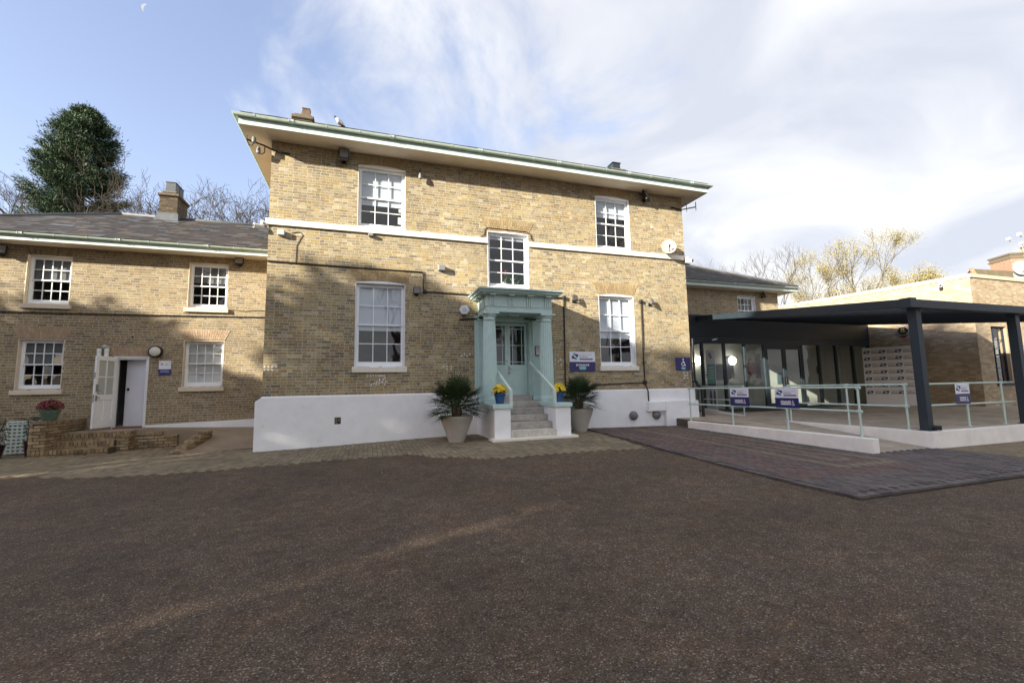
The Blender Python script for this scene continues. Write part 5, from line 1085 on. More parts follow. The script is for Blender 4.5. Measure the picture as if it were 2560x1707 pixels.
floodlight(6.14, -.02, 4.23, 'black floodlight on the house wall just right of the portico', .2, .2, -10, 30)
floodlight(8.95, -.02, 4.24, 'black floodlight above the right lower window, near the house corner', .2, .2, -12, 35)
floodlight(-9.6, WY-.02, 5.50, 'black floodlight under the wing eaves at the left picture edge', .26, .26, -20, 20)
floodlight(-3.88, WY-.02, 5.58, 'black floodlight under the wing eaves beside the tall house', .24, .24, -12, 0)
floodlight(17.45, WY-.02, 5.55, 'black floodlight under the far wing eaves above the canopy', .26, .26, -22, 35)
def boxlet(name, x, y, z, w, h, d, m, label, cat, dome=False):
    mb = MB(); mb.bbox(x-w/2, x+w/2, y-d, y-.002, z-h/2, z+h/2, .012)
    if dome: mb.ball((x, y-d*.8, z-h*.35), (w*.35, d*.4, h*.35))
    return mb.build(name, m, label=label, cat=cat)
boxlet('sensor_box', -2.18, 0, 5.58, .17, .14, .13, mat('pale_grey', (.42, .45, .47), .5), 'small pale grey box on the brick below the string course, left corner', 'sensor')
boxlet('sensor_box', .03, 0, 5.73, .13, .08, .12, mat('mid_grey', (.2, .21, .22), .5), 'tiny grey sensor under the string course below the left upper window', 'sensor')
boxlet('sensor_box', 1.97, 0, 4.93, .19, .16, .15, mat('mid_grey', (.2, .21, .22), .5), 'grey box on the brick between the left floodlight and the stair window', 'sensor')
# cables
def cable(label, runs, r=.017, boxes=(), name='wall_cable'):
    root = empty(name, tuple(runs[0][0]), label, 'cable'); 
    for run in runs:
        mb = MB(); mb.tube(run, r, 6); mb.build('run', M_CABLE, root)
        for a, b in zip(run, run[1:]):
            a, b = np.array(a), np.array(b); n = int(np.linalg.norm(b-a)/.75)
            for i in range(n):
                q = a+(b-a)*(i+.5)/max(n, 1); mb = MB(); mb.box(q[0]-.018, q[0]+.018, q[1]-r-.004, q[1]+.012, q[2]-.022, q[2]+.022); mb.build('clip', M_CABLE, root)
    for (x, z, s) in boxes:
        mb = MB(); mb.bbox(x-s, x+s, -.075, -.002, z-s, z+s, .008); mb.build('junction_box', M_CABLE, root)
Yc = -.024
cable('black cable stepping along the brick from the left house corner to the portico', [[(-2.5, Yc, 4.83), (-.6, Yc, 4.80), (1.45, Yc, 4.79), (1.47, Yc, 4.25)], [(1.5, Yc, 4.23), (2.1, Yc, 4.22), (2.83, Yc, 4.20)]], .018, [(1.5, 4.23, .05)])
cable('black conduit running from the portico down to the right palm pot', [[(5.0, Yc, 4.24), (5.8, Yc, 4.25)], [(5.80, Yc, 4.2), (5.79, Yc, 2.9), (5.77, Yc, 1.5)]], .022, [(5.81, 4.25, .055)])
cable('black conduit dropping beside the right lower window to the white boxing', [[(8.62, Yc, 4.2), (8.61, Yc, 2.8), (8.62, Yc, 1.6)], [(6.7, Yc, 1.53), (7.6, Yc, 1.55), (8.55, Yc, 1.58)], [(8.63, Yc-.01, 1.52), (8.66, -.11, 1.30), (8.66, -.125, .97)]], .02, [(8.61, 4.26, .055), (8.62, 1.58, .055)])
cable('thin black cable looped over the stair window above the portico', [[(3.15, -.02, 5.99), (3.25, -.02, 6.05), (3.28, -.02, 6.24), (3.36, -.02, 6.28), (4.6, -.02, 6.27), (4.74, -.02, 6.2), (4.76, -.02, 6.05), (4.85, -.02, 5.97)]], .011)
cable('black cable sagging across the left wing between the storeys', [[(-13, WY+Yc, 3.79), (-9.5, WY+Yc, 3.80), (-8.2, WY+Yc, 3.80), (-6.6, WY+Yc, 3.81), (-4.6, WY+Yc, 3.83), (-3.2, WY+Yc, 3.85), (-2.52, WY+Yc, 3.85)]], .017)
cable('thin dark wire from the small grey box down the brick', [[(-1.95, -.012, 5.62), (-1.75, -.012, 5.66), (-1.68, -.012, 5.60), (-1.82, -.012, 5.3), (-1.83, -.012, 4.85)]], .008)
cable('thin black wire on the wing wall near the house corner', [[(-4.05, WY-.012, 4.06), (-3.7, WY-.012, 4.02), (-3.4, WY-.012, 4.06), (-2.55, WY-.012, 4.06)]], .007)
# insulators
M_PORC = mat('porcelain', (.22, .23, .22), .3, spec=.6); M_IRON = mat('wrought_iron', (.035, .03, .028), .6)
def insulator(root, c, r=.05, h=.13):
    mb = MB(); mb.lathe([(r*.6, -.02), (r, 0), (r*.95, h*.6), (r*.7, h*.75), (r*.8, h*.85), (r*.5, h)], c, 14); mb.build('insulator', M_PORC, root, smooth=40)
root = empty('insulator_bracket', (-2.15, 0, 7.78), 'iron bracket with two porcelain insulators at the left house corner', 'bracket')
mb = MB(); mb.tube([(-2.05, -.03, 7.765), (-2.42, -.05, 7.79), (-2.62, -.14, 7.84), (-3.0, -.32, 7.86)], .022, 6); mb.tube([(-2.62, -.15, 7.84), (-2.62, -.15, 7.66), (-2.68, -.15, 7.60), (-2.76, -.15, 7.62)], .012, 6); mb.tube([(-2.85, -.26, 7.84), (-2.88, -.27, 7.74), (-2.95, -.29, 7.73), (-3.0, -.32, 7.86), (-3.0, -.32, 7.98)], .012, 6); mb.build('arm', M_IRON, root)
insulator(root, (-2.85, -.26, 7.83), .055, .16); insulator(root, (-2.76, -.15, 7.62), .055, .16)
root = empty('insulator_bracket', (1.35, 0, 7.5), 'single porcelain insulator on the wall right of the left upper window', 'bracket')
mb = MB(); mb.tube([(1.35, 0, 7.78), (1.35, -.14, 7.78), (1.35, -.14, 7.5)], .015, 6); mb.build('arm', M_IRON, root); insulator(root, (1.35, -.14, 7.5), .05, .15)
root = empty('insulator_bracket', (10.1, 0, 7.66), 'iron bracket with small aerial arms at the right house corner', 'bracket')
mb = MB(); mb.tube([(10.05, -.03, 7.68), (10.45, -.06, 7.62), (10.95, -.2, 7.72)], .022, 6); mb.tube([(10.63, -.1, 7.55), (10.63, -.1, 7.83)], .012, 6); mb.tube([(10.95, -.2, 7.60), (10.95, -.2, 7.90)], .014, 6); mb.build('arm', M_IRON, root); insulator(root, (10.63, -.1, 7.80), .03, .08)
# cameras, dish, alarm boxes, intercom
M_CAMW = mat('camera_white', (.74, .73, .69), .4)
def cctv(x, y, z, dx, dy, label, s=1.0):
    root = empty('cctv_camera', (x, y, z), label, 'camera'); d = np.array([dx, dy, -.12]); d /= np.linalg.norm(d); o = np.array([x, y, z])
    mb = MB(); mb.tube([o-d*.02*s, o+d*.20*s], [.05*s, .052*s], 14); mb.tube([o+d*.0, o-np.array([0, 0, -.07])*s], .02*s, 8); mb.ball(tuple(o-np.array([0, 0, -.09])*s), .06*s); mb.build('body', M_CAMW, root, smooth=40)
    mb = MB(); mb.tube([o+d*.2*s, o+d*.204*s], .04*s, 14); mb.build('lens', M_BLACK, root)
cctv(-2.62, -.03, 5.72, -.8, -.5, 'white bullet camera at the left end of the string course', 1.1)
cctv(10.50, -.12, 5.74, .25, -.97, 'white bullet camera at the right end of the string course', 1.1)
q = KA+dA*.85+nA*.12; cctv(q[0], q[1], 5.42, -.9, -.4, 'white bullet camera on the extension wall below the coping', 1.3)
root = empty('satellite_dish', (9.65, -.05, 6.0), 'pale oval satellite dish on the string course at the right', 'satellite dish')
def dish(root, c, n, rx, m):
    n = np.array(n, float); n /= np.linalg.norm(n); e1 = np.cross(n, (0, 0, 1)); e1 /= np.linalg.norm(e1); e2 = np.cross(n, e1); vs, fs = [], []; K, Nn = 5, 26
    for t in (0, 1):
        for i in range(K+1):
            for k in range(Nn):
                a = 2*PI*k/Nn; r = i/K; vs.append(np.array(c)+rx*r*(math.cos(a)*e1+1.1*math.sin(a)*e2)+n*(.22*rx*r*r-.012*t))
        b = t*(K+1)*Nn; fs += [(b+i*Nn+k, b+i*Nn+(k+1) % Nn, b+(i+1)*Nn+(k+1) % Nn, b+(i+1)*Nn+k) for i in range(K) for k in range(Nn)]
    mb = MB(); mb.add(vs, fs); mb.build('reflector', m, root, smooth=True)
    tip = np.array(c)+n*.62*rx*1.6-e2*(-.1)*rx+np.array([0, 0, -.25*rx]); mb = MB(); mb.tube([np.array(c)+np.array([0, 0, -rx*.95]), tip], .013, 6); mb.tube([tip-n*.05, tip+n*.04], .03, 8); mb.build('feed_arm', M_BLACK, root)
    mb = MB(); mb.tube([np.array(c)-n*.02, np.array(c)-n*.14], .04, 8); mb.tube([np.array(c)-n*.14, np.array(c)-n*.14+np.array([0, .12, -.12])], .025, 8); mb.build('mount', M_GREY, root)
dish(root, (9.68, -.22, 6.14), (-.45, -.82, .25), .245, mat('dish_white', (.34, .33, .29), .6, var=.08, vscale=6))
def hexbox(name, O, U, Nn, r, th, m1, m2, label):
    root = empty(name, tuple(O), label, 'alarm box'); p = Panel(O, U, Nn, root); pts = [(r*math.cos(a), r*.92*math.sin(a)) for a in [PI/3*k for k in range(6)]]
    mb = MB(); mb.prism([p.P(a, b, .002) for a, b in pts], p.N*th); mb.build('case', m2, root); mb = MB(); mb.prism([p.P(a*.88, b*.88, th+.002) for a, b in pts], p.N*.012); mb.build('face', m1, root); return p
p = hexbox('alarm_box', (2.63, -.001, 3.745), (1, 0, 0), (0, -1, 0), .165, .055, M_SIGNW, mat('alarm_cream', (.62, .57, .45), .5), 'white hexagonal alarm box on the wall left of the portico')
for i, b in enumerate(('CHASE', 'LODGE', 'SECURITY')): p.rect(-.06+.01*(i != 2), .06-.01*(i != 2), .05-.045*i-.009, .05-.045*i+.009, M_INK2, 'text_line', .0705, 0, .0005)
mb = MB(); mb.box(2.58, 2.68, -.06, -.002, 3.555, 3.595); mb.build('strobe', mat('strobe_red', (.09, .02, .02), .3), p.root)
q = KA+dA*2.3+nA*.002; p = hexbox('alarm_box', (q[0], q[1], 3.68), tuple(uA), tuple(nA), .24, .07, M_BLACK, mat('alarm_dark', (.05, .03, .03), .4), 'black hexagonal alarm box with yellow mark under the canopy')
p.rect(-.06, .06, .02, .12, mat('alarm_yellow', (.62, .5, .06), .5), 'yellow_mark', .0855, .02, .0006); p.rect(-.03, .03, .045, .095, M_BLACK, 'mark_centre', .0862, .0, .0006); p.rect(-.10, .10, -.05, -.025, mat('alarm_yellow', (.62, .5, .06), .5), 'text_line', .0855, 0, .0006)
for k in range(6):
    a0, a1 = PI/3*k, PI/3*(k+1); mb = MB(); mb.tube([p.P(.225*math.cos(a0), .207*math.sin(a0), .074), p.P(.225*math.cos(a1), .207*math.sin(a1), .074)], .009, 5); mb.build('rim', M_SIGNW, p.root)
mb = MB(); mb.prism([p.P(-.1, -.235, .01), p.P(.1, -.235, .01), p.P(.06, -.275, .01), p.P(-.06, -.275, .01)], p.N*.06); mb.build('strobe', mat('strobe_red2', (.22, .02, .025), .3), p.root)
root = empty('intercom', (4.84, -.105, 2.57), 'slim door entry panel with dark frame on the right pilaster', 'intercom')
mb = MB(); mb.bbox(4.765, 4.915, -.13, -.104, 2.42, 2.72, .006); mb.build('frame', M_BLACK, root); mb = MB(); mb.box(4.785, 4.895, -.134, -.1305, 2.445, 2.70); mb.build('face_plate', mat('plate_pale', (.50, .47, .43), .4), root)
mb = MB(); mb.lathe([(.022, 0), (.022, .004)], (4.84, -.1345, 2.58), 14, axis=1); mb.box(4.80, 4.88, -.137, -.1345, 2.63, 2.68); mb.build('buttons', M_GREY, root)
# round extract cowls on the white plinth
for x, lb in ((8.07, 'round grey extractor cowl on the white plinth, left of the pair'), (8.93, 'round grey extractor cowl below the white boxing, right of the pair')):
    root = empty('extractor_cowl', (x, -.1, .53), lb, 'vent', 'grey extractor cowls on the plinth'); m = mat('cowl_grey', (.17, .165, .16), .6, var=.3, vscale=14)
    mb = MB(); mb.lathe([(.145, 0), (.145, .05), (.12, .10), (.05, .15), (.01, .155)], (x, -.092, .53), 24, axis=1); mb.build('cowl', m, root, smooth=30)
    mb = MB()
    for k in range(5): a = 2*PI*k/5; mb.box(x+.08*math.cos(a)-.012, x+.08*math.cos(a)+.012, -.24, -.19, .53+.08*math.sin(a)-.012, .53+.08*math.sin(a)+.012)
    mb.build('ribs', M_GREY, root)
# black downpipe by the foyer, wall arm
root = empty('downpipe', (10.6, .1, .1), 'black downpipe on the right corner of the tall house', 'pipe')
mb = MB(); mb.tube([(10.60, -.03, 3.05), (10.60, -.03, 1.75), (10.62, -.04, 1.55)], .038, 10); mb.build('pipe', M_BLACK, root, smooth=40)
mb = MB(); mb.tube([(10.62, -.05, 1.60), (10.66, -.08, 1.46), (10.78, -.12, 1.36), (10.80, -.12, .1)], .05, 10); mb.build('pipe', M_BLACK, root, smooth=40)
for z in (2.9, 2.2, 1.58): mb = MB(); mb.tube([(10.6, -.03, z-.03), (10.6, -.03, z+.03)], .048, 10); mb.build('collar', M_BLACK, root, smooth=40)
mb = MB(); mb.tube([(12.2, 1.9, 3.06), (12.2, .9, 3.1), (12.25, .6, 3.13)], .035, 8); mb.build('awning_arm', M_STEEL, label='short dark bracket arm above the leftmost foyer pane', cat='bracket')
# fittings by the white door
root = empty('bulkhead_lamp', (-5.95, WY, 2.73), 'round black rimmed bulkhead lamp beside the white door', 'lamp')
mb = MB(); mb.lathe([(.175, 0), (.175, .09), (.15, .105), (.14, .10)], (-5.95, WY-.002, 2.73), 30, axis=1, caps=False); mb.build('rim', M_BLACK, root, smooth=40)
mb = MB(); mb.lathe([(.145, .06), (.14, .10), (.11, .13), (.06, .145), (.01, .15)], (-5.95, WY-.002, 2.73), 30, axis=1); mb.build('diffuser', mat('diffuser', (.62, .62, .56), .35), root, smooth=True)
root = empty('vent_pipes', (-7.2, WY, 2.6), 'pair of capped white pipes on the wing wall behind the door top', 'pipe')
for x in (-7.27, -7.10):
    mb = MB(); mb.tube([(x, WY-.08, 1.2), (x, WY-.08, 2.70)], .05, 12); mb.build('pipe', M_PAINT, root, smooth=40); mb = MB(); mb.tube([(x, WY-.08, 2.70), (x, WY-.08, 2.79), (x, WY-.08, 2.81)], [.056, .056, .045], 12); mb.build('cap', mat('cap_pale', (.62, .68, .62), .4), root, smooth=40)
mb = MB(); mb.ball((-7.16, WY-.07, 2.86), (.07, .07, .06)); mb.box(-7.2, -7.05, WY-.06, WY-.002, 2.82, 2.90); mb.build('sensor_lamp', mat('sensor_pale', (.40, .42, .40), .5), label='small grey domed sensor above the white pipes', cat='sensor')
mb = MB(); mb.lathe([(.032, 0), (.032, .003)], (-6.55, WY-.001, 3.16), 12, axis=1); mb.build('wall_hole', M_BLACK, lw)

# ------------------------------------------------------------------ brick landing, steps and ramp in front of the wing
ent = empty('brick_landing', (-6.6, 2.4, 0), 'yellow brick steps and low garden walls below the white door', 'steps')
LZ = .53
core = MB(); core.box(-7.80+.012, -6.2, 1.60, 1.9, -.1, .155); core.box(-7.47, -6.23, 1.89, 2.3, -.1, .325); core.box(-7.47, -5.99, 2.17, WY-.04, -.1, .50)
core.box(-7.79, -7.49, 1.61, WY-.02, -.1, .78); core.box(-6.23, -5.99, 2.01, 2.40, -.1, .37); core.box(-5.985, -5.02, 2.33, 2.52, -.1, .37); core.prism([(-5.01, 2.47, -.1), (-4.30, 2.47, -.1), (-4.30, 2.47, .35), (-4.75, 2.47, .465), (-5.01, 2.47, .485)], (0, .7, 0)); core.box(-5.99, -5.012, 2.53, WY-.04, -.1, .48); core.build('core', M_MORTAR_L, ent)
rg = np.random.default_rng(5)
def course_run(p0, p1, z0, z1, nrm, bl=.215, soldier=False, seed=1):
    """bricks on a vertical face from p0 to p1 (plan), face normal nrm"""
    p0 = np.array([*p0, 0.]); p1 = np.array([*p1, 0.]); L_ = np.linalg.norm(p1-p0); U = (p1-p0)/L_; nrm = np.array([*nrm, 0.])
    if soldier: rows = brick_rows(0, L_, z0, z1, [], seed, course=z1-z0+.01, S=.068, H=.068, bond='stretcher', jit=.003, gap=.016)
    else: rows = brick_rows(0, L_, z0, z1, [], seed, course=.077, S=bl, bond='stretcher', gap=.016)
    n = len(rows); C = p0+rows[:, 0:1]*U+rows[:, 1:2]*np.array([0, 0, 1.])+nrm*rg.normal(.004, .003, n)[:, None]
    return C, np.tile(U, (n, 1)), np.tile([0, 0, 1.], (n, 1)), np.tile(nrm, (n, 1)), np.stack([rows[:, 2], rows[:, 3], np.full(n, .05)], 1), rows[:, 4]
def top_run(p0, p1, z, w, bl=.075, seed=2):
    p0 = np.array([*p0, 0.]); p1 = np.array([*p1, 0.]); L_ = np.linalg.norm(p1-p0); U = (p1-p0)/L_; V = np.array([-U[1], U[0], 0]); n = max(1, int(L_/bl)); t = (np.arange(n)+.5)*L_/n
    C = p0+U*t[:, None]+np.array([0, 0, z])+np.stack([np.zeros(n), np.zeros(n), rg.normal(0, .002, n)], 1)
    return C, np.tile(U, (n, 1)), np.tile(V, (n, 1)), np.tile([0, 0, 1.], (n, 1)), np.stack([np.full(n, L_/n-.010), np.full(n, w), np.full(n, .05)], 1), rg.random(n)
runs = []
F = (0, -1)
runs.append(course_run((-7.80, 1.58), (-6.22, 1.58), -.02, .055, F)); runs.append(course_run((-7.80, 1.58), (-6.22, 1.58), .06, .17, F, soldier=True)); runs.append(top_run((-7.47, 1.72), (-6.22, 1.72), .172, .27))
runs.append(course_run((-6.22, 1.58), (-6.24, 2.0), -.02, .17, (1, 0)))
runs.append(course_run((-7.47, 1.87), (-6.24, 1.87), .175, .225, F)); runs.append(course_run((-7.47, 1.87), (-6.24, 1.87), .232, .34, F, soldier=True)); runs.append(top_run((-7.47, 2.01), (-6.24, 2.01), .342, .27))
runs.append(course_run((-7.47, 2.15), (-6.24, 2.15), .345, .395, F)); runs.append(course_run((-7.47, 2.15), (-6.24, 2.15), .40, .51, F, soldier=True)); runs.append(top_run((-7.47, 2.27), (-6.0, 2.27), .512, .22))
runs.append(course_run((-7.80, 1.58), (-7.48, 1.58), .175, .80, F)); runs.append(course_run((-7.48, 1.58), (-7.48, WY), .175, .78, (1, 0))); runs.append(course_run((-7.48, 1.58), (-7.48, WY), .785, .86, (1, 0), soldier=True)); runs.append(course_run((-7.8, 1.58), (-7.48, 1.58), .805, .862, F)); runs.append(top_run((-7.64, 1.58), (-7.64, WY), .864, .32)); runs.append(course_run((-7.80, WY), (-7.80, 1.58), -.02, .86, (-1, 0)))
runs.append(course_run((-6.24, 1.995), (-5.98, 1.995), -.02, .455, F)); runs.append(course_run((-5.98, 1.995), (-5.98, 2.40), -.02, .455, (1, 0))); runs.append(top_run((-6.11, 2.0), (-6.11, 2.4), .457, .26, .11))
runs.append(course_run((-5.98, 2.31), (-5.0, 2.31), -.02, .37, F)); runs.append(course_run((-5.98, 2.31), (-5.35, 2.31), .375, .445, F)); runs.append(top_run((-5.98, 2.42), (-5.36, 2.42), .447, .2, .2)); runs.append(top_run((-5.35, 2.42), (-5.0, 2.42), .372, .2, .17)); runs.append(course_run((-5.0, 2.465), (-4.32, 2.465), -.02, .42, F)); runs.append(course_run((-5.0, 2.31), (-5.0, 2.52), -.02, .37, (1, 0)))
pieces(ent, 'brick', M_BRICK_L, *[np.concatenate([np.asarray(r[k], float) for r in runs]) for k in range(6)])
# sloping wall beside the ramp
rwl = empty('ramp_garden_wall', (-4.4, 1.4, 0), 'short stepped yellow brick wall sloping along the gravel ramp', 'wall')
runs = []; a0 = np.array([-4.60, .68]); a1 = np.array([-4.32, 2.12]); dr_ = (a1-a0)/np.linalg.norm(a1-a0); nr = np.array([dr_[1], -dr_[0]]); Lw = np.linalg.norm(a1-a0); wd = .23
nst = 5
for k in range(nst):
    s0, s1 = Lw*k/nst, Lw; zz0, zz1 = (-.04 if k == 0 else .022+.088*k), .10+.088*k
    if k == nst-1: s0, s1 = Lw*.80, Lw
    pA, pB = a0+dr_*s0, a0+dr_*s1
    runs.append(course_run(pA-nr*0, pB-nr*0, zz0, zz1, (-nr[0], -nr[1]), seed=k)); runs.append(course_run(pA+nr*wd, pB+nr*wd, zz0, zz1, (nr[0], nr[1]), seed=k+9)); runs.append(course_run(pA, pA+nr*wd, zz0, zz1, (-dr_[0], -dr_[1]), bl=.105, seed=k+20)); runs.append(top_run(pA+nr*wd/2, (a0+dr_*min(Lw, s0+Lw/nst+.02))+nr*wd/2, zz1+.002, wd, .11, seed=k))
runs.append(course_run(a1, a1+nr*wd, -.02, .42, (dr_[0], dr_[1]), bl=.105))
pieces(rwl, 'brick', M_BRICK_L, *[np.concatenate([np.asarray(r[k], float) for r in runs]) for k in range(6)])
mb = MB()
for k in range(nst): s0 = Lw*k/nst if k < nst-1 else Lw*.8; pA, pB = a0+dr_*(s0+.01), a0+dr_*(Lw-.01); c = [pA+nr*.01, pB+nr*.01, pB+nr*(wd-.01), pA+nr*(wd-.01)]; mb.prism([(*q, -.05 if k == 0 else .10+.088*(k-1)) for q in c], (0, 0, .145 if k == 0 else .086))
mb.build('core', M_MORTAR_L, rwl)
# landing surface and gravel ramp down to the paving
NX, NY = 60, 34; XS = np.linspace(-7.46, -2.64, NX); YS = np.linspace(.62, WY-.01, NY); A_, B_ = np.meshgrid(XS, YS)
lz = np.interp(A_, [-7.5, -6.0, -2.6], [.535, .535, .40]); tt = np.clip((B_-.68)/(2.5), 0, 1); tt = tt*tt*(3-2*tt); rz = .012+(lz-.012)*tt
side = np.clip((A_+4.75)/.5, 0, 1); Zz = lz*(1-side)+rz*side
keep = lambda x, y: (y > 2.28 and x < -6.0) or (x > -4.33) or (y > 2.45)
mb = MB(); mb.add(np.stack([A_, B_, Zz], -1).reshape(-1, 3), [(j*NX+i, j*NX+i+1, (j+1)*NX+i+1, (j+1)*NX+i) for j in range(NY-1) for i in range(NX-1) if keep((XS[i]+XS[i+1])/2, (YS[j]+YS[j+1])/2)])
KM = np.array([[keep((XS[i]+XS[i+1])/2, (YS[j]+YS[j+1])/2) for i in range(NX-1)] for j in range(NY-1)])
for j in range(NY-1):            # vertical faces where the landing ends
    for i in range(NX-1):
        if not KM[j, i]: continue
        for (dj, di, pa, pb) in ((-1, 0, (j, i), (j, i+1)), (0, -1, (j+1, i), (j, i)), (0, 1, (j, i+1), (j+1, i+1))):
            jj, ii = j+dj, i+di
            if 0 <= jj < NY-1 and 0 <= ii < NX-1 and KM[jj, ii]: continue
            A1 = (XS[pa[1]], YS[pa[0]], Zz[pa]); B1 = (XS[pb[1]], YS[pb[0]], Zz[pb]); mb.add([A1, (*A1[:2], -.1), (*B1[:2], -.1), B1], [(0, 1, 2, 3)])
mb.build('ramp', mat('resin_gravel', (.30, .235, .165), .9, var=.25, vscale=70, bump=.6, bscale=150, stain=.25, stscale=1.2), smooth=True, kind='structure')
# ------------------------------------------------------------------ pots and plants
M_LEAF = mat('palm_leaf', (0, 0, 0), .5, ramp=[(.036, .066, .028), (.046, .08, .034), (.028, .052, .025), (.06, .092, .038), (.048, .075, .03), (.078, .10, .045)], spec=.3)
M_DEAD = mat('dry_leaf', (.22, .16, .08), .8, var=.2)
M_SOIL = mat('soil', (.03, .024, .018), .95, var=.3, vscale=20)
M_POTG = mat('stone_pot', (.42, .385, .335), .8, var=.06, vscale=5, bump=.12, bscale=50, stain=.1, stscale=1.5)
def blade(mb, base, d, up, L_, w, droop, tint, n=3):
    """a narrow leaf strip from base along d, bending down"""
    d = np.array(d, float); side = np.cross(d, up); side /= (np.linalg.norm(side)+1e-9); vs = []
    for i in range(n+1):
        t = i/n; p = base+d*L_*t+np.array([0, 0, -1])*droop*L_*t*t; ww = w*(1-t)**.6*(.5+.5*min(1, t*6)) if i < n else 0.0008
        vs += [p-side*ww, p+side*ww]
    mb.add(vs, [(2*i, 2*i+1, 2*i+3, 2*i+2) for i in range(n)], tint)
def fan_palm(c, pot_r0, pot_r1, pot_h, crown, label, seed, nf=42, squash=1.0):
    rg = random.Random(seed); root = empty('potted_palm', c, label, 'potted plant', 'fan palms in tall pale pots beside the steps')
    P = lambda *a: (a[0]+c[0], a[1]+c[1], a[2]+c[2])
    mb = MB(); mb.lathe([(pot_r0, 0), (pot_r0*1.02, .02), (pot_r1*.97, pot_h-.09), (pot_r1, pot_h-.05), (pot_r1, pot_h), (pot_r1-.045, pot_h), (pot_r1-.06, pot_h-.08)], c, 36, caps=False); mb.lathe([(.01, .0), (pot_r0, .001)], c, 36); pt = mb.build('pot', M_POTG, root, smooth=35)
    mb = MB(); mb.lathe([(.01, pot_h-.05), (pot_r1-.05, pot_h-.06)], c, 24, caps=False); mb.build('soil', M_SOIL, root)
    mb = MB()
    for k in range(5): a = k*1.3; mb.tube([P(.05*math.cos(a), .05*math.sin(a), pot_h-.08), P(.09*math.cos(a), .09*math.sin(a), pot_h+.12), P(.07*math.cos(a), .07*math.sin(a), pot_h+.26)], [.06, .05, .03], 7)
    mb.build('trunk', mat('palm_trunk', (.09, .065, .04), .95, var=.4, vscale=40, bump=.8), root)
    for f in range(nf):
        el = math.radians(rg.choice([rg.uniform(-18, 25), rg.uniform(15, 55), rg.uniform(40, 88)])); az = rg.uniform(0, 2*PI); Lp = crown*rg.uniform(.45, .72)*(1.15 if el > .7 else 1)
        d = np.array([math.cos(el)*math.cos(az), math.cos(el)*math.sin(az), math.sin(el)]); b = np.array(P(.05*math.cos(az), .05*math.sin(az), pot_h+.14+.12*rg.random()))
        mid = b+d*Lp*.6; tip = mid+(d+np.array([0, 0, -.12]))*Lp*.4
        mb = MB(); tn = rg.random(); mb.tube([b, mid, tip], [.008, .006, .005], 4, tint=tn, caps=False)
        fd = tip-mid; fd /= np.linalg.norm(fd); s = np.cross(fd, (0, 0, 1)); s /= (np.linalg.norm(s)+1e-9); u = np.cross(s, fd); nl = 19
        for i in range(nl):
            a = math.radians(-118+236*i/(nl-1)); ld = fd*math.cos(a)+s*math.sin(a)+u*.18*rg.uniform(-.6, 1); ld /= np.linalg.norm(ld)
            blade(mb, tip, ld, u, crown*.46*(1-.25*abs(a)/2.1)*rg.uniform(.85, 1.1), .0135, rg.uniform(.03, .16), min(.99, max(0, tn+rg.uniform(-.2, .2))))
        mb.build('frond', M_LEAF, root)
    return root
fan_palm((2.12, -1.42, float(gz(2.12, -1.42))), .19, .405, .64, .78, 'bushy fan palm in a tall pale pot left of the entrance steps', 4, 110)
fan_palm((5.86, -.72, float(gz(5.86, -.72))), .19, .40, .66, .72, 'fan palm in a tall pale pot right of the entrance steps', 9, 80)
M_BLUEP = mat('blue_glaze', (.018, .075, .21), .18, var=.35, vscale=7, spec=.6, coat=.5); M_MUML = mat('mum_leaf', (.03, .06, .018), .6, var=.3, vscale=30); M_YEL = mat('yellow_flower', (0, 0, 0), .6, ramp=[(.80, .58, .015), (.72, .47, .01), (.84, .66, .03), (.62, .38, .01)])
M_DRED = mat('crimson_flower', (0, 0, 0), .6, ramp=[(.10, .006, .016), (.14, .009, .02), (.07, .005, .012), (.18, .014, .028)])
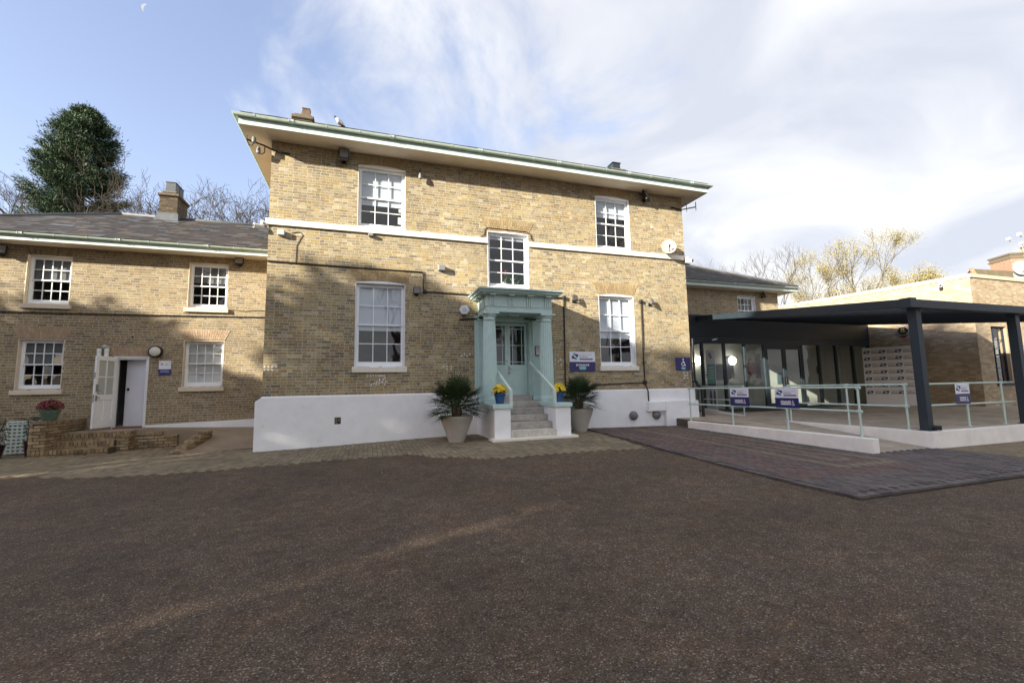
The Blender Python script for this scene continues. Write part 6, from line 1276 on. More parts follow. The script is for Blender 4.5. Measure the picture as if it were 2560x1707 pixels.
def flower_pot(c, r0, r1, h, fr, fh, potm, flm, label, seed, square=False, nfl=230, fsize=.026, cat='potted plant'):
    rg = random.Random(seed); root = empty('flower_pot', c, label, cat)
    mb = MB(); n = 20
    mb.lathe([(r0, 0), (r0+(r1-r0)*.88, h*.86), (r1+.008, h*.87), (r1+.01, h), (r1-.015, h), (r1-.02, h*.85)], c, n, caps=False); mb.lathe([(.005, .001), (r0, .001)], c, n); mb.build('pot', potm, root, smooth=35)
    mb = MB(); mb.lathe([(.005, h*.9), (r1-.015, h*.88)], c, 16, caps=False); mb.build('soil', M_SOIL, root)
    zc = c[2]+h+fh*.15; mb = MB()
    for k in range(620):
        a, e, q = rg.uniform(0, 2*PI), math.acos(rg.uniform(-.35, .9)), rg.uniform(.35, .97)
        p = np.array([c[0]+fr*q*math.sin(e)*math.cos(a)*.95, c[1]+fr*q*math.sin(e)*math.sin(a)*.95, zc+fh*.62*q*math.cos(e)]); d = np.array([rg.gauss(0, 1), rg.gauss(0, 1), rg.gauss(.2, .7)]); d /= np.linalg.norm(d)
        blade(mb, p, d, np.array([rg.gauss(0, 1), rg.gauss(0, 1), 1.]), rg.uniform(.025, .05), .011, .3, .5, 2)
    mb.build('foliage', M_MUML, root); mb = MB()
    for k in range(nfl):
        a = rg.uniform(0, 2*PI); e = math.acos(rg.uniform(.02, 1)); 
        nrm = np.array([math.sin(e)*math.cos(a), math.sin(e)*math.sin(a), math.cos(e)]); p = np.array([c[0]+fr*nrm[0]*1.02, c[1]+fr*nrm[1]*1.02, zc+fh*.72*nrm[2]+rg.uniform(-.012, .012)])
        e1 = np.cross(nrm, (.3, .2, 1)); e1 /= np.linalg.norm(e1); e2 = np.cross(nrm, e1); s = fsize*rg.uniform(.75, 1.15); vs = [p+nrm*s*.5]; m = 9
        for ring, (rr, hh) in enumerate(((.55, .42), (1.0, .1))):
            for i in range(m): t = 2*PI*(i+.5*ring)/m; r_ = s*rr*(1 if i % 2 or not ring else .72); vs.append(p+(e1*math.cos(t)+e2*math.sin(t))*r_+nrm*s*hh)
        fs = [(0, 1+i, 1+(i+1) % m) for i in range(m)]+[(1+i, 1+m+i, 1+(i+1) % m) for i in range(m)]+[(1+(i+1) % m, 1+m+i, 1+m+(i+1) % m) for i in range(m)]
        mb.add(vs, fs, rg.random())
    mb.build('flowers', flm, root); return root
flower_pot((3.24, -1.46, 1.083), .105, .148, .25, .185, .27, M_BLUEP, M_YEL, 'blue glazed pot of yellow chrysanthemums on the left step cap', 1)
flower_pot((4.92, -1.40, 1.083), .105, .148, .25, .185, .27, M_BLUEP, M_YEL, 'blue glazed pot of yellow chrysanthemums on the right step cap', 2)
flower_pot((-7.63, 1.95, .867), .125, .20, .26, .24, .30, mat('green_pot', (.09, .14, .11), .4, var=.25, vscale=6), M_DRED, 'grey green pot of dark red chrysanthemums on the brick landing wall', 3, fsize=.03)
M_SHRUB = mat('shrub_leaf', (0, 0, 0), .5, ramp=[(.03, .05, .02), (.05, .075, .03), (.02, .035, .016), (.075, .10, .05), (.04, .06, .022)], spec=.4)
M_PLUM = mat('plum_glaze', (.035, .012, .022), .25, var=.3, vscale=5, spec=.6, coat=.4)
def leafy(mb, c, r, n, rg, size=.05, w=.018):
    for k in range(n):
        d = np.array([rg.gauss(0, 1), rg.gauss(0, 1), rg.gauss(0, 1)]); d /= np.linalg.norm(d); p = np.array(c)+d*np.array(r)*rg.random()**.45; q = d*.6+np.array([rg.gauss(0, .6), rg.gauss(0, .6), rg.gauss(0, .5)]); q /= np.linalg.norm(q)
        blade(mb, p, q, np.array([rg.gauss(0, .5), rg.gauss(0, .5), 1.]), rg.uniform(.6, 1.2)*size, w, .25, rg.random(), 2)
def shrub_pot(c, r, h, sr, sh, label, seed):
    rg = random.Random(seed); root = empty('shrub_pot', c, label, 'potted plant'); mb = MB(); mb.lathe([(r*.68, 0), (r*.95, h*.9), (r, h*.92), (r, h), (r-.03, h), (r-.04, h*.9)], c, 24, caps=False); mb.build('pot', M_PLUM, root, smooth=35)
    mb = MB(); mb.lathe([(.005, h*.92), (r-.03, h*.9)], c, 16, caps=False); mb.build('soil', M_SOIL, root)
    mb = MB()
    for k in range(7): a = k*.9; mb.tube([(c[0], c[1], c[2]+h*.9), (c[0]+sr*.4*math.cos(a), c[1]+sr*.4*math.sin(a), c[2]+h+sh*.5), (c[0]+sr*.7*math.cos(a), c[1]+sr*.7*math.sin(a), c[2]+h+sh*.85)], .008, 4)
    mb.build('stems', mat('stem_brown', (.07, .05, .035), .9), root); mb = MB(); leafy(mb, (c[0], c[1], c[2]+h+sh*.5), (sr, sr, sh*.55), 700, rg); mb.build('foliage', M_SHRUB, root)
shrub_pot((-8.55, 1.72, 0.0), .24, .34, .30, .65, 'leafy shrub in a dark plum pot at the left picture edge', 5)
shrub_pot((-7.98, 2.05, 0.0), .17, .40, .16, .55, 'climbing shrub in a plum pot tucked against the landing wall', 6)
# mint trellis box
root = empty('trellis_planter', (-8.4, 2.55, 0), 'pale mint lattice planter left of the brick steps', 'planter'); ty = 2.45; tx0, tx1, tz0, tz1 = -8.75, -7.92, .03, .83
for i in range(9): x = tx0+.03+(tx1-tx0-.06)*i/8; mb = MB(); mb.box(x-.02, x+.02, ty, ty+.012, tz0, tz1); mb.build('lath', M_MINT_P, root)
for j in range(9): z = tz0+.04+(tz1-tz0-.08)*j/8; mb = MB(); mb.box(tx0, tx1, ty-.014, ty-.001, z-.022, z+.022); mb.build('lath', M_MINT_P, root)
mb = MB(); mb.box(tx0, tx1, ty+.08, ty+.6, tz0, tz1-.06); mb.build('box', mat('planter_board', (.30, .25, .22), .9, var=.3, vscale=6), root); mb = MB(); mb.bbox(tx0-.02, tx1+.02, ty-.03, ty+.07, tz1, tz1+.035); mb.build('top_rail', M_MINT_P, root)
mb = MB(); rgx = random.Random(8); leafy(mb, (-8.05, 2.6, .88), (.25, .2, .16), 260, rgx); leafy(mb, (-8.5, 2.8, .86), (.3, .2, .08), 160, rgx); mb.build('planting', M_SHRUB, root)
mb = MB(); mb.box(-13, -7.95, 2.75, 3.15, -.05, .74); mb.build('planting_bed', mat('bed_render', (.42, .39, .34), .9, var=.2, vscale=3, stain=.2), label='low rendered planting bed along the wing wall behind the lattice', cat='planter')
# orchid inside the stair window, papers in the left upper window
mb = MB(); mb.lathe([(.05, 4.56), (.07, 4.70)], (3.95, .27, 0), 12); mb.build('orchid_pot', mat('pot_white', (.75, .75, .75), .4), label='small white pot on the stair window sill', cat='pot')
root = empty('orchid', (3.98, .27, 4.6), 'green orchid with red flowers behind the stair window', 'plant'); mb = MB(); rgx = random.Random(3)
for k in range(12): a = rgx.uniform(0, 6.28); blade(mb, np.array([3.95+rgx.uniform(-.02, .5)*(k % 2), .27, 4.68]), np.array([math.cos(a)*.7, .1, 1.0]), np.array([1., .3, .2]), .34, .02, .25, .5, 4)
mb.build('leaves', mat('orchid_leaf', (.10, .24, .04), .5), root); mb = MB()
for k in range(7): mb.ball((4.0+rgx.uniform(-.06, .08), .27, 5.0+rgx.uniform(-.05, .08)), .02, 6, 4)
mb.build('blooms', mat('orchid_red', (.4, .03, .04), .5), root)
for (x, z, w, h, lb) in ((-.27, 6.72, .07, .10, 'small paper note on the left upper window, left side'), (.78, 6.55, .10, .10, 'small paper note on the left upper window, right side'), (.76, 6.2, .17, .20, 'larger paper note low in the left upper window')):
    mb = MB(); mb.box(x, x+w, .19, .192, z, z+h); mb.build('paper_note', mat('paper', (.75, .70, .60), .7), label=lb, cat='paper')
# pigeon on the gutter
root = empty('pigeon', (-.80, -.72, 8.36), 'grey and white pigeon perched on the main gutter', 'pigeon')
mb = MB(); cx, cy, cz = -.78, -.70, 8.33; S = 1.0
ax = np.array([-.75, -.15, .62]); ax /= np.linalg.norm(ax); n = 14; vs = []; prof = [(-.17, .012), (-.13, .03), (-.09, .05), (-.03, .068), (.03, .070), (.08, .058), (.115, .038), (.135, .033), (.155, .036), (.175, .03), (.19, .012)]
e1 = np.cross(ax, (0, 0, 1)); e1 /= np.linalg.norm(e1); e2 = np.cross(ax, e1); o = np.array([cx, cy, cz+.14]); pts = []
for t, r in prof:
    off = np.array([0, 0, 0.02 if t > .1 else 0.0]); c = o+ax*t*S+off
    for k in range(n): a = 2*PI*k/n; vs.append(c+(e1*math.cos(a)*.85+e2*math.sin(a))*r*S)
fs = [(i*n+k, i*n+(k+1) % n, (i+1)*n+(k+1) % n, (i+1)*n+k) for i in range(len(prof)-1) for k in range(n)]+[tuple(range(n))[::-1], tuple(range((len(prof)-1)*n, len(prof)*n))]
b_ = len(mb.v); mb.add(vs, fs); 
for i, f in enumerate(mb.f): mb.t[i] = .1 if f[0] < n*4 else (.75 if f[0] >= n*7 else (.4 if f[0] < n*6 else .55))
hd = o+ax*.19*S+np.array([0, 0, .02]); mb.tube([hd, hd+np.array([-.03, -.012, -.004])], [.008, .002], 6, tint=.9)
for s in (-1, 1): mb.tube([o+ax*-.02+e1*.02*s+np.array([0, 0, -.05]), o+ax*-.02+e1*.02*s+np.array([-.0, 0, -.145])], .006, 5, tint=.97)
mb.build('body', mat('pigeon_feathers', (0, 0, 0), .7, ramp=[(.06, .065, .085), (.16, .17, .19), (.40, .40, .42), (.62, .62, .60), (.035, .037, .06), (.3, .12, .1)], var=.2, vscale=40), root, smooth=True)
mb = MB()
for s in (-1, 1):
    w0 = o+ax*.06+e1*.066*s; blade(mb, w0, -ax+np.array([0, 0, .03]), e1*s, .22, .045, .05, .5, 4)
mb.build('wings', mat('pigeon_wing', (.26, .27, .30), .7, var=.4, vscale=30), root)
# ------------------------------------------------------------------ trees
M_BARK = mat('bark', (.075, .06, .045), .95, var=.35, vscale=6, bump=.6, bscale=20)
M_BARKL = mat('bark_pale', (.15, .125, .09), .95, var=.35, vscale=3, bump=.6, bscale=20)
def np_mesh(name, V, F, T, m, parent, smooth=False):
    V = np.asarray(V, np.float32); F = np.asarray(F, np.int32); k = F.shape[1]
    me = bpy.data.meshes.new(name); me.vertices.add(len(V)); me.vertices.foreach_set('co', V.reshape(-1)); me.loops.add(F.size); me.loops.foreach_set('vertex_index', F.reshape(-1)); me.polygons.add(len(F)); me.polygons.foreach_set('loop_start', (k*np.arange(len(F))).astype(np.int32)); me.update(calc_edges=True); me.shade_flat()
    a = me.attributes.new('tint', 'FLOAT', 'FACE'); a.data.foreach_set('value', np.asarray(T, np.float32)); me.materials.append(m)
    o = bpy.data.objects.new(name, me); o.location = -wl(parent) if parent is not None else (0, 0, 0); link(o, parent); return o
def leaf_cloud(P, Dr, size, wid, rg, T):
    """one lozenge per leaf: P (n,3), Dr direction (n,3)"""
    n = len(P); Dr = Dr/(np.linalg.norm(Dr, axis=1)[:, None]+1e-9); up = rg.normal(size=(n, 3)); S = np.cross(Dr, up); S /= (np.linalg.norm(S, axis=1)[:, None]+1e-9)
    L_ = np.asarray(size)[:, None]; W_ = np.asarray(wid)[:, None]
    V = np.stack([P, P+Dr*L_*.45+S*W_, P+Dr*L_, P+Dr*L_*.45-S*W_], 1).reshape(-1, 3); F = np.arange(4*n).reshape(n, 4); return V, F, T
def conifer(loc, H_, prof, label, seed, nb=135, per=11, needle=80, vis0=.5):
    """conifer of separate drooping boughs: prof(t) = crown radius at relative height t"""
    rg = np.random.default_rng(seed); root = empty('conifer_tree', loc, label, 'tree'); loc = np.array(loc, float)
    mb = MB(); mb.tube([loc+(0, 0, H_*t) for t in (0, .3, .6, .85, .99)], [H_*.03, H_*.024, H_*.016, H_*.008, .02], 9); mb.build('trunk', M_BARK, root, smooth=True)
    mb = MB(); CC, OO, SS, TT = [], [], [], []
    for k in range(nb):
        t = vis0+(1-vis0)*(k+rg.random())/nb; t = 1-(1-t)*(.35+.65*((1-t)/(1-vis0))**.15); a = k*2.399963+rg.normal(0, .35); R = prof(t)*rg.uniform(.72, 1.12)
        o = np.array([math.cos(a), math.sin(a), 0]); b = loc+(0, 0, H_*t); droop = .10+.22*(1-t)
        pts = [b+o*R*q+np.array([0, 0, R*(.02*q-droop*2.2*q*(1-q)*1.6+.14*q**3)]) for q in (0, .3, .6, .85, 1.0)]
        mb.tube(pts, [.09, .07, .05, .03, .012], 5, caps=False); bt = rg.random()
        for m in range(per):
            q = .30+.70*(m+rg.random())/per; p = np.array([np.interp(q, (0, .3, .6, .85, 1.0), [w[c] for w in pts]) for c in range(3)]); sd = np.array([-o[1], o[0], 0])*rg.normal(0, .11*R*(1-.3*q)+.05); CC.append(p+sd); OO.append(o); SS.append(.34+.22*rg.random()); TT.append(bt)
    mb.build('limbs', M_BARK, root); C = np.array(CC); O = np.array(OO); S = np.array(SS); n = len(C)*needle
    P = C[:, None]+rg.normal(size=(len(C), needle, 3))*S[:, None, None]*np.array([.66, .66, .34]); D = rg.normal(size=(len(C), needle, 3))*np.array([.7, .7, .6])+O[:, None]*.8+np.array([0, 0, .45])
    tn = np.clip(np.array(TT)[:, None]*.55+rg.random((len(C), needle))*.45, 0, .99).reshape(-1)
    V, F, T = leaf_cloud(P.reshape(-1, 3), D.reshape(-1, 3), rg.uniform(.22, .5, n), rg.uniform(.018, .04, n), rg, tn); np_mesh('crown', V, F, T, M_CONIF, root); return root
M_CONIF = mat('conifer_needles', (0, 0, 0), .6, ramp=[(.028, .058, .026), (.038, .074, .034), (.022, .046, .022), (.055, .095, .04), (.045, .084, .04), (.072, .11, .05)], spec=.3)
def seq_prof(t):   # tapering to a rounded top
    return float(np.interp(t, [0, .5, .647, .725, .806, .883, .94, .979, 1.0], [5.0, 4.8, 4.4, 3.8, 3.3, 2.6, 1.9, 1.0, .1]))
conifer((-28.2, 42.2, 0), 30.9, seq_prof, 'tall dark green conifer behind the left wing roof', 3)

def bare_tree(loc, H_, label, seed, spread=.55, trunk_r=.3, depth=6, lean=(0, 0), twist=.35, first=.35, bark=None, leaves=None, nbr=(2, 3), ratio=(.66, .84), group=None, upb=.18, leafn=6, leafs=.16, nm='bare_tree', minr=.008, start=None):
    rg = random.Random(seed); root = empty(nm, loc, label, 'tree', group); loc = np.array(loc, float); segs = []; tips = []
    def grow(p, d, L_, r, k):
        n = 4; pts = [p]; q = p.copy(); dd = d.copy()
        for i in range(n):
            dd = dd+np.array([rg.gauss(0, twist), rg.gauss(0, twist), rg.gauss(0, twist*.7)+upb*.25])*.5; dd /= np.linalg.norm(dd); q = q+dd*L_/n; pts.append(q)
        r1 = max(r*.74, minr*.6); segs.append((pts, [r+(r1-r)*i/n for i in range(n+1)], 7 if k == 0 else (5 if k < 3 else 3)))
        if k >= depth:
            tips.append((pts[-1], dd)); tips.append((pts[2], dd)); return
        m = rg.randint(*nbr)+(1 if k == 0 else 0)
        for j in range(m):
            a = rg.uniform(0, 2*PI); s = spread*rg.uniform(.6, 1.35); ax = np.cross(dd, (math.cos(a), math.sin(a), .3)); ax /= (np.linalg.norm(ax)+1e-9)
            nd = dd*math.cos(s)+ax*math.sin(s)+np.array([0, 0, upb]); nd /= np.linalg.norm(nd)
            b = pts[-1] if j < 2 else pts[rg.choice([2, 3])]
            grow(b.copy(), nd, L_*rg.uniform(*ratio), max(r1*rg.uniform(.62, .88), minr), k+1)
        if k >= 2:
            for j in range(1 if k > 3 else 2):
                a = rg.uniform(0, 2*PI); nd = dd+np.array([math.cos(a), math.sin(a), rg.uniform(-.2, .6)])*.9; nd /= np.linalg.norm(nd); tw = pts[rg.choice([1, 2, 3])]; l = L_*.42
                segs.append(([tw, tw+nd*l*.5+np.array([0, 0, .03]), tw+nd*l+np.array([rg.gauss(0, .1), rg.gauss(0, .1), .1])*l], [minr, minr*.8, minr*.5], 3)); tips.append((tw+nd*l, nd))
    d0 = np.array([lean[0], lean[1], 1.0]); d0 /= np.linalg.norm(d0); grow(loc.copy(), d0, H_*first, trunk_r, 0)
    mt = MB(); mc = MB()
    for i, (p, r, n) in enumerate(segs): (mt if i == 0 else mc).tube(p, r, n, caps=False)
    mt.build('trunk', bark or M_BARK, root, smooth=True); mc.build('crown', bark or M_BARK, root, smooth=True)
    if leaves:
        g = np.random.default_rng(seed); P = np.array([t[0] for t in tips]); P = np.repeat(P, leafn, 0)+g.normal(size=(len(P)*leafn, 3))*leafs*2.6; keep = g.random(len(P)) < .85; P = P[keep]; n = len(P)
        V, F, T = leaf_cloud(P, g.normal(size=(n, 3))+(0, 0, -.4), g.uniform(.6, 1.2, n)*leafs, g.uniform(.3, .55, n)*leafs, g, g.random(n)); np_mesh('leaves', V, F, T, leaves, root)
    return root
G2 = 'bare trees behind the left wing'
M_TWIG = mat('twig_bark', (.055, .044, .034), .95, var=.3, vscale=3)
kw = dict(bark=M_TWIG, group=G2, minr=.013, depth=6, ratio=(.68, .88), nbr=(2, 4))
bare_tree((-10.6, 26.6, 4.5), 19.5, 'twisty bare tree behind the left wing chimney', 12, .50, .30, first=.30, twist=.60, **kw)
bare_tree((-6.4, 25.0, 4), 15.0, 'twisty bare tree between the wing chimney and the tall house', 29, .60, .26, lean=(.12, 0), first=.32, twist=.60, **kw)
bare_tree((-2.3, 23.3, 4), 11.0, 'bare tree partly hidden behind the left corner of the tall house', 37, .5, .2, lean=(-.05, 0), first=.34, twist=.4, **kw)
bare_tree((-16.2, 29.7, 8), 8.4, 'small bare tree left of the wing chimney', 41, .55, .18, first=.34, twist=.4, **kw)
kw = dict(bark=M_TWIG, minr=.014, depth=7, ratio=(.66, .84), group='bare trees at the left picture edge')
bare_tree(tuple(CAM+ray(-25, 560)*58-np.array([0, 0, 6.0])), 17, 'bare tree at the left picture edge beside the tall conifer', 53, .40, .34, first=.34, twist=.25, **kw)
bare_tree(tuple(CAM+ray(20, 560)*64-np.array([0, 0, 5.0])), 11, 'lower bare tree behind the left edge of the conifer', 57, .45, .3, first=.34, twist=.3, **kw)
M_TWIG2 = mat('twig_bark_pale', (.10, .082, .064), .95, var=.3, vscale=3)
kw = dict(bark=M_TWIG2, minr=.011, depth=6, group='bare trees behind the far wing')
bare_tree((40.6, 25.6, 2), 12.0, 'bare tree behind the far wing roof, right of the tall house', 61, .40, .16, first=.34, twist=.28, **kw)
bare_tree((44.8, 24.8, 2), 12.4, 'bare tree with pale trunk above the far wing roof edge', 67, .38, .18, first=.36, twist=.28, **kw)
M_AUT = mat('autumn_leaf', (0, 0, 0), .8, ramp=[(.30, .25, .085), (.25, .21, .07), (.33, .28, .12), (.22, .17, .065), (.27, .25, .11), (.31, .24, .085), (.20, .20, .085)], spec=.15)
kw = dict(leaves=M_AUT, bark=M_TWIG2, nm='autumn_tree', minr=.011, depth=6, leafs=.105, twist=.22, group='yellow autumn trees behind the extension')
bare_tree((50.0, 17.9, 1.5), 14.2, 'yellow leaved autumn tree behind the extension roof, tallest', 71, .33, .22, first=.34, leafn=18, **kw)
bare_tree((51.6, 16.9, 1.5), 9.8, 'yellow leaved autumn tree behind the extension roof, lower right', 73, .38, .2, first=.32, leafn=14, **kw)
bare_tree((45.0, 20.0, 1.5), 9.6, 'thin yellow leaved tree behind the far wing and the extension', 79, .42, .16, first=.32, leafn=4, **kw)

# ------------------------------------------------------------------ far house behind the extension, with chimney, aerials, dishes
fh = empty('distant_house', (58, 12, 0), 'mossy roofed house with red brick chimney behind the extension', 'house')
hp = lambda px, py, dp: CAM+ray(px, py)*dp
a = hp(2428, 672, 40); b = hp(2560, 682, 46); c0 = hp(2418, 700, 39); c1 = hp(2600, 735, 40)
mb = MB(); mb.add([c0+(0, 0, -1.2), hp(2480, 735, 36)+(0, 0, -1.0), c1+(0, 0, -1.2), b+(6, -1, 0), a, a+(8, 8, -3)], [(1, 2, 3, 4), (0, 1, 4), (4, 3, 5)]); mb.build('roof', mat('mossy_tiles', (.15, .11, .07), .95, var=.3, vscale=2.2, dirt=((.10, .115, .035), .9, .45, .85)), fh)
mb = MB(); mb.tube([a, hp(2480, 735, 36)+(0, 0, -1.0)], .16, 8); mb.build('hip_tiles', mat('hip_tile', (.30, .17, .11), .9, var=.3, vscale=5), fh)
mb = MB(); mb.box(53.5, 66, 6, 16, 0, 9.0); mb.build('wall', M_REDBRICK, fh)
q = hp(2530, 672, 44); w = 3.0; ch0 = q+np.array([.1, 0, -2.2])
ang = math.radians(-25); ca, sa = math.cos(ang), math.sin(ang); R2 = lambda u, v, z: np.array([q[0]+u*ca-v*sa, q[1]+u*sa+v*ca, q[2]+z])
def rbox(mb, u0, u1, v0, v1, z0, z1): mb.add([R2(u0, v0, z0), R2(u1, v0, z0), R2(u1, v1, z0), R2(u0, v1, z0), R2(u0, v0, z1), R2(u1, v0, z1), R2(u1, v1, z1), R2(u0, v1, z1)], [(0, 3, 2, 1), (4, 5, 6, 7), (0, 1, 5, 4), (1, 2, 6, 5), (2, 3, 7, 6), (3, 0, 4, 7)])
mb = MB(); rbox(mb, 0, 1.55, 0, 2.2, -3, 1.05); rbox(mb, 1.56, 3.2, .15, 2.0, -3, 1.05); fch = mb.build('chimney', M_REDBRICK, fh)
mb = MB(); rbox(mb, -.08, 3.3, -.08, 2.3, 1.05, 1.2); rbox(mb, -.02, 3.2, 0, 2.2, 1.2, 1.45); rbox(mb, -.1, 3.3, -.08, 2.3, 1.45, 1.62); mb.build('cap', M_CAP, fch)
mb = MB(); mb.lathe([(.22, 1.6), (.2, 1.75), (.15, 2.3), (.17, 2.36)], R2(2.0, .9, 0), 12); mb.build('pot', mat('yellow_pot', (.42, .33, .16), .9), fch)
M_ALU = mat('aluminium', (.55, .55, .55), .4, metal=.4)
def aerial(base, h, label, s=1.0):
    root = empty('tv_aerial', tuple(base), label, 'aerial'); mb = MB(); t = np.array(base)+(0, 0, h); mb.tube([base, t], .035*s, 6); mb.build('mast', M_GREY, root); mb = MB(); dd = np.array([.9, .3, .12]); mb.tube([t-dd*.5*s, t+dd*.6*s], .03*s, 5)
    for k in range(6): c = t-dd*.4*s+dd*.18*k*s; mb.tube([c+np.array([-.2, .3, .3])*s*(.5+.08*k), c-np.array([-.2, .3, .3])*s*(.5+.08*k)], .018*s, 4)
    mb.build('elements', M_ALU, root); mb = MB(); mb.box(*(t[0]-.62*s, t[0]-.28*s), *(t[1]-.3*s, t[1]+.1*s), *(t[2]-.2*s, t[2]+.15*s)); mb.build('reflector', M_ALU, root)
aerial(R2(.9, .8, 1.5), 1.75, 'tv aerial on a thin mast left of the red chimney', .75); aerial(R2(1.6, .4, 1.3), 1.35, 'small tv aerial in front of the red chimney top', .7); aerial(hp(2559, 640, 44), 2.2, 'tv aerial cut by the right picture edge', .8)
for (px, py, r, lb) in ((2550, 671, .42, 'upper grey satellite dish above the extension coping'), (2551, 690, .38, 'lower grey satellite dish above the extension coping')):
    c = hp(px, py, 26.5); root = empty('satellite_dish', tuple(c), lb, 'satellite dish'); dish(root, tuple(c), (-.55, -.80, .2), r, mat('dish_grey', (.28, .29, .30), .6)); mb = MB(); mb.tube([c+(.2, .2, 0), c+(.2, .2, -2.2)], .04, 8); mb.build('mast', M_GREY, root)

# ------------------------------------------------------------------ moon
d = ray(365.5, 22); d /= np.linalg.norm(d); mc_ = CAM+d*4000; e1 = np.cross(d, (0, 0, 1)); e1 /= np.linalg.norm(e1); e2 = np.cross(e1, d); Rm = 4000*6.5/1100; mb = MB(); vs = []; th = math.radians(28)
f1 = -(e1*math.cos(th)-e2*math.sin(th)*.55); f1 /= np.linalg.norm(f1); f2 = np.cross(d, f1); n = 20
for k in range(n+1):
    a = -PI/2+PI*k/n; vs += [mc_+Rm*(f1*math.cos(a)+f2*math.sin(a)), mc_+Rm*(f1*math.cos(a)*.45+f2*math.sin(a))]
mb.add(vs, [(2*k, 2*k+1, 2*k+3, 2*k+2) for k in range(n)]); mb.build('moon', mat('moon_rock', (.95, .95, .97), 1.0), label='faint pale crescent moon in the blue sky, top left', cat='moon')

# ------------------------------------------------------------------ trees beside and behind the camera that shade the forecourt
M_SHADE = mat('evergreen_leaf', (0, 0, 0), .6, ramp=[(.03, .055, .02), (.045, .075, .028), (.025, .045, .018), (.055, .085, .03)])
# leaves cut out of the crowns so sun lands in set streaks and patches
TE = math.tan(SUN_EL)
def sunlit_gap(P_, g):
    sa, ca = math.sin(SUN_AZ), math.cos(SUN_AZ); u = P_[:, 0]*ca-P_[:, 1]*sa; s = P_[:, 0]*sa+P_[:, 1]*ca; sg = s+P_[:, 2]/TE      # where the shadow meets the ground
    r = g.random(len(P_)); k = (abs(u-7.42-.02*(sg+2)) < .26) & (sg > -6.5) & (sg < .8) & (r < .925)
    for c, w, a_, b_ in ((-2.1, .26, -10, -2.2), (-1.25, .2, -10, -2.6), (-.5, .16, -6, -2.4)): k |= (abs(u-c) < w) & (sg > a_) & (sg < b_) & (r < .95)
    t = (-.09-P_[:, 1])/ca; xf = P_[:, 0]+t*sa; zf = P_[:, 2]-t*TE                                                            # where it meets the plinth
    for x, z, w, h, m in ((-2.3, .92, .25, .10, 0), (-1.6, .92, .26, .09, -.25), (-2.0, .32, .55, .15, -.35), (-.95, .36, .38, .11, -.3), (.35, .70, .62, .10, -.33), (1.3, .95, .3, .07, -.3), (1.2, .42, .25, .09, -.2), (-2.9, 2.2, .5, .3, -.2)):
        k |= (((xf-x)/(w*1.25))**2+((zf-z-m*(xf-x))/(h*2.1))**2 < 1) & (r < .96)
    return k
def shade_tree(u, dist, H_, R, label, seed, n=11000, size=.42, zlow=.22):
    """u: offset across the sun direction, dist: metres towards the sun"""
    g = np.random.default_rng(seed); sh = np.array([-math.sin(SUN_AZ), -math.cos(SUN_AZ)]); pr_ = np.array([math.cos(SUN_AZ), -math.sin(SUN_AZ)]); xy = sh*dist+pr_*u; loc = np.array([xy[0], xy[1], 0.])
    root = empty('evergreen_tree', tuple(loc), label, 'tree', 'evergreens left of the forecourt, outside the picture')
    mb = MB(); mb.tube([loc, loc+(0, 0, H_*.5), loc+(0, 0, H_*.95)], [.35, .2, .04], 7); mb.build('trunk', M_BARK, root, smooth=True)
    k = 90; t = zlow+(1-zlow)*g.random(k); rad = R*np.sqrt(np.clip(1-((t-.45)/.56)**2, .02, 1)); a = g.uniform(0, 2*PI, k); q = g.random(k)**.5
    C = np.stack([loc[0]+rad*q*np.cos(a), loc[1]+rad*q*np.sin(a), H_*t], 1); uc = C[:, 0]*pr_[0]+C[:, 1]*pr_[1]; C = C[~((g.random(k) < .20) & (C[:, 2] < 10.2) & (uc < 2.6))]; k = len(C); m = n//90
    P = C[:, None]+g.normal(size=(k, m, 3))*R*np.array([.16, .16, .12]); P_ = P.reshape(-1, 3); P_ = P_[~sunlit_gap(P_, g)]; N_ = len(P_)
    V, F, T = leaf_cloud(P_, g.normal(size=(N_, 3)), g.uniform(.6, 1.2, N_)*size, g.uniform(.3, .6, N_)*size*.8, g, g.random(N_)); np_mesh('crown', V, F, T, M_SHADE, root)
SH = [  # u, dist, height, radius
    (-9.8, 24, 9.8, 2.6), (-5.7, 25, 9.7, 2.2), (-2.3, 26, 11.7, 2.3), (.8, 27, 12.9, 2.4), (3.0, 28, 13.6, 2.0), (5.4, 27, 13.8, 2.2), (8.0, 27, 16.6, 2.6), (10.9, 28, 17.4, 2.9), (14.2, 27, 17.6, 3.0), (17.8, 26, 16.0, 3.0), (2.0, 33, 14.0, 2.6), (9.4, 34, 20.2, 3.4), (6.6, 34, 16.0, 2.6), (-4.5, 32, 9.6, 3.0), (13.0, 34, 19.4, 3.2)]
for i, (u, ds, h_, r_) in enumerate(SH): shade_tree(u, ds, h_, r_, 'broad evergreen standing left of the forecourt, outside the picture', 200+i)
# trees on the far side of the drive, behind the camera (seen mirrored in the panes)
src_t = [o for o in bpy.data.objects if o.type == 'EMPTY' and o.name.split('.')[0] in ('bare_tree', 'autumn_tree')]
for k, (x_, y_, sc_) in enumerate(((-6, -44, 1.25), (4, -48, 1.35), (13, -43, 1.2), (22, -46, 1.4), (31, -42, 1.2), (40, -38, 1.3), (49, -30, 1.25), (-15, -40, 1.2))):
    t_ = copy_tree(src_t[(0, 7, 1, 8, 0, 7, 1, 8)[k]]); t_.location = (x_, y_, 0); t_.scale = (sc_,)*3; t_.rotation_euler = (0, 0, k*1.1)
    tag(t_, 'tall open tree across the drive behind the camera, outside the picture', 'tree', 'trees across the drive behind the camera')
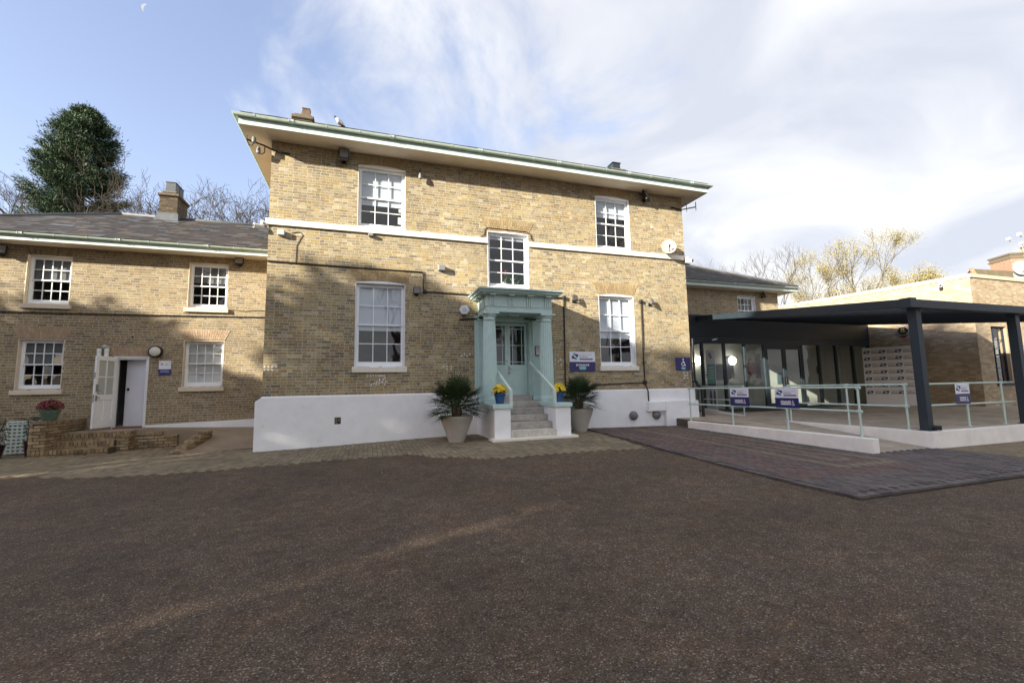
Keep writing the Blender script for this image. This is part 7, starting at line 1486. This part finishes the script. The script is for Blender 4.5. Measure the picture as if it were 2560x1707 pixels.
# fallen leaves and twigs
g = np.random.default_rng(9); n = 420; x = np.concatenate([g.uniform(-6, 9, 260), g.uniform(-9, 6, 100), g.uniform(11.4, 14, 60)]); y = np.concatenate([g.uniform(-11, -4, 260), g.uniform(-2.6, 1.4, 100), g.uniform(-8.2, -6.3, 60)]); z = gz(x, y)+.02; P = np.stack([x, y, z], 1); a = g.uniform(0, 2*PI, n); D_ = np.stack([np.cos(a), np.sin(a), g.normal(0, .15, n)], 1)
V, F, T = leaf_cloud(P, D_, g.uniform(.025, .06, n), g.uniform(.004, .014, n), g, g.random(n)); V[:, 2] = np.maximum(V[:, 2], gz(V[:, 0], V[:, 1])+.012)
o = np_mesh('fallen_leaves', V, F, T, mat('fallen_leaf', (0, 0, 0), .8, ramp=[(.18, .10, .03), (.25, .16, .05), (.12, .07, .03), (.30, .22, .09)]), None); o['kind'] = 'stuff'
# ------------------------------------------------------------------ people at the reception desk
def person(x, y, z, top, skin, hair, label, turn=0, armside=1, seed=0):
    root = empty('person', (x, y, z), label, 'person'); J = {}
    def add(n, p): J[n] = np.array(p, float)
    add('pelvis', (0, 0, .92)); add('waist', (0, 0, 1.08)); add('chest', (0, -.02, 1.30)); add('neck', (0, -.01, 1.47)); add('head0', (0, -.015, 1.54))
    for s, n in ((-1, 'l'), (1, 'r')):
        add('sh'+n, (s*.17, -.01, 1.40)); add('el'+n, (s*.25, -.03, 1.13)); add('wr'+n, (s*.19, -.25, 1.06)); add('ha'+n, (s*.16, -.33, 1.06))
        add('hip'+n, (s*.09, 0, .88)); add('kn'+n, (s*.10, -.02, .48)); add('an'+n, (s*.10, .02, .08)); add('to'+n, (s*.11, -.14, .03))
    E_ = [('pelvis', 'waist'), ('waist', 'chest'), ('chest', 'neck'), ('neck', 'head0')]
    for n in 'lr': E_ += [('chest', 'sh'+n), ('sh'+n, 'el'+n), ('el'+n, 'wr'+n), ('wr'+n, 'ha'+n), ('pelvis', 'hip'+n), ('hip'+n, 'kn'+n), ('kn'+n, 'an'+n), ('an'+n, 'to'+n)]
    rad = dict(pelvis=(.15, .11), waist=(.13, .10), chest=(.16, .11), neck=(.055, .055), head0=(.05, .055), sh=(.065, .065), el=(.045, .045), wr=(.03, .03), ha=(.035, .02), hip=(.09, .09), kn=(.06, .06), an=(.045, .045), to=(.04, .03))
    names = list(J); me = bpy.data.meshes.new('body'); me.from_pydata([tuple(J[n]) for n in names], [(names.index(a), names.index(b)) for a, b in E_], [])
    o = bpy.data.objects.new('body', me); link(o, root); o.rotation_euler = (0, 0, turn); me.materials.append(top)
    m = o.modifiers.new('skin', 'SKIN'); 
    sv = me.skin_vertices[0].data if me.skin_vertices else None
    if sv is None:
        bpy.context.view_layer.objects.active = o; sv = me.skin_vertices[0].data
    for i, n in enumerate(names): sv[i].radius = rad[n if n in rad else n[:-1]]; sv[i].use_root = (n == 'pelvis')
    sb = o.modifiers.new('sub', 'SUBSURF'); sb.levels = 2; sb.render_levels = 2
    R_ = Matrix.Rotation(turn, 4, 'Z')
    def put(mb, nm, mt):
        c = mb.build(nm, mt, root, smooth=True, local=True); c.matrix_local = R_; return c
    mb = MB(); c = (0, -.03, 1.64); n, k = 16, 10; vs = []
    for i in range(k+1):
        t = PI*i/k
        for j in range(n):
            a = 2*PI*j/n; r = math.sin(t); xx, yy, zz = .074*r*math.cos(a), .092*r*math.sin(a), -.118*math.cos(t)
            if zz < 0: xx *= 1-.25*(-zz/.118); yy *= 1-.12*(-zz/.118)
            vs.append((c[0]+xx, c[1]+yy, c[2]+zz))
    mb.add(vs, [(i*n+j, i*n+(j+1) % n, (i+1)*n+(j+1) % n, (i+1)*n+j) for i in range(k) for j in range(n)])
    mb.add([(-.014, c[1]-.088, 1.64), (.014, c[1]-.088, 1.64), (0, c[1]-.118, 1.615), (0, c[1]-.088, 1.67), (0, c[1]-.09, 1.605)], [(0, 2, 3), (3, 2, 1), (0, 4, 2), (2, 4, 1)])
    for s in (-1, 1): mb.ball((s*.074, c[1]+.01, 1.64), (.012, .022, .03), 8, 5)
    put(mb, 'head', skin); mb = MB()
    for s in (-1, 1): mb.ball((s*.03, c[1]-.082, 1.655), (.012, .008, .008), 8, 5)
    put(mb, 'eyes', M_BLACK); mb = MB(); mb.ball((0, c[1]-.083, 1.578), (.024, .008, .007), 8, 5); put(mb, 'mouth', mat('lips', (.35, .12, .1), .6)); mb = MB()
    vs = []; 
    for i in range(8):
        t = PI*i/14
        for j in range(n):
            a = 2*PI*j/n; r = math.sin(t); fr_ = math.sin(a) < -.35; lim = .12 if not fr_ else .12
            zz = .128*math.cos(t); zz = max(zz, .045) if fr_ else zz-.05*(i/7.)
            vs.append((c[0]+.086*r*math.cos(a), c[1]+.008+.10*r*math.sin(a), c[2]+zz))
    mb.add(vs, [(i*n+j, (i+1)*n+j, (i+1)*n+(j+1) % n, i*n+(j+1) % n) for i in range(7) for j in range(n)]); put(mb, 'hair', hair)
    mb = MB()
    for s in (-1, 1):
        w = np.array([s*.165, -.325, 1.06])
        for q in range(4): b = w+np.array([(q-1.5)*.017, -.03, 0]); l = (.06, .072, .068, .052)[q]; mb.tube([b, b+np.array([0, -l*.5, .004]), b+np.array([0, -l*.9, -.014])], [.009, .008, .006], 6)
        b = w+np.array([-s*.03, .01, 0]); mb.tube([b, b+np.array([-s*.03, -.03, -.004]), b+np.array([-s*.035, -.06, -.012])], [.01, .009, .007], 6); mb.ball(tuple(w+np.array([0, -.005, 0])), (.036, .04, .016), 10, 6)
    put(mb, 'hands', skin); return root
SK = mat('skin', (.42, .24, .16), .6); 
person(13.98, 3.06-.12+.14, FZ+.01-.18, mat('cloth_pale', (.62, .62, .58), .85), SK, mat('hair_dark', (.03, .02, .015), .7), 'person in a pale top behind the reception desk, left of two', .15)
person(15.3, 3.08, FZ+.01-.2, mat('cloth_white', (.70, .72, .68), .85), SK, mat('hair_brown', (.05, .03, .02), .7), 'person in a white top behind the reception desk, right of two', -.2)
